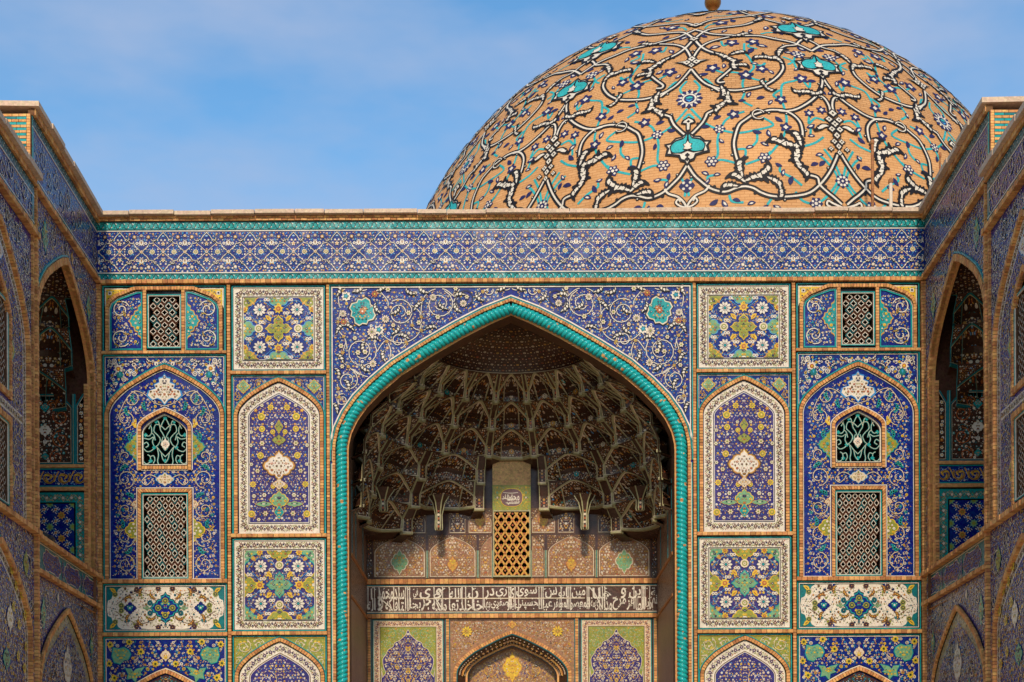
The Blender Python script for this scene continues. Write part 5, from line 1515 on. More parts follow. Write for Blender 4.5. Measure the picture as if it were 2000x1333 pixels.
# ---------------------------------------------------------------- stalactite vault
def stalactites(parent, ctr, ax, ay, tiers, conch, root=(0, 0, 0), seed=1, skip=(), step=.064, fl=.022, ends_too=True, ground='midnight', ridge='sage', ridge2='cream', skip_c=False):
    """rings of small arched niches stepping inwards; tiers from the top: (z bottom, half width, half depth, squareness, number)"""
    ctr = A(ctr); ax, ay = A(ax), A(ay); rg = random.Random(seed)
    def ring(th, rx, ry, e):
        c, s_ = np.cos(th), np.sin(th)
        k = (np.abs(c) ** e + np.abs(s_) ** e) ** (-1 / e)
        return c * k * rx, s_ * k * ry
    def angles(rx, ry, e, n):
        th = np.linspace(0, pi, 721); x, y = ring(th, rx, ry, e)
        L_ = np.r_[0, np.cumsum(np.hypot(np.diff(x), np.diff(y)))]
        return np.interp(np.linspace(0, L_[-1], n + 1), L_, th), L_[-1] / n
    out = []
    zprev, rxp, ryp, ep = conch[0], conch[1], conch[2], 2.0
    for ti, (zb, rx, ry, e, n, nar) in enumerate(tiers):
        # wide niches with narrow piers between them, all measured along the ring
        wl = [nar if i % 2 == 0 else 1.0 for i in range(2 * n + 1)]
        cum = np.r_[0, np.cumsum(wl)] / sum(wl)
        th_, tot = np.linspace(0, pi, 721), 0
        x_, y_ = ring(th_, rx, ry, e); L_ = np.r_[0, np.cumsum(np.hypot(np.diff(x_), np.diff(y_)))]
        th = np.interp(cum * L_[-1], L_, th_); hgt = zprev - zb
        for ci in range(2 * n + 1):
            if (ti, ci) in skip: continue
            pier = ci % 2 == 0
            t0, t1 = th[ci], th[ci + 1]
            wid = (cum[ci + 1] - cum[ci]) * L_[-1]; hw = wid / 2
            dn = min(.24, (1 / sum(wl)) * L_[-1] * .40)
            v0_ = .46 + (ti % 2) * .04
            bw = rg.uniform(.46, .56); drop_ = (.03 if ti < 3 else .06) if pier else 0.0
            z_lo = zb - drop_; hg = zprev - z_lo
            def smap(U, V, h, t0=t0, t1=t1, z_lo=z_lo, hg=hg, hw=hw, rx=rx, ry=ry, e=e, rxp=rxp, ryp=ryp, ep=ep, v0_=v0_, bw=bw, dn=dn, pier=pier):
                u = np.clip(U / hw, -1, 1); v = np.clip(V / hg, -.3, 1)
                t = (t0 + t1) / 2 + u * (t1 - t0) / 2
                q = np.clip((1 - np.abs(u)) / (1 - bw), 0, 1)
                x, y = ring(t, rx, ry, e)
                va = v0_ + (1 - v0_) * (1 - np.abs(u) ** 1.45)
                fr = np.clip(v / np.maximum(va, 1e-4), 0, 1)
                fade = 1 - np.clip((fr - .45) / .55, 0, 1) ** 1.5 if not pier else 1
                kb = 1 + (dn * (q * .95 * fade - .42) if not pier else -dn * (.42 + .06 * q)) / rx
                x, y = x * kb, y * kb
                xp, yp = ring(t, rxp, ryp, ep)
                S_ = lambda w_: np.clip((w_ - v0_) / (1 - v0_), 0, 1) ** .9
                s_ = S_(v) if pier else np.where(v >= va, S_(v), S_(va) * np.clip((fr - .52) / .48, 0, 1) ** 1.7)
                k2 = 1 - .40 * dn / rxp
                x, y = x + (xp * k2 - x) * s_, y + (yp * k2 - y) * s_
                x = ctr[0] + ax[0] * x + ay[0] * y if False else (ctr[0] + ax[0] * x + ay[0] * y, ctr[1] + ax[1] * x + ay[1] * y)
                X_, Y_ = x; z = z_lo + v * hg
                if np.any(h != 0):
                    nx, ny = -(X_ - ctr[0]), -(Y_ - ctr[1]); l = np.hypot(nx, ny) + 1e-6
                    X_ = X_ + nx / l * h; Y_ = Y_ + ny / l * h; z = z - np.abs(h) * .35
                return np.c_[X_, Y_, z]
            mb = MB(smap, root)
            vaf = (lambda u: v0_ + (1 - v0_) * (1 - abs(u / hw) ** 1.45)) if not pier else (lambda u: v0_ + .02)
            us = np.unique(np.r_[np.linspace(-1, 1, 11 if not pier else 5), -bw, bw]) * hw
            for p, q in zip(us[:-1], us[1:]):
                for k in range(5):
                    f0, f1 = k / 5, (k + 1) / 5
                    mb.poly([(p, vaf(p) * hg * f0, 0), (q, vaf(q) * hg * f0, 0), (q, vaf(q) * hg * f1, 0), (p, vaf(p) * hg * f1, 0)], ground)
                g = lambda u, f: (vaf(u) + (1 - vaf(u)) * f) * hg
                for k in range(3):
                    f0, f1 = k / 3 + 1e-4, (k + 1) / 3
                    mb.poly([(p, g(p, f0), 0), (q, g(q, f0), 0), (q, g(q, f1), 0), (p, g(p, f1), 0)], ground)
                mb.poly([(p, 0, 0), (q, 0, 0), (q, 0, -.42), (p, 0, -.42)], ground)      # underside
            arc = A([(u, vaf(u) * hg) for u in np.linspace(-hw, hw, 17 if not pier else 9)])
            if 0 < ci < 2 * n: mb.bar([(u, .010) for u in us], .044, ridge, -.06, .034); mb.bar([(u, .037) for u in us], .012, ridge2, -.02, .037)
            if not pier: mb.bar(arc, .018, ridge, -.02, .016); mb.stroke(offs(arc, -.018), .009, ridge2, .012)
            if ci in (0, 2 * n) and not ends_too: continue
            if ci in (0, 2 * n): out.append(mb.build('stalactite_pier', parent)); continue
            ends = [s for s in (-1, 1) if not ((ci == 0 and s < 0) or (ci == 2 * n and s > 0))]
            for s in ends:
                mb.bar([(s * (hw - .008), .02), (s * (hw - .008), vaf(hw) * hg), (s * (hw - .008), hg * .97)], .015, ridge, -.03, .016)
                mb.stroke([(s * (hw - .022), .04), (s * (hw - .022), vaf(hw) * hg)], .008, ridge2, .010)
                if not pier:
                    mb.bar([(s * bw * hw, .04), (s * bw * hw, vaf(bw * hw) * hg)], .010, ridge, -.02, .009); mb.stroke([(s * (bw * hw - .013), .045), (s * (bw * hw - .013), vaf(bw * hw) * hg * .97)], .007, ridge2, .007)
            poly = A([(-hw + .025, .05)] + [(u, vaf(u) * hg - .02) for u in np.linspace(-hw + .025, hw - .025, 9)] + [(hw - .025, .05)])
            mb.lh = .0016
            if pier:
                for k in range(max(2, int(vaf(0) * hg / .075))):
                    mb.stamp(('f5', 'bud', 'palm')[k % 3], 0, .075 + k * .07, min(.030, hw * .5), k, .006, o=None, p=('cream', 'rust', 'gold')[k % 3], c='rust')
                    for s in (-1, 1): mb.stamp('leaf', s * hw * .55, .10 + k * .07, .016, .8 * s, .005, p=rg.choice(('cream', 'rust', 'gold')))
            else:
                fill(mb, poly, step, fl, DARK_PAL, seed * 1000 + ti * 50 + ci, mirror=0, h=.004, outline=None, leaf=('rust', 'gold', 'cream', 'cream', 'gold', 'rust'), leaves=3, types=('f5', 'ring', 'bud', 'f5', 'palm'), margin=.012)
                if rg.random() < .6: mb.stamp('palm', 0, hg * .33, .065, 0, .011, o='brown', p=rg.choice(('gold', 'cream', 'gold', 'turquoise')), c='white')
                for s in (-1, 1):
                    pl = A([(s * hw * .95, vaf(hw * .95) * hg + .02), (s * hw * .95, hg * .95), (s * hw * .30, hg * .98)])
                    fill(mb, pl, .046, .015, DARK_PAL, ci, h=.004, outline=None, leaf=('rust', 'cream', 'gold'), leaves=1, types=('bud', 'dot', 'f5'), margin=.008)
            out.append(mb.build('stalactite_niche' if not pier else 'stalactite_pier', parent))
        zprev, rxp, ryp, ep = zb, rx, ry, e
    # crowning half dome
    z0, rx, ry, z1 = conch
    nt_, nr = 36, 10
    def cmap(U, V, h):
        # U angle, V 0 rim .. 1 crown
        k = np.cos(np.clip(V, 0, 1) * pi / 2) ** .9; x, y = ring(U, rx, ry, 2.0)
        zz = z0 + (z1 - z0) * np.sin(np.clip(V, 0, 1) * pi / 2)
        return np.c_[ctr[0] + ax[0] * x * (k - h) + ay[0] * y * (k - h), ctr[1] + ax[1] * x * (k - h) + ay[1] * y * (k - h), zz - h * .6]
    mb = MB(cmap, root)
    for i in range(nt_):
        for j in range(nr):
            a, b = i * pi / nt_, (i + 1) * pi / nt_
            mb.poly([(a, j / nr, 0), (b, j / nr, 0), (b, (j + 1) / nr, 0), (a, (j + 1) / nr, 0)], ground)
    cap = mb.build('half_dome', parent)
    mb = MB(cmap, root)
    mb.bar([(a, -.0) for a in np.linspace(0, pi, 41)], .05, ridge, -.03, .02); mb.stroke([(a, .035) for a in np.linspace(0, pi, 41)], .012, ridge2, .012)
    for j in range(8):
        v = .09 + j * .105; r_ = rx * cos(v * pi / 2); n = max(4, int(pi * r_ / .135))
        for i in range(n):
            a = pi * (i + (.5 if j % 2 else .25)) / n
            for da, dv, rr, t in ((0, 0, .030, 'ring' if (i + j) % 2 else 'f6'), (pi / n * .5, .05, .014, 'bud'), (pi / n * .5, -.01, .012, 'dot')):
                p_ = rg.choice(('cream', 'rust', 'gold', 'cream'))
                for q, role, dh in T[t]:
                    if role == 'o' and t != 'ring': continue
                    mb.poly([(a + da + x * rr / max(r_, .12), v + dv + y * rr / (rx * 1.25), .006 + dh * .0016) for x, y in q], {'o': ground, 'p': p_, 'c': 'rust' if p_ == 'cream' else 'cream'}[role])
    mb.build('flower_inlay', cap, 'stuff')
    return out

vault = bpy.data.objects.new('stalactite_vault', None); COL.objects.link(vault); vault.parent = portal
TIERS = [(10.42, 2.05, 1.92, 2.0, 9, .16), (9.98, 2.56, 2.50, 2.0, 9, .16), (9.50, 2.90, 2.92, 2.15, 9, .16), (8.97, 3.04, 3.02, 2.5, 7, .16), (8.42, 3.08, 3.06, 3.4, 7, .18), (7.90, 3.10, 3.08, 6.0, 7, .18)]
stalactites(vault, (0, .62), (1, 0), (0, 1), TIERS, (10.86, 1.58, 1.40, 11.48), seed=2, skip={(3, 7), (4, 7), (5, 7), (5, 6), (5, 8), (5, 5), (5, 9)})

def pendants():
    """the long stalactites that hang clear of the wall"""
    for s in (-1, 1):
        for (x, y, z0, z1, wd) in ((-1.58, 3.28, 7.86, 8.60, .085), (-2.72, 2.55, 8.12, 8.60, .095)):
            mb = MB()
            pts = [(wd, 0), (wd * .5, -wd), (-wd * .5, -wd), (-wd, 0), (-wd * .5, wd * .8), (wd * .5, wd * .8)]
            lv = [(z0, .75), (z0 + .04, .9), (z0 + .45 * (z1 - z0), .8), (z1 - .15, 1.5), (z1, 2.6)]
            for (za, ka), (zb, kb) in zip(lv[:-1], lv[1:]):
                for i in range(6):
                    p, q = pts[i], pts[(i + 1) % 6]
                    mb.poly([(s * x + p[0] * ka, y + p[1] * ka, za), (s * x + q[0] * ka, y + q[1] * ka, za), (s * x + q[0] * kb, y + q[1] * kb, zb), (s * x + p[0] * kb, y + p[1] * kb, zb)], 'midnight' if i in (0, 2, 4) else 'midnight')
                for i in range(6):
                    p = pts[i]
                    a, b = (s * x + p[0] * ka, y + p[1] * ka), (s * x + p[0] * kb, y + p[1] * kb); g = .013
                    mb.poly([(a[0] - g, a[1] - .012, za), (a[0] + g, a[1] - .012, za), (b[0] + g, b[1] - .012, zb), (b[0] - g, b[1] - .012, zb)], 'sage')
            mb.poly([(s * x + p[0] * .75, y + p[1] * .75, z0) for p in pts][::-1], 'sage')
            for k in range(5):
                mb.poly([(s * x + cx_ * .028, y - wd * .86 - .014, z0 + .07 + k * .085 + cy_ * .03) for cx_, cy_ in circ(5)], 'cream' if k % 2 else 'rust')
            mb.build('pendant', vault)
pendants()
# ================================================================== mirror the left half of the portal to the right
def mirror_left():
    for o in LEFT:
        c = o.copy(); COL.objects.link(c); c.parent = o.parent
        c.scale = (-1, 1, 1)
        for ch in list(o.children): copy_tree(ch, c)
mirror_left()

# ================================================================== the flanking walls
def wall_frame(O, P_):
    O, P_ = A(O), A(P_); d = P_ - O; l = np.linalg.norm(d); d = d / l; n = A([-d[1], d[0]])
    if n[0] < 0: n = -n
    return lambda u, v, h: np.c_[O[0] + d[0] * u + n[0] * h, O[1] + d[1] * u + n[1] * h, v], l

def horiz_band(mb, u0, u1, z0, z1, m, hh, h0=-.02): mb.box(u0, u1, z0, z1, h0, hh, m, 'k')

def running_frieze(parent, fm, u0, u1, z0, z1, org, seed, ground='cobalt', band='turquoise_deep'):
    """blue arabesque band framed by two turquoise edgings"""
    mb = MB(fm, org)
    mb.box(u0, u1, z0, z1, -.04, 0, ground, 'k')
    base = mb.build('tiled_frieze', parent)
    mb = MB(fm, org); t = .17
    for a, b in ((z1 - t, z1), (z0, z0 + t)):
        mb.box(u0, u1, a, b, -.02, .008, band, 'k'); s_band(mb, u0 + .01, u1 - .01, a, b, .0115)
    mb.box(u0, u1, z0 + t, z0 + t + .018, -.02, .012, 'white', 'k'); mb.box(u0, u1, z1 - t - .018, z1 - t, -.02, .012, 'white', 'k')
    mb.build('turquoise_edging', base, 'stuff')
    mb = MB(fm, org)
    r = rect(u0 + .03, z0 + t + .03, u1 - .03, z1 - t - .03); ins = ins_of(r, .01)
    zc = (z0 + z1) / 2; n = max(1, int((u1 - u0) / .42))
    for k in range(n + 1):
        u = u0 + (u1 - u0) * (k + .5) / (n + 1)
        scroll(mb, u, zc + (.10 if k % 2 else -.10), .19, 1.57 * (1 if k % 2 else -1), 1.4, 1 if k % 2 else -1, .016, m='cream', ins=ins, leafs=3, lm='white', lo='black')
    mb.lh = .0012
    fill(mb, r, .105, .032, [(3, 'white', 'navy'), (2, 'cream', 'olive'), (1.2, 'gold', 'white'), (.6, 'yellow', 'rust')], seed, h=.003, leaf=('sky_blue', 'sky_blue', 'cobalt', 'gold'), leaves=2, types=('f5', 'f6', 'bud', 'fat', 'palm'), margin=.02)
    mb.build('flower_inlay', base, 'stuff')
    return base

def arabesque(parent, fm, poly, ground, org, seed, spirals=(), avoid=(), meds=(), step=.10, pal=None, name='tile_panel', leaf=('sky_blue', 'white', 'gold', 'cream'), lm='white', h0=0.0):
    mb = MB(fm, org); mb.poly([(x, y, h0) for x, y in A(poly)], ground)
    base = mb.build(name, parent)
    mb = MB(fm, org)
    ins0 = ins_of(poly, .02); av = [A(a) for a in avoid]
    def ins(q):
        o = ins0(q)
        for a in av: o &= ~pip(a, q)
        return o
    mm = [*avoid]
    for (shape, x, z, w_, h_, f, e, sd) in meds: mm.append(medallion(mb, shape, x, z, w_, h_, f, e, sd, h=h0 + .012, step=.09))
    for (x, z, r_, a0, sg) in spirals: scroll(mb, x, z, r_, a0, 1.45, sg, .018, m='cream', ins=ins, h=h0 + .009, leafs=3, lm=lm, lo='black')
    fill(mb, poly, step, step * .37, pal or [(3, 'cream', 'olive'), (2, 'white', 'navy'), (1.8, 'gold', 'rust'), (1.2, 'yellow', 'rust')], seed, avoid=mm, h=h0 + .0035, leaf=leaf, leaves=3, types=('f5', 'f6', 'bud', 'fat', 'palm'), margin=.03)
    mb.build('flower_inlay', base, 'stuff')
    return base

LED1, LED2 = 6.31, 5.74

def corner_wall():
    O, E_ = (-8.08, 0.0), (-7.91, -4.62)
    fm, l = wall_frame(O, E_)
    root = thing('flanking_wall', 'left tiled side wall with deep stalactite alcove, beside the portal corner', 'wall', (-8.1, -2.3, 0))
    org = A(root.location)
    # upper body behind the tiles: thick brick wall, its end showing striped brick
    mb = MB(fm, org)
    a0, a1, asz, aza = .45, 4.43, 10.02, 11.60
    ac, aw = (a0 + a1) / 2, (a1 - a0) / 2
    T_ = 13.27
    # body pieces round the alcove opening
    mb.box(-.02, l + .02, 11.75, T_, -.82, -.06, 'mortar', 'f'); mb.box(l - .0, l + .02, 0, T_, -.82, -.06, 'mortar', '')
    mb.poly([(0, 11.7, -.06), (l, 11.7, -.06), (l, T_, -.06), (0, T_, -.06)], 'mortar')
    mb.poly([(0, 0, -.06), (l, 0, -.06), (l, LED1, -.06), (0, LED1, -.06)], 'mortar')
    # building mass behind, kept clear of the alcove
    mb.poly([(-1.0, 0, -3.2), (8, 0, -3.2), (8, 12.0, -3.2), (-1.0, 12.0, -3.2)], 'brick_mid')
    mb.poly([(-1.0, 12.0, -.8), (8, 12.0, -.8), (8, 12.0, -3.2), (-1.0, 12.0, -3.2)], 'brick_dark')
    mb.build('masonry_body', root)
    # striped end of the parapet: courses of buff brick and turquoise glazed brick
    fe = lambda u, v, h: np.c_[E_[0] + u, E_[1] - h - .02, v]
    zc = 13.27; row = 0; rg = random.Random(8)
    eb = MB(fe, org); eb.box(-.72, -.005, 11.0, 13.27, -.02, .004, 'mortar', 'k'); eb.build('striped_end', root)
    proto = {}
    while zc > 11.9:
        gl = row % 2 == 1; hh = .0455
        cuts = [-.70, -.62] + ([-.62 + .145 * k + rg.uniform(-.02, .02) for k in range(1, 4)] if not gl else [-.62 + .19 * k for k in range(1, 3)]) + [-.075, -.01]
        cuts = sorted(cuts)
        for a, b in zip(cuts[:-1], cuts[1:]):
            if b - a < .02: continue
            g = gl and a >= -.63 and b <= -.07
            q = MB(fe, org); q.box(a + .004, b - .004, zc - hh + .004, zc - .002, -.01, (.016 if g else .022) + rg.uniform(-.004, .004), rng_pick(('turquoise', 'turquoise', 'turquoise_deep')) if g else rg.choice(('brick_pale', 'brick_pale', 'brick_mid')), 'k')
            q.build('glazed_brick' if g else 'brick', root)
        zc -= hh; row += 1
    # coping
    coping(root, fm, -.16, l + .07, 13.375, 13.46, -.80, .15, 6, 11, org)
    coping_end = None
    mb = MB(fm, org); mb.bricks([(.0, 13.32), (l, 13.32)], .10, -.06, .06, size=.125, seed=3); mb.build('brick_course', root, 'stuff')
    running_frieze(root, fm, .0, l - .02, 12.13, 13.27, org, 201)
    mb = MB(fm, org); mb.box(l - .10, l - .02, 12.13, 13.27, -.02, .010, 'turquoise_deep', 'k'); mb.build('end_border', root)
    ledge(root, fm, -.02, l, 12.06, 12.13, .10, 12, org)
    # arch wall
    out = arch(ac, aw, asz, aza, LED1 + .08)
    wallp = keyhole(rect(.0, LED1 + .05, l, 12.06), out)
    arabesque(root, fm, wallp, 'cobalt', org, 203, spirals=[(.9, 11.5, .25, 1, 1), (1.6, 11.75, .18, 2, -1), (3.3, 11.75, .2, 2, 1), (3.9, 11.4, .26, 1, -1), (2.4, 11.85, .13, 0, 1), (.35, 10.9, .2, 1.5, 1), (4.2, 10.9, .2, 1.5, -1)],
              avoid=[offs(out, .10)], meds=[(LOZ, 3.85, 11.55, .22, .30, 'green', 'turquoise', 204), (LOZ, .75, 11.35, .2, .28, 'green', 'turquoise', 205), (LOZ, 2.0, 11.86, .10, .13, 'gold', 'yellow', 206)])
    strip_obj(root, fm, offs(out, .0), (.10, .02), .05, seed=20, origin=org, line_l=[('black', .014, .02), ('turquoise', .03, .035)])
    strip_obj(root, fm, [(l - .045, LED1 + .05), (l - .045, 12.06)], .085, .07, seed=21, origin=org)
    # soffit of the opening
    mb = MB(fm, org); pa = offs(out, -.02)
    for i in range(len(pa) - 1):
        mb.poly([(*pa[i], .04), (*pa[i + 1], .04), (*pa[i + 1], -.09), (*pa[i], -.09)], 'brick_mid')
    mb.build('arch_reveal', root)
    # ---- alcove inside
    J = -.45          # plane of the far jamb (faces the viewer)
    fj = lambda u, v, h: np.c_[u, np.full_like(np.asarray(u, float), J) - h, v]
    ZJ = lambda py: 1.6 + (1600 - py) / 101.5
    XJ = lambda px: (px - 1004) / 101.5
    xr, xl = XJ(178.5), -10.6
    al = MB(fj, org); al.poly([(xl, 5.5, 0), (-8.0, 5.5, 0), (-8.0, 9.7, 0), (xl, 9.7, 0)], 'mortar'); al.poly([(xl, 5.5, -.004), (xl, 5.5, 4.4), (xl, 12, 4.4), (xl, 12, -.004)], 'plum')
    al.poly([(xl, 5.6, 0), (-8.0, 5.6, 0), (-8.0, 5.6, 4.3), (xl, 5.6, 4.3)], 'brick_mid')
    al.poly([(xl, 5.5, 4.2), (-8.2, 5.5, 4.2), (-8.2, 12, 4.2), (xl, 12, 4.2)], 'plum')
    al.poly([(xl, 9.6, .004), (-8.13, 9.6, .004), (-8.13, 12, .004), (xl, 12, .004)], 'midnight')
    al.poly([(xl, 12, 0), (-8.1, 12, 0), (-8.1, 12, 4.4), (xl, 12, 4.4)], 'midnight')
    alc = al.build('alcove', root)
    strip_obj(root, fj, [(xr - .045, 5.5), (xr - .045, 10.0)], .08, .03, seed=22, origin=org, rows=1)
    # square carpet of stars with a turquoise border
    x1, z0, z1 = XJ(173), 6.0, ZJ(958)
    mb = MB(fj, org); mb.poly([(xl, z0, .004), (x1, z0, .004), (x1, z1, .004), (xl, z1, .004)], 'turquoise')
    bw = .17
    vine_border(mb, [(xl, z1 - .03 - bw / 2), (x1 - .03 - bw / 2, z1 - .03 - bw / 2), (x1 - .03 - bw / 2, z0)], bw, False, .16, h=.008, vine='brown', flower='white', leafm='gold', dots='green')
    mb.bar([(xl, z1), (x1, z1), (x1, z0)], .02, 'black', -.01, .02)
    i1, j1 = x1 - .06 - bw, z1 - .06 - bw
    mb.poly([(xl, z0, .010), (i1 + .03, z0, .010), (i1 + .03, j1 + .03, .010), (xl, j1 + .03, .010)], 'black'); mb.poly([(xl, z0, .012), (i1, z0, .012), (i1, j1, .012), (xl, j1, .012)], 'cobalt')
    pn = mb.build('star_carpet_panel', root)
    mb = MB(fj, org); mb.clip = (xl, z0, i1, j1); p = .222
    for i in range(11):
        for j in range(10):
            x, z = i1 - .02 - i * p, j1 - .0 - j * p
            if (i + j) % 2 == 0: mb.stamp('star', x, z, .088, .2, .016, o='rust' if j % 2 else 'olive', p='gold' if j % 2 else 'green', c='olive')
            mb.stamp('f5', x - p / 2, z - p / 2, .042, 0, .018, o='white', p='gold', c='rust')
            for a in range(4): mb.stamp('leaf', x - p / 2 + .07 * cos(a * pi / 2), z - p / 2 + .07 * sin(a * pi / 2), .026, a * pi / 2 + .8, .017, p='white')
            for a in range(4): mb.stamp('leaf', x + .11 * cos(a * pi / 2 + .78), z + .11 * sin(a * pi / 2 + .78), .028, a * pi / 2 + .78, .015, p='sky_blue' if a % 2 else 'white')
    mb.build('flower_inlay', pn, 'stuff')
    mb = MB(fj, org); mb.box(xl, xr - .05, ZJ(956), ZJ(949), -.01, .05, 'brick_mid', 'k'); mb.box(xl, xr - .05, ZJ(911), ZJ(905), -.01, .05, 'brick_mid', 'k'); mb.build('brick_ledge', root)
    # golden scroll band
    b0, b1 = ZJ(948), ZJ(912); xb = XJ(175)
    mb = MB(fj, org); mb.poly([(xl, b0, .004), (xb, b0, .004), (xb, b1, .004), (xl, b1, .004)], 'cobalt'); mb.bar([(xl, b1 - .012), (xb - .012, b1 - .012), (xb - .012, b0 + .012), (xl, b0 + .012)], .022, 'turquoise', -.01, .016)
    gb = mb.build('golden_scroll_band', root)
    mb = MB(fj, org); c = (b0 + b1) / 2
    for k in range(8):
        x = xb - .16 - k * .29
        p = spiral(x, c, .125, .6, 1.25, -1, .25); mb.stroke(p, .030, 'gold', .016); mb.stroke(p, .012, 'brown', .018)
        for a in (0, 2, 4): mb.stamp('split', x + .05 * cos(a), c + .05 * sin(a), .05, a + .7, .020, o='gold', p='yellow')
        q = crm([(x + .11, c - .08), (x + .15, c + .03), (x + .2, c + .12)], 4); mb.stroke(q, .026, 'gold', .015)
    fill(mb, rect(xl, b0 + .03, xb - .03, b1 - .03), .07, .020, [(2, 'sky_blue', 'white'), (2, 'white', 'navy')], 210, h=.008, outline=None, leaf=('sky_blue', 'white'), leaves=2, types=('bud', 'f5'))
    mb.build('flower_inlay', gb, 'stuff')
    # dark scroll panels
    p0, p1 = ZJ(903), ZJ(768)
    for (xa, xb2, main) in ((xl, XJ(146.5), True), (XJ(154.5), XJ(174), False)):
        sh = A([(xa, p0), (xb2, p0), (xb2, p1 - .25), (xb2 - .22, p1), (xa, p1)]) if main else A([(xa, p0), (xb2, p0), (xb2, p1 + .02), (xb2 - .06, p1), (xa, p1 - .22)])
        mb = MB(fj, org); mb.poly([(x, z, .004) for x, z in sh], 'midnight'); mb.bar(sh, .022, 'turquoise_deep', -.01, .018, True); mb.bar(offs(sh, .024, True), .008, 'cream', -.01, .012, True)
        dp = mb.build('dark_scroll_panel', root)
        mb = MB(fj, org); ins = ins_of(sh, .03)
        if main:
            cx = xb2 - .52; zc_ = (p0 + p1) / 2
            for k in range(2):
                for s in (-1, 1):
                    for (dx, dz, r_) in ((.30, .28, .17), (.30, -.16, .17), (.22, -.50, .14), (.14, .50, .10)):
                        q = spiral(cx - k * 1.06 + s * dx, zc_ + dz - .04, r_, 1.57, 1.4, s, .25); mb.stroke(q, .018, 'rust', .010, ins=ins)
                        q = spiral(cx - k * 1.06 + s * dx, zc_ + dz + .10, r_ * .7, -1.57, 1.2, -s, .25); mb.stroke(q, .010, 'turquoise_deep', .009, ins=ins)
                c2 = cx - k * 1.06
                medallion(mb, OGEE, c2, zc_ - .02, .12, .14, 'white', 'cream', 211, h=.016, pal=[(1, 'brown', 'rust')], step=.07); medallion(mb, LOZ, c2, zc_ + .42, .10, .10, 'turquoise', 'turquoise_deep', 212, h=.016); medallion(mb, LOZ, c2, zc_ - .52, .08, .08, 'turquoise', 'turquoise_deep', 213, h=.016)
                mb.stamp('palm', c2, zc_ - .24, .05, 0, .018, o='navy', p='white', c='cream')
        else:
            for k in range(8): mb.stamp('f6', (xa + xb2) / 2, p0 + .10 + k * .145, .056, k, .012, o='black', p=('white', 'cream', 'rust')[k % 3], c='gold')
        fill(mb, sh, .105, .030, [(3, 'white', 'gold'), (1, 'cream', 'rust'), (.6, 'turquoise', 'white')], 214, h=.006, outline=None, leaf=('rust', 'turquoise_deep', 'cream'), leaves=2, types=('f5', 'f6', 'bud'), margin=.05)
        mb.build('flower_inlay', dp, 'stuff')
    mb = MB(fj, org); mb.box(XJ(147.5), XJ(153.5), ZJ(905), ZJ(768), -.01, .05, 'turquoise_deep', 'k'); mb.box(XJ(149.3), XJ(150.1), ZJ(905), ZJ(768), .03, .055, 'sage', 'k'); mb.build('rib', root)
    # its own little stalactite vault
    vt = bpy.data.objects.new('stalactite_vault', None); COL.objects.link(vt); vt.parent = root
    stalactites(vt, (-8.17, -2.44), (0, 1), (-1, 0), [(10.86, 1.42, 1.42, 2.0, 5, .2), (10.22, 1.75, 1.75, 2.6, 5, .2), (9.50, 1.96, 1.95, 5.0, 3, .2)], (11.30, 1.0, 1.0, 11.62), org, seed=5, step=.10, fl=.036, ridge='turquoise_deep', ridge2='sage', ends_too=False)
    # ---- below the alcove: ledge, cartouche band, ledge, arched panel
    ledge(root, fm, -.02, l, LED1 - .02, LED1 + .05, .12, 13, org)
    mb = MB(fm, org); mb.box(0, l, LED2 + .05, LED1 - .02, -.04, 0, 'turquoise_deep', 'k'); cb = mb.build('cartouche_band', root)
    mb = MB(fm, org); z0, z1 = LED2 + .05, LED1 - .02; zc = (z0 + z1) / 2
    mb.bar([(.02, z0 + .03), (.02, z1 - .03), (l - .02, z1 - .03), (l - .02, z0 + .03)], .014, 'cream', -.01, .012, True)
    for k in range(3):
        c = .62 + k * 1.42
        sh = quarter([(0, .78), (.3, .78), (.42, .92), (.7, .9), (.78, .55), (.92, .45), (1, 0)]) * A([.62, .21]) + A([c, zc])
        mb.poly(sh, 'cream', .006); mb.poly((sh - A([c, zc])) * A([.965, .90]) + A([c, zc]), 'cobalt', .008)
        fill(mb, sh, .085, .030, [(2, 'rust', 'cream'), (2, 'gold', 'rust'), (1, 'cream', 'rust')], 220 + k, mirror=c, h=.010, outline='navy', leaf=('gold', 'rust', 'sky_blue'), leaves=2, margin=.03)
        if k < 2: medallion(mb, LOZ, c + .71, zc, .08, .20, 'cobalt', 'cream', 221, pal=[(1, 'gold', 'rust')], step=.06)
    mb.build('flower_inlay', cb, 'stuff')
    ledge(root, fm, -.02, l, LED2 - .02, LED2 + .05, .10, 14, org)
    lc, lw = 2.50, 1.90
    lo = arch(lc, lw, 3.9, 5.36, .3)
    arabesque(root, fm, rect(.0, .1, l, LED2 - .02), 'violet', org, 230, spirals=[(.6, 5.2, .22, 1, 1), (1.2, 5.5, .15, 2, -1), (3.8, 5.4, .18, 1, -1), (4.25, 5.0, .2, 2, 1), (.35, 4.6, .18, 1, 1), (4.35, 4.4, .15, 2, -1), (.3, 4.1, .15, 2, -1)], avoid=[offs(lo, .08)],
              meds=[(LOZ, 4.05, 5.1, .17, .30, 'green', 'turquoise', 231), (LOZ, .62, 4.95, .15, .28, 'green', 'turquoise', 232), (LOZ, 3.1, 5.5, .08, .11, 'cream', 'turquoise', 233)])
    strip_obj(root, fm, lo, .085, .06, seed=23, origin=org, line_l=[('black', .014, .02)], line_r=[('black', .02, .02)])
    li = offs(lo, -.06)
    arabesque(root, fm, li, 'sage', org, 234, h0=.004, step=.09, name='arch_border')
    l2 = offs(lo, -.26)
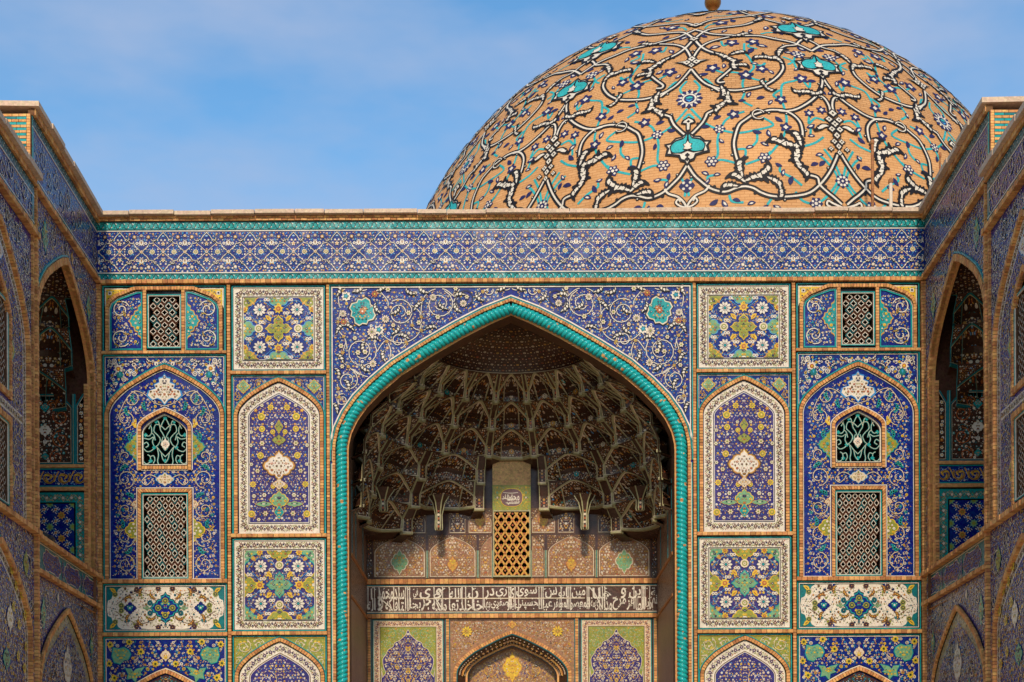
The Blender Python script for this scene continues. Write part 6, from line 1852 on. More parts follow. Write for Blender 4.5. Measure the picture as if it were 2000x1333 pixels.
    arabesque(root, fm, l2, 'cobalt', org, 235, spirals=[(2.0, 4.7, .2, 1, 1), (3.0, 4.7, .2, 2, -1), (1.5, 4.2, .2, 1, -1), (3.5, 4.2, .2, 2, 1), (2.0, 3.6, .2, 1, 1), (3.1, 3.7, .2, 2, -1)], meds=[(OGEE, 2.5, 4.35, .30, .42, 'white', 'cream', 236), (OGEE, 3.3, 3.75, .22, .3, 'green', 'turquoise', 237)], h0=.010, name='arch_field', lm='rust')
    strip_obj(root, fm, [(.03, .3), (.03, LED2 - .02)], .06, .06, seed=24, origin=org)
    return root
LW1 = corner_wall()

def near_wall():
    """the lower wall nearer the viewer: frieze, windowed bay, arched bay"""
    O, E_ = (-7.865, -4.64), (-7.62, -10.6)
    fm, l = wall_frame(O, E_)
    root = thing('flanking_wall', 'left outer side wall with lattice windows, lower and nearer than the alcove wall', 'wall', (-7.8, -7.6, 0))
    org = A(root.location)
    mb = MB(fm, org)
    mb.box(0, l, 0, 12.1, -.6, -.26, 'mortar', ''); mb.build('masonry_body', root)
    coping(root, fm, -.02, l, 12.17, 12.27, -.60, .13, 6, 21, org)
    mb = MB(fm, org); mb.bricks([(0, 12.12), (l, 12.12)], .09, -.06, .05, size=.125, seed=33); mb.build('brick_course', root, 'stuff')
    running_frieze(root, fm, .04, l, 11.28, 12.07, org, 301)
    mb = MB(fm, org); mb.box(.05, .17, 11.28, 12.07, -.02, .011, 'turquoise_deep', 'k'); mb.build('end_border', root)
    ledge(root, fm, 0, l, 11.20, 11.28, .11, 31, org)
    strip_obj(root, fm, [(.06, .3), (.06, 11.2)], .10, .07, seed=32, origin=org)
    strip_obj(root, fm, [(.20, 6.37), (.20, 11.2)], .07, .04, seed=34, origin=org)
    noop = lambda o: o
    cx, hw, zt, zb = 2.12, 1.90, 11.19, LED1 + .07
    z = zt
    holes = [rect(cx - .52, zb + .12, cx + .52, 7.75), arch(cx, .52, 9.35, 9.85, 8.25)]
    base = panel(root, fm, keyhole(rect(.12, zb, l, zt), *holes), 'cobalt', 'window_bay', 0, org)
    mb = MB(fm, org); out = arch(cx, 1.60, 9.15, 10.75, zb)
    ins0 = ins_of(rect(.24, zb, l, zt), .02)
    sp = A([(.25, 9.1)] + [tuple(p) for p in offs(out, .06)[1:-1]] + [(3.95, 9.1), (3.95, zt - .04), (.25, zt - .04)])
    for (x, zz, r_, a0, sg) in ((.55, 10.6, .22, 1, 1), (1.0, 10.9, .16, 2, -1), (.4, 10.0, .14, 1, 1), (1.6, 11.0, .12, 2, 1)): scroll(mb, x, zz, r_, a0, 1.4, sg, .018, m='white', ins=ins_of(sp, .02), leafs=4)
    fill(mb, sp, .105, .042, [(4, 'white', 'navy'), (1.5, 'cream', 'gold')], 302, h=.004, leaf=('white', 'sky_blue', 'white'), leaves=3, types=('f6', 'f5', 'palm', 'star'), margin=.03)
    mb.build('spandrel_inlay', base, 'stuff')
    strip_obj(base, fm, out, .085, .07, seed=35, origin=org, line_l=[('black', .014, .02), ('turquoise', .022, .03)])
    mb = MB(fm, org); mid = offs(out, -.15); mb.poly(keyhole(offs(out, -.05), *holes), 'white', .004)
    field = offs(out, -.25); fld = keyhole(field, *holes)
    vine_border(mb, mid, .17, False, .15, h=.007); mb.build('vine_border', base, 'stuff')
    mb = MB(fm, org); mb.poly(fld, 'cobalt', .009)
    ff = mb.build('arch_field', base); mb = MB(fm, org)
    wfr = arch(cx, .64, 9.35, 9.98, 8.13); rfr = rect(cx - .64, zb, cx + .64, 7.87)
    ins1 = ins_of(field, .02); ins = lambda q: ins1(q) & ~pip(wfr, q) & ~pip(rfr, q)
    for k in range(8):
        for s in (-1, 1): scroll(mb, cx + s * 1.0, 10.0 - k * .44, .20, 1.57 * (-1) ** k, 1.4, s * (-1) ** k, .014, m='cream', ins=ins, h=.014, leafs=2, lm='turquoise_deep', lo='white')
    medallion(mb, OGEE, cx, 10.28, .26, .22, 'white', 'sky_blue', 303, h=.018)
    for s in (-1, 1):
        mb.clip = (0, zb, cx - .64, zt) if s < 0 else (cx + .64, zb, l, zt)
        medallion(mb, LOZ, cx + s * .64, 8.95, .26, .3, 'olive', 'turquoise', 304, h=.018); medallion(mb, OGEE, cx + s * .64, 7.0, .24, .26, 'olive', 'yellow', 305, h=.018)
    mb.clip = None
    fill(mb, field, .094, .034, [(3, 'cream', 'mauve'), (2, 'white', 'rust'), (2.2, 'yellow', 'rust'), (1.5, 'gold', 'white')], 306, mirror=cx, avoid=[wfr, rfr], h=.012, leaf=('sky_blue', 'gold', 'cream'), leaves=2, margin=.03)
    mb.build('flower_inlay', ff, 'stuff')
    mb = MB(fm, org)
    mb.bricks(offs(wfr, -.06), .09, -.02, .05, seed=36); mb.bricks([(cx - .55, 8.19), (cx + .55, 8.19)], .09, -.02, .05, seed=37)
    mb.bricks([(cx - .58, zb), (cx - .58, 7.81), (cx + .58, 7.81), (cx + .58, zb)], .09, -.02, .05, seed=38); mb.build('brick_border', base, 'stuff')
    mb = MB(fm, org)
    for a, b, t_ in ((cx - 1.35, 8.06, .10),): mb.box(cx - 1.3, cx + 1.3, 7.93, 8.07, -.01, .013, 'white', 'k'); vine_border(mb, [(cx - 1.3, 8.0), (cx + 1.3, 8.0)], .13, False, .14, h=.016)
    mb.build('vine_border', base, 'stuff')
    lattice(base, fm, cx - .50, zb + .13, cx + .50, 7.73, 6, 9, org)
    lattice(base, fm, cx - .50, 8.27, cx + .50, 9.6, 6, 9, org)
    # ledge and lower bay
    ledge(root, fm, 0, l, LED1 - .01, LED1 + .07, .12, 39, org)
    zt2 = LED1 - .01; lo = arch(cx, 1.66, 4.55, 5.86, .3)
    arabesque(root, fm, rect(.12, .1, l, zt2), 'cobalt', org, 310, spirals=[(.5, 5.7, .22, 1, 1), (1.0, 6.0, .15, 2, -1), (.32, 5.1, .14, 2, 1)], avoid=[offs(lo, .08)], meds=[(OGEE, .62, 5.75, .16, .24, 'olive', 'green', 311)])
    strip_obj(root, fm, lo, .09, .07, seed=40, origin=org, line_l=[('black', .014, .02), ('turquoise', .02, .03)])
    mb = MB(fm, org); mb.poly(offs(lo, -.05), 'white', .004); vine_border(mb, offs(lo, -.14), .15, False, .14, h=.007); mb.build('vine_border', root, 'stuff')
    l3 = offs(lo, -.23)
    b = arabesque(root, fm, l3, 'cobalt', org, 312, h0=.010, step=.10, name='arch_field', pal=[(3, 'yellow', 'rust'), (2, 'cream', 'olive'), (1, 'gold', 'rust')], meds=[(OGEE, cx - .55, 4.75, .18, .25, 'white', 'cream', 313), (OGEE, cx - .35, 4.1, .2, .2, 'green', 'turquoise', 314)])
    mb = MB(fm, org)
    for (x, zz) in ((.75, 4.9), (.95, 5.2), (.7, 4.4), (1.1, 4.7), (1.25, 5.3), (.8, 4.05), (1.15, 4.2), (1.5, 5.5), (1.4, 4.95)): mb.stamp('star', x, zz, .10, .2, .026, o='olive', p='yellow', c='rust')
    mb.build('sunflower_inlay', b, 'stuff')
    return root
LW2 = near_wall()
for o, lab in ((LW1, 'right tiled side wall with deep stalactite alcove, beside the portal corner'), (LW2, 'right outer side wall with lattice windows, lower and nearer than the alcove wall')):
    o['kind'] = 'thing'
    c = copy_tree(o, None); c.location.x = -o.location.x; c.scale = (-1, 1, 1); c['label'] = lab
    c['group'] = o['group'] = 'tiled walls flanking the portal'

# ================================================================== dome
DC = A([6.27, 17.35, 15.19]); DR = 10.0; AZ0 = -11.35
dome = thing('dome', 'great buff brick dome inlaid with black and white scrolls and turquoise hearts', 'dome', tuple(DC))
def dpos(a, e, h):
    a = np.radians(a); e = np.radians(e); r = DR + h
    return np.stack([r * np.cos(e) * np.sin(a), -r * np.cos(e) * np.cos(a), r * np.sin(e)], -1)
def dome_shell():
    az = np.radians(np.arange(0, 361, 2.5)); el = np.radians(np.linspace(-32, 90, 62))
    E2, A2 = np.meshgrid(el, az, indexing='ij')
    P = dpos(np.degrees(A2), np.degrees(E2), 0)
    uv = np.stack([A2 * DR, E2 * DR], -1)
    grid_mesh('dome_shell', P, ['dome_brick'], dome, True, uv=uv, uvname='courses')
    mb = MB()
    n = 48; r = DR * cos(radians(32)); z1 = -DR * sin(radians(32)) + .01
    for i in range(n):
        a, b = 2 * pi * i / n, 2 * pi * (i + 1) / n
        mb.poly([(r * cos(a), r * sin(a), -DC[2]), (r * cos(b), r * sin(b), -DC[2]), (r * cos(b), r * sin(b), z1), (r * cos(a), r * sin(a), z1)], 'brick_mid')
    mb.build('drum', dome)
dome_shell()

def dmap(U, V, h):           # U, V in degrees along the parallel / up the meridian, sector axis at 0
    return dpos(U + AZ0, V, h)
class DMB(MB):
    """stamps and strokes keep their true shape on the curved shell: offsets shrink with the parallels"""
    def local(s, x, y, pts):
        p = A(pts); return np.c_[x + p[:, 0] / max(cos(radians(y)), .15), y + p[:, 1]]
    def put(s, t, x, y, r, rot=0., h=.01, o='dome_navy', p='dome_white', c='dome_white', mir=1, sx=1.0):
        ca, sa = cos(rot) * r, sin(rot) * r
        for q, role, dh in T[t]:
            qx, qy = q[:, 0] * sx, q[:, 1]
            P = np.c_[(qx * ca - qy * sa) * mir, qx * sa + qy * ca]
            s.poly(s.local(x, y, P), {'o': o, 'p': p, 'c': c}[role], h + dh * .004)
    def line(s, pts, w, m, h, taper=None):
        p = crm(pts, 6); n = len(p)
        k = np.maximum(np.cos(np.radians(p[:, 1])), .15)
        q = p.copy(); 
        d = np.gradient(np.c_[p[:, 0] * k, p[:, 1]], axis=0); d /= np.maximum(np.linalg.norm(d, axis=1), 1e-9)[:, None]
        nl = np.c_[-d[:, 1] / k, d[:, 0]]
        wd = np.full(n, w / 2) if taper is None else w / 2 * np.interp(np.linspace(0, 1, n), *zip(*taper))
        a, b = p + nl * wd[:, None], p - nl * wd[:, None]
        for i in range(n - 1): s.poly([a[i], b[i], b[i + 1], a[i + 1]], m, h)
        return p

# half sector, traced over 22.5 degrees: axis of the hearts at 0, axis of the palmettes at 22.7
SW = 22.5
SCROLLS = [
 [(0, 14.5), (1.0, 12.8), (1.9, 11.8), (3.1, 10.7), (4.3, 10.1), (5.6, 9.9), (7.0, 10.4), (8.2, 10.6), (9.4, 10.3), (10.5, 9.6), (11.9, 9.1), (13.8, 9.0), (15.7, 9.2), (17.2, 9.6), (18.4, 10.4), (19.8, 11.9), (20.9, 13.5), (21.8, 15.2), (22.3, 16.3)],
 [(7.4, 14.2), (7.0, 15.8), (6.8, 17.5), (7.1, 19.2), (7.7, 20.9), (8.8, 21.9), (9.8, 22.7)],
 [(10.0, 22.7), (12.2, 23.5), (13.7, 23.6), (15.0, 23.4), (16.2, 22.6), (17.0, 21.4), (17.2, 19.9), (17.1, 18.8)],
 [(16.3, 13.7), (17.1, 12.6), (18.7, 12.1), (19.0, 11.0), (20.1, 9.9), (21.1, 9.1), (22.1, 8.2)],
 [(13.9, 23.5), (15.0, 23.4), (16.6, 23.8), (18.1, 24.7), (19.7, 26.0), (21.0, 27.5), (22.0, 29.4), (22.5, 31.2)],
 [(20.5, 27.0), (21.6, 26.6), (22.2, 25.1), (22.2, 23.2)],
 [(0.0, 33.4), (1.2, 31.3), (2.4, 29.7), (3.8, 28.7), (5.5, 28.0), (7.1, 27.7), (8.6, 27.8), (11.0, 28.3), (12.8, 29.1), (14.5, 30.6), (15.8, 32.6), (15.9, 34.2)],
 [(16.2, 38.1), (17.6, 39.2), (19.8, 39.8), (20.8, 41.0), (22.5, 42.6)],
 [(4.8, 24.3), (3.0, 23.4), (2.7, 22.8), (2.2, 21.7), (1.5, 20.8), (0.7, 19.9), (0.0, 19.4)],
 [(3.1, 29.2), (4.0, 28.4), (4.8, 27.7)],
 [(0.1, 36.1), (0.9, 38.3), (1.8, 39.8), (3.4, 41.0), (5.8, 41.9), (8.1, 42.5)],
 [(-.3, 42.8), (.2, 42.0), (1.4, 39.7), (2.8, 38.1), (4.7, 36.9)],
 [(7.2, 33.1), (5.7, 31.4), (4.6, 30.2), (4.8, 29.6), (5.7, 29.7)],
 [(0.0, 42.3), (1.2, 44.1), (2.6, 45.6), (4.9, 46.2), (8, 46.6), (11, 47.4), (14, 49.5)],
 [(0.0, 46.2), (2.0, 44.8), (3.8, 43.7), (6.9, 43.0), (10.0, 42.6), (13.1, 42.5), (16.1, 41.5), (19.6, 40.4), (22.5, 38.2)],
 [(0, 48), (3, 50.5), (8, 51.5), (13, 53), (18, 56), (22.5, 60)], [(22.5, 47.5), (18, 49.5), (14, 53), (12, 57), (13, 61), (18, 62.5)], [(0, 56), (4, 60), (10, 62), (22.5, 66)],
]
LEAVES = [  # x, y, size, rotation (degrees of arc / radians)
 (7.5, 13.2, 1.25, 1.9), (7.6, 12.0, 1.1, 2.3), (9.3, 12.0, 1.25, .5), (10.9, 12.6, 1.2, .5), (12.4, 11.6, 1.1, -.4), (6.3, 10.9, 1.0, 2.9), (13.4, 9.9, .9, -1.3),
 (16.6, 18.3, 1.2, 1.7), (15.2, 17.2, 1.25, 3.0), (13.7, 17.8, 1.15, 2.4), (16.2, 16.4, 1.2, -1.4), (15.7, 15.0, 1.15, -1.5), (16.7, 13.3, 1.0, -.6),
 (19.3, 27.6, 1.0, 2.9), (17.8, 27.4, .8, 3.3), (20.6, 27.2, .9, .2),
 (5.5, 27.8, 1.05, -1.2), (6.0, 26.4, 1.15, -1.7), (5.4, 25.0, 1.0, -2.2), (4.7, 24.3, .8, -2.6),
 (5.2, 36.6, 1.0, -.6), (6.5, 35.4, 1.1, -1.1), (8.0, 37.0, 1.0, .6), (7.2, 33.8, 1.0, -1.7), (8.4, 33.7, .9, .2),
 (15.6, 34.9, 1.0, 1.9), (14.1, 35.3, 1.0, 3.0), (12.6, 35.7, 1.0, 2.9), (15.8, 37.0, 1.05, 1.4), (8.8, 42.6, 1.0, .2), (9.6, 43.0, .9, .8), (14.6, 50, 1.2, .8), (13, 58, 1.2, 1.8),
 (8.9, 20.1, .01, 0), (12.0, 28.9, .75, 2.2), (12.6, 27.9, .7, -.9), (3.6, 28.4, .01, 0),
]
FLOW = [(3.5, 14.8, 'f6', .95), (4.7, 20.3, 'f6', .85), (6.9, 22.9, 'f5n', .95), (11.2, 15.1, 'f6', .95), (14.7, 20.4, 'f5n', .9), (18.7, 23.2, 'f5', .8), (14.5, 25.7, 'f5n', .95), (18.6, 30.5, 'f5n', 1.1), (3.7, 33.2, 'f5n', 1.15), (9.3, 31.1, 'f5n', 1.2), (18.3, 8.1, 'f6', .95), (20.8, 24.0, 'f5', .8),
        (12.1, 32.6, 'f5n', 1.0), (7.4, 40.2, 'f5n', 1.15), (11.5, 40.4, 'f5n', 1.1), (19.4, 36.8, 'f6', 1.1), (17.6, 44.5, 'f5n', 1.2), (5.6, 48.8, 'f5n', 1.3), (20.2, 46.3, 'f5n', 1.1), (9.5, 55.5, 'f5n', 1.3), (18, 53, 'f5n', 1.3), (7, 65, 'f5n', 1.4), (16, 69, 'f5n', 1.4)]
BUDS = [(5.0, 18.2), (2.6, 20.8), (4.4, 22.4), (9.1, 16.9), (10.3, 19.6), (8.3, 15.1), (11.3, 17.4), (13.8, 21.9), (12.1, 19.3), (13.2, 14.0), (13.8, 12.7), (14.9, 11.5), (18.5, 14.2), (19.4, 15.8), (19.7, 14.4), (18.6, 20.8), (18.5, 19.0), (4.3, 12.6), (2.6, 12.9), (2.9, 11.7), (9.5, 26.7), (11.3, 26.0), (12.8, 25.1), (8.3, 25.5), (7.0, 8.5), (9.1, 8.0), (3.8, 8.4), (5.4, 8.1), (12.7, 7.5), (11.0, 7.5), (21.9, 27.8), (21.2, 33.1), (18.1, 32.8), (20.3, 30.0),
        (2.2, 31.9), (5.6, 33.6), (11.0, 33.9), (13.6, 31.8), (10.9, 37.6), (4.2, 39.0), (13, 39), (17.7, 37.2), (20.6, 38.6), (2.1, 43.2), (6.2, 44.6), (11.5, 44.6), (15.1, 45.9), (21.1, 44), (8.3, 49.7), (2.9, 53), (16, 51), (20.5, 50), (6, 58), (15.4, 58), (20, 58), (12, 66), (3, 63), (20, 68), (10, 72)]
VINES = [[(4.7, 20.0), (4.4, 18.3), (4.4, 15.8), (3.6, 14.8), (5.0, 15.0), (6.9, 14.4)], [(0.3, 24.6), (1.5, 22.9), (3.0, 21.2), (4.7, 20.4), (5.6, 21.8), (6.9, 22.8), (8.6, 23.4)], [(4.7, 20.2), (7.2, 19.5), (9.6, 19.8), (12.8, 20.8), (11.2, 22.3)], [(10.3, 19.3), (10.2, 18.0), (9.4, 17.0)], [(7.1, 16.6), (8.4, 16.6), (8.4, 15.4)], [(14.7, 20.1), (14.1, 18.6), (12.6, 16.5), (11.3, 15.3), (8.4, 14.1)], [(14.8, 20.7), (15.0, 22.4), (14.6, 25.4), (13.4, 26.6), (14.6, 27.8)],
         [(17.2, 17.2), (19.0, 17.9), (20.4, 19.0)], [(19.0, 16.0), (20.4, 14.8), (21.8, 12.2), (20.4, 9.8), (18.5, 8.2), (16.5, 8.4), (15.4, 9.8)], [(22.2, 11.5), (21.0, 9.6)], [(0.2, 11.4), (1.0, 12.8)], [(0.1, 10.9), (0.3, 9.6)], [(3.0, 11.7), (3.0, 12.4), (4.0, 12.6)], [(6.0, 9.4), (6.4, 8.4), (8, 8.2)], [(12, 8.8), (11.3, 7.8)], [(1.8, 29.8), (2.6, 30.6), (4.5, 28.0)], [(0.6, 30.6), (1.6, 29.0), (1.2, 27.8)],
         [(3.8, 33.0), (5.6, 31.9), (7.4, 31.9), (9.2, 31.2), (10.6, 30.2), (12.6, 29.6)], [(9.2, 31.2), (8.6, 29.2), (8.8, 27.2), (8.4, 25.6), (9.9, 24.4)], [(9.5, 31.4), (10.8, 33.0), (10.4, 35.2), (9.6, 37.4), (9.8, 40.0)], [(12.1, 32.8), (12.9, 34.2), (12.2, 33.5), (11.2, 33.8)], [(18.5, 30.5), (17.2, 29.9), (15.2, 29.0), (14.6, 26.2)], [(18.8, 30.3), (19.6, 28.6), (20.1, 30.1)], [(18.7, 22.9), (18.4, 21.3), (19.6, 22.4), (21.0, 22.0)], [(18.6, 20.5), (18.4, 19.4)],
         [(18.4, 32.5), (18.2, 34.8), (19.2, 36.6), (20.8, 37.2)], [(16.9, 33.9), (18, 34.9), (16.4, 36)], [(7.3, 40.4), (5.8, 39.4), (5.4, 41)], [(11.4, 40.2), (10.4, 39), (12, 38.2)], [(17.4, 44.2), (15.2, 44.0), (13.6, 43.4)], [(5.4, 48.6), (3, 48.2), (2, 46.6)], [(19.8, 46.2), (21.4, 45), (22.4, 44.8)], [(9.5, 55), (7, 53.6), (4, 54)], [(18, 53), (16, 54.6), (17.6, 57)], [(11.3, 15.3), (12.2, 16.2)], [(13.4, 13.6), (13.4, 12.9), (15, 12.0), (16.4, 10.8)], [(0, 23.6), (.8, 22.6)], [(22.4, 12), (21.6, 14.6), (20.2, 16.9)]]

def dome_sector():
    parts = []
    vi = DMB(dmap)
    for mir in (1, -1):
        for v in VINES:
            q = vi.line([(x * mir, y) for x, y in v], .36, 'dome_turquoise', .006)
            for k in range(2, len(q) - 1, 8): vi.put('leaf', q[k][0], q[k][1], .24, k, .0065, p='dome_turquoise')
    parts.append(vi.build('turquoise_vine', dome, 'stuff'))
    sc = DMB(dmap)
    rg = random.Random(6)
    for mir in (1, -1):
        dh = .0 if mir > 0 else .0012
        for k, s_ in enumerate(SCROLLS):
            P_ = [(x * mir, y) for x, y in s_]; hi = s_[0][1] > 40
            q = sc.line(P_, .92 if not hi else 1.1, 'dome_black', .012 + dh + k * 1e-5); sc.line(P_, .27 if not hi else .32, 'dome_white', .018 + dh + k * 1e-5)
            for i in range(6, len(q) - 3, 15):
                d = q[i + 1] - q[i - 1]; a = atan2(d[1], d[0] * cos(radians(q[i][1]))); sg = rg.choice((-1, 1))
                o_ = A([-sin(a), cos(a)]) * .48 * sg
                sc.poly(sc.local(q[i][0], q[i][1], circ(7) * .27 + o_), 'dome_black', .0115 + i * 1e-5)
                if i % 2 == 0: sc.poly(sc.local(q[i][0], q[i][1], circ(5) * .11 + o_), 'dome_white', .019 + i * 1e-5)
        for k, (x, y, r_, rot) in enumerate(LEAVES):
            if r_ < .1: continue
            ca, sa = cos(rot), sin(rot); RM = A([(ca, sa), (-sa, ca)])
            fl = 1 if k % 2 else -1
            r_ *= 1.42; o_ = (SPLIT_O * A([1, 1.12 * fl]) * r_) @ RM * A([mir, 1])
            sc.poly(sc.local(x * mir, y, o_), 'dome_black', .021 + k * 1.5e-4 + dh)
            inn = SPLIT_O * A([.72, .40 * fl]) + A([.02, .05 * fl])
            sc.poly(sc.local(x * mir, y, (inn * r_) @ RM * A([mir, 1])), 'dome_white', .0285 + k * 1e-5 + dh)
            for vx in (-.25, .28): sc.poly(sc.local(x * mir, y, (A([(vx - .05, -.34 * fl), (vx + .07, -.30 * fl), (vx + .16, .22 * fl), (vx + .09, .22 * fl)]) * r_) @ RM * A([mir, 1])), 'dome_black', .0315 + k * 1e-5 + dh)
        # curl ring on the stem
        t = np.linspace(.4, 5.6, 14)
        sc.line([((10.7 + .85 * cos(a) / .92) * mir, 22.75 + .85 * sin(a)) for a in t], .42, 'dome_black', .022 + dh); sc.line([((10.7 + .85 * cos(a) / .92) * mir, 22.75 + .85 * sin(a)) for a in t], .16, 'dome_white', .0245 + dh)
        for a in t[::3]: sc.poly(sc.local((10.7 + 1.05 * cos(a) / .92) * mir, 22.75 + 1.05 * sin(a), circ(7) * .26), 'dome_black', .0225 + a * 1e-4 + dh)
        sc.line([(22.5 * mir, 7.6), (20.9 * mir, 8.2), (20.1 * mir, 8.6), (19.9 * mir, 8.0), (20.6 * mir, 7.6)], .62, 'dome_black', .0135 + dh); sc.line([(22.5 * mir, 7.6), (20.9 * mir, 8.2), (20.1 * mir, 8.6), (19.9 * mir, 8.0), (20.6 * mir, 7.6)], .28, 'dome_white', .0195 + dh)
        # forked foot under the heart
        P2 = [(3.2 * mir, 11.0), (2.6 * mir, 10.2), (1.3 * mir, 9.6), (.5 * mir, 8.8), (0, 7.9)]
        sc.line(P2, .62, 'dome_black', .0125 + dh); sc.line(P2, .28, 'dome_white', .0185 + dh)
        P3 = [(0, 7.9), (.8 * mir, 8.1), (1.5 * mir, 8.7), (1.2 * mir, 9.2), (.9 * mir, 8.8)]
        sc.line(P3, .55, 'dome_black', .0127 + dh); sc.line(P3, .24, 'dome_white', .0187 + dh)
    parts.append(sc.build('scrollwork', dome, 'stuff'))
    # hearts
    def heart(x, y, r, sq=1.0):
        m = DMB(dmap)
        outl = A([(0, 1.15), (.35, .75), (.75, .70), (1.05, .35), (1.45, .30), (1.25, 0), (1.35, -.55), (.95, -.62), (.55, -.72), (.42, -1.05), (.18, -1.12), (0, -1.45)])
        outl = np.vstack([outl, outl[::-1][1:-1] * A([-1, 1])]) * A([r, r * sq])
        m.poly(m.local(x, y, outl), 'dome_black', .030)
        inn = A([(0, .98), (.32, .62), (.72, .55), (.98, .2), (1.25, .18), (1.08, -.08), (1.18, -.42), (.85, -.48), (.45, -.58), (.34, -.9), (.12, -.98), (0, -1.25)])
        inn = np.vstack([inn, inn[::-1][1:-1] * A([-1, 1])]) * A([r, r * sq]); m.poly(m.local(x, y, inn), 'dome_white', .0335)
        dk = A([(0, 1.0), (.28, .62), (.74, .50), (1.10, .06), (.98, -.46), (.36, -.52), (.0, -.36)]); dk = np.vstack([dk, dk[::-1][1:-1] * A([-1, 1])]) * A([r, r * sq]); m.poly(m.local(x, y, dk), 'dome_black', .037)
        for s in (-1, 1):
            lb = crm(A([(.06, .84), (.27, .50), (.70, .38), (1.0, .04), (.88, -.36), (.40, -.42), (.14, -.22), (.26, .06), (.10, .28)]) * A([s * r, r * sq]), 3, True); m.poly(m.local(x, y, lb), 'dome_turquoise', .0405 + s * 1e-4)
        pz = A([(0, .34), (.10, .16), (.24, .10), (.16, -.06), (.24, -.2), (0, -.26)]); pz = np.vstack([pz, pz[::-1][1:-1] * A([-1, 1])]) * A([r, r * sq]); m.poly(m.local(x, y, pz * 1.25), 'dome_black', .0435); m.poly(m.local(x, y, pz), 'dome_white', .046)
        m.poly(m.local(x, y, LOZ * .16 * r + A([0, -.66 * r * sq])), 'dome_black', .0465); m.poly(m.local(x, y, quarter([(0, 1), (1, 0)]) * .16 * r + A([0, -.95 * r * sq])), 'dome_black', .047)
        return m.build('turquoise_heart', dome)
    parts += [heart(0, 17.6, 2.35), heart(SW, 34.1, 2.5, 1.05), heart(SW, 45.8, 3.2, 1.1), heart(0, 66, 3.2)]
    # finial bud over the heart
    m = DMB(dmap); m.poly(m.local(0, 21.7, A([(-.35, -1.4), (.35, -1.4), (.4, -.2), (1.1, .0), (.9, .6), (0, 1.2), (-.9, .6), (-1.1, 0), (-.4, -.2)])), 'dome_black', .0265); m.poly(m.local(0, 21.7, A([(-.16, -1.2), (.16, -1.2), (.2, .0), (.75, .15), (.6, .45), (0, .9), (-.6, .45), (-.75, .15), (-.2, 0)])), 'dome_white', .0290); m.poly(m.local(0, 22.0, LOZ * .28), 'dome_black', .0315); parts.append(m.build('bud_tile', dome))
    # big rosette
    m = DMB(dmap)
    m.poly(m.local(0, 26.5, A([(cos(pi * i / 12) * (2.0 if i % 2 == 0 else 1.55), sin(pi * i / 12) * (2.0 if i % 2 == 0 else 1.55)) for i in range(24)])), 'dome_navy', .020)
    for i in range(12):
        a = 2 * pi * (i + .5) / 12
        m.poly(m.local(0, 26.5, (A([(-.20, -.30), (.20, -.30), (0, .42)]) @ A([(cos(a - pi / 2), sin(a - pi / 2)), (-sin(a - pi / 2), cos(a - pi / 2))]) + A([cos(a), sin(a)]) * 1.42)), 'dome_white', .024)
    for r_, c_, h_ in ((1.05, 'dome_white', .0245), (.78, 'dome_navy', .028)): m.poly(m.local(0, 26.5, circ(18, r_)), c_, h_)
    m.poly(m.local(0, 26.5, A([(0, .5), (.55, .2), (.3, 0), (-.3, 0), (-.55, .2)])), 'dome_turquoise', .031); m.poly(m.local(0, 26.3, A([(-.6, .1), (0, -.1), (.6, .1), (0, -.5)])), 'sky_blue', .032)
    parts.append(m.build('rosette', dome))
    # palmettes on the second axis
    def palmette(x, items):
        m = DMB(dmap)
        for k, (dx, y, w_, h_, shp) in enumerate(items):
            for s in ((1, -1) if dx else (1,)):
                m.poly(m.local(x, y, shp * A([w_, h_]) + A([s * dx, 0])), 'dome_black', .030 + k * 2e-4)
                m.poly(m.local(x, y, shp * A([w_ * .62, h_ * .66]) + A([s * dx, 0])), 'dome_white', .0365 + k * 2e-4)
                m.poly(m.local(x, y, LOZ * A([w_ * .2, h_ * .24]) + A([s * dx, 0])), 'dome_black', .043 + k * 2e-4)
        return m
    W_ = A([(-1, -.2), (-.3, .1), (.2, .6), (.9, .9), (1.1, .3), (.8, .35), (.6, -.1), (.1, -.55), (-.5, -.6)])
    m = palmette(SW, [(0, 23.4, 1.0, 1.0, LOZ), (.75, 22.2, .85, .8, LOZ), (0, 21.4, .9, .9, CROSS), (.6, 20.4, .8, .8, LOZ), (0, 19.3, .75, .9, LOZ), (.55, 18.2, .7, .7, CROSS), (0, 17.4, .65, .8, LOZ), (1.2, 16.9, .6, .55, CROSS), (0, 16.3, .55, .7, LOZ)])
    for s in (-1, 1):
        m.poly(m.local(SW, 20.7, W_ * A([s * 1.45, -1.1]) + A([s * 1.9, 0])), 'dome_black', .033); m.poly(m.local(SW, 20.7, W_ * A([s * .85, -.62]) + A([s * 1.85, 0.02])), 'dome_white', .040)
    parts.append(m.build('palmette', dome))
    m = palmette(0, [(0, 35.9, .9, 1.1, LOZ), (.7, 35.0, .9, .9, LOZ), (0, 34.2, .7, .9, CROSS)])
    for s in (-1, 1):
        m.poly(m.local(0, 35.2, A([(0, .4), (1.4, .35), (2.8, .25), (1.6, -.2), (0, -.4)]) * A([s, 1])), 'dome_black', .029); m.poly(m.local(0, 35.2, A([(.3, .2), (1.3, .15), (2.1, .12), (1.3, -.05), (.3, -.2)]) * A([s, 1])), 'dome_white', .0355)
    parts.append(m.build('palmette', dome))
    m = palmette(0, [(0, 42.2, 1.1, 1.0, CROSS), ]); parts.append(m.build('palmette', dome))
    for X_, Y_, W2, H2, S2 in ((0, 48.3, 1.6, 1.2, CROSS), (0, 56, 1.6, 1.3, LOZ), (SW, 52, 1.5, 1.4, CROSS), (SW, 62, 1.6, 1.6, LOZ)):
        parts.append(palmette(X_, [(0, Y_, W2, H2, S2)]).build('palmette', dome))
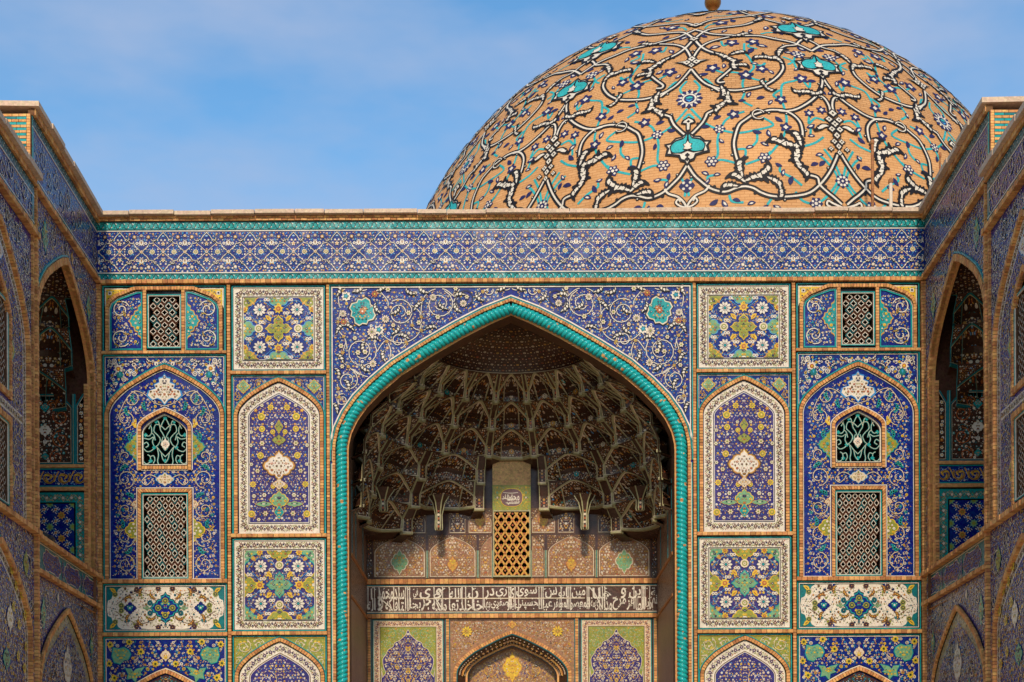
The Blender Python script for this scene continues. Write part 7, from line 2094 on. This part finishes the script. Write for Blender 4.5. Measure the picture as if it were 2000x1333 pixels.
    # flowers, each a piece of its own
    for mir in (1, -1):
        for (x, y, t, r_) in FLOW:
            m = DMB(dmap); a0 = x * 3
            if t == 'f6': 
                m.poly(m.local(x * mir, y, lobes(6, r_ * 1.08, .15)), 'dome_navy', .014)
                for i in range(6): m.poly(m.local(x * mir, y, circ(6, r_ * .20) + A([cos(i * pi / 3 + a0), sin(i * pi / 3 + a0)]) * r_ * .60), 'dome_white', .018)
                m.poly(m.local(x * mir, y, circ(8, r_ * .27)), 'dome_white', .0182)
            else:
                m.poly(m.local(x * mir, y, lobes(5 if t == 'f5n' else 6, r_ * 1.05, .2, 5, a0)), 'dome_navy', .014); m.poly(m.local(x * mir, y, lobes(4, r_ * .42, .2)), 'dome_white', .018)
            parts.append(m.build('flower', dome))
    for (x, y) in ((0, 11.2), (SW, 11.8)):
        m = DMB(dmap); m.poly(m.local(x, y, lobes(4 if x == 0 else 8, 1.15, .14)), 'dome_navy', .014)
        for i in range(4 if x == 0 else 8): a = (i + .5) * 2 * pi / (4 if x == 0 else 8); m.poly(m.local(x, y, circ(6, .22) + A([cos(a), sin(a)]) * .66), 'dome_white', .018)
        m.poly(m.local(x, y, circ(6, .2)), 'dome_white', .0182); parts.append(m.build('flower', dome))
    bd = DMB(dmap); rg = random.Random(9)
    for mir in (1, -1):
        for (x, y) in BUDS:
            k = rg.random(); rot = rg.uniform(0, 6.28); r_ = rg.uniform(.55, .8) * (1 if y < 36 else 1.2); RM = A([(cos(rot), sin(rot)), (-sin(rot), cos(rot))])
            bd.poly(bd.local(x * mir, y, (leafpoly(.5, .15) * r_) @ RM), 'dome_navy', .0135)
            if k < .62: bd.poly(bd.local(x * mir, y, (leafpoly(.4, .1) * r_ * .5) @ RM), 'dome_white', .0175)
    parts.append(bd.build('bud_inlay', dome, 'stuff'))
    return [p for p in parts if p is not None]

SECT = dome_sector()
for k in range(1, 8):
    for o in SECT:
        c = o.copy(); COL.objects.link(c); c.parent = dome
        c.rotation_euler.z = radians(45 * k)

def lathe(name, prof, m, parent, n=32, origin=(0, 0, 0)):
    t = np.linspace(0, 2 * pi, n, endpoint=False)
    P = np.stack([np.stack([r * np.cos(t), r * np.sin(t), np.full(n, z)], -1) for r, z in prof])
    return grid_mesh(name, P + A(origin), [m], parent, True, closed_v=True)
ZF = DR
lathe('finial', [(.42, ZF - .10), (.36, ZF + .12), (.16, ZF + .35), (.10, ZF + .8), (.10, ZF + 1.05), (.13, ZF + 1.18), (.11, ZF + 1.26), (.13, ZF + 1.30)] + [(.255 * sin(a), ZF + 1.56 - .255 * cos(a)) for a in np.linspace(.62, pi - .62, 13)] + [(.12, ZF + 1.82), (.09, ZF + 2.0), (.20, ZF + 2.2), (.22, ZF + 2.35), (.1, ZF + 2.55), (.05, ZF + 3.1), (.0, ZF + 3.3)], 'gilt', dome)

# ================================================================== small fittings
def pipe(name, label, px, z0, z1, r, m, capm, y=None):
    """a thin pipe standing on the roof against the dome"""
    root = thing(name, label, 'pipe', (px, y, z0))
    lathe('pipe_shaft', [(r, 0), (r, z1 - z0)], m, root, 10)
    lathe('pipe_cap', [(r * 1.35, z1 - z0 - .05), (r * 1.4, z1 - z0 + .03), (r * .5, z1 - z0 + .07), (0, z1 - z0 + .07)], capm, root, 10)
yp = 7.0
XP = lambda px: (px - 1004) / 3000 * (30 + yp)
ZP = lambda py: 1.6 + (1600 - py) / 3000 * (30 + yp)
pipe('roof_pipe', 'tall thin rusty pipe standing in front of the dome', XP(1711.5), 13.2, ZP(281), .038, 'iron_rust', 'iron_rust', yp)
pipe('roof_pipe', 'short white pipe with a rusty cap in front of the dome', XP(1747), 13.2, ZP(357), .045, 'white_pipe', 'iron_rust', yp)
pipe('roof_pipe', 'short rusty rod beside the right parapet, in front of the dome', XP(1843.5), 13.2, ZP(307), .026, 'iron_rust', 'iron_rust', yp)

def floodlight():
    s = 3000 / 26.2; y = -3.8
    X = lambda px: (px - 1003) / s; Zz = lambda py: 1.6 + (1600 - py) / s
    root = thing('floodlight', 'small dark floodlight on a pale bracket, on the ledge of the left alcove', 'lamp', (X(64), y, Zz(1046)))
    o = A(root.location)
    def tube(name, a, b, r0, r1, m, n=12):
        a, b = A(a) - o, A(b) - o; d = b - a; l = np.linalg.norm(d); d /= l
        u = np.cross(d, [0, 1, 0]); u /= np.linalg.norm(u); v = np.cross(d, u)
        t = np.linspace(0, 2 * pi, n, endpoint=False)
        P = np.stack([a + d * f * l + (u * np.cos(t)[:, None] + v * np.sin(t)[:, None]) * r for f, r in ((0, 0), (0, r0), (1, r1), (1, 0))])
        return grid_mesh(name, P, [m], root, False, closed_v=True)
    tube('bracket', (X(62), y, Zz(1036)), (X(81), y, Zz(1036.5)), .035, .028, 'grey_metal')
    tube('stem', (X(64), y, Zz(1036)), (X(64), y, Zz(1047)), .02, .02, 'grey_metal')
    tube('joint', (X(79), y, Zz(1033)), (X(79), y, Zz(1041)), .035, .035, 'dark_metal')
    tube('housing', (X(79), y, Zz(1037)), (X(98), y - .02, Zz(1051)), .055, .085, 'dark_metal', 16)
    tube('visor', (X(98), y - .02, Zz(1051)), (X(105), y - .03, Zz(1056)), .095, .09, 'dark_metal', 16)
floodlight()
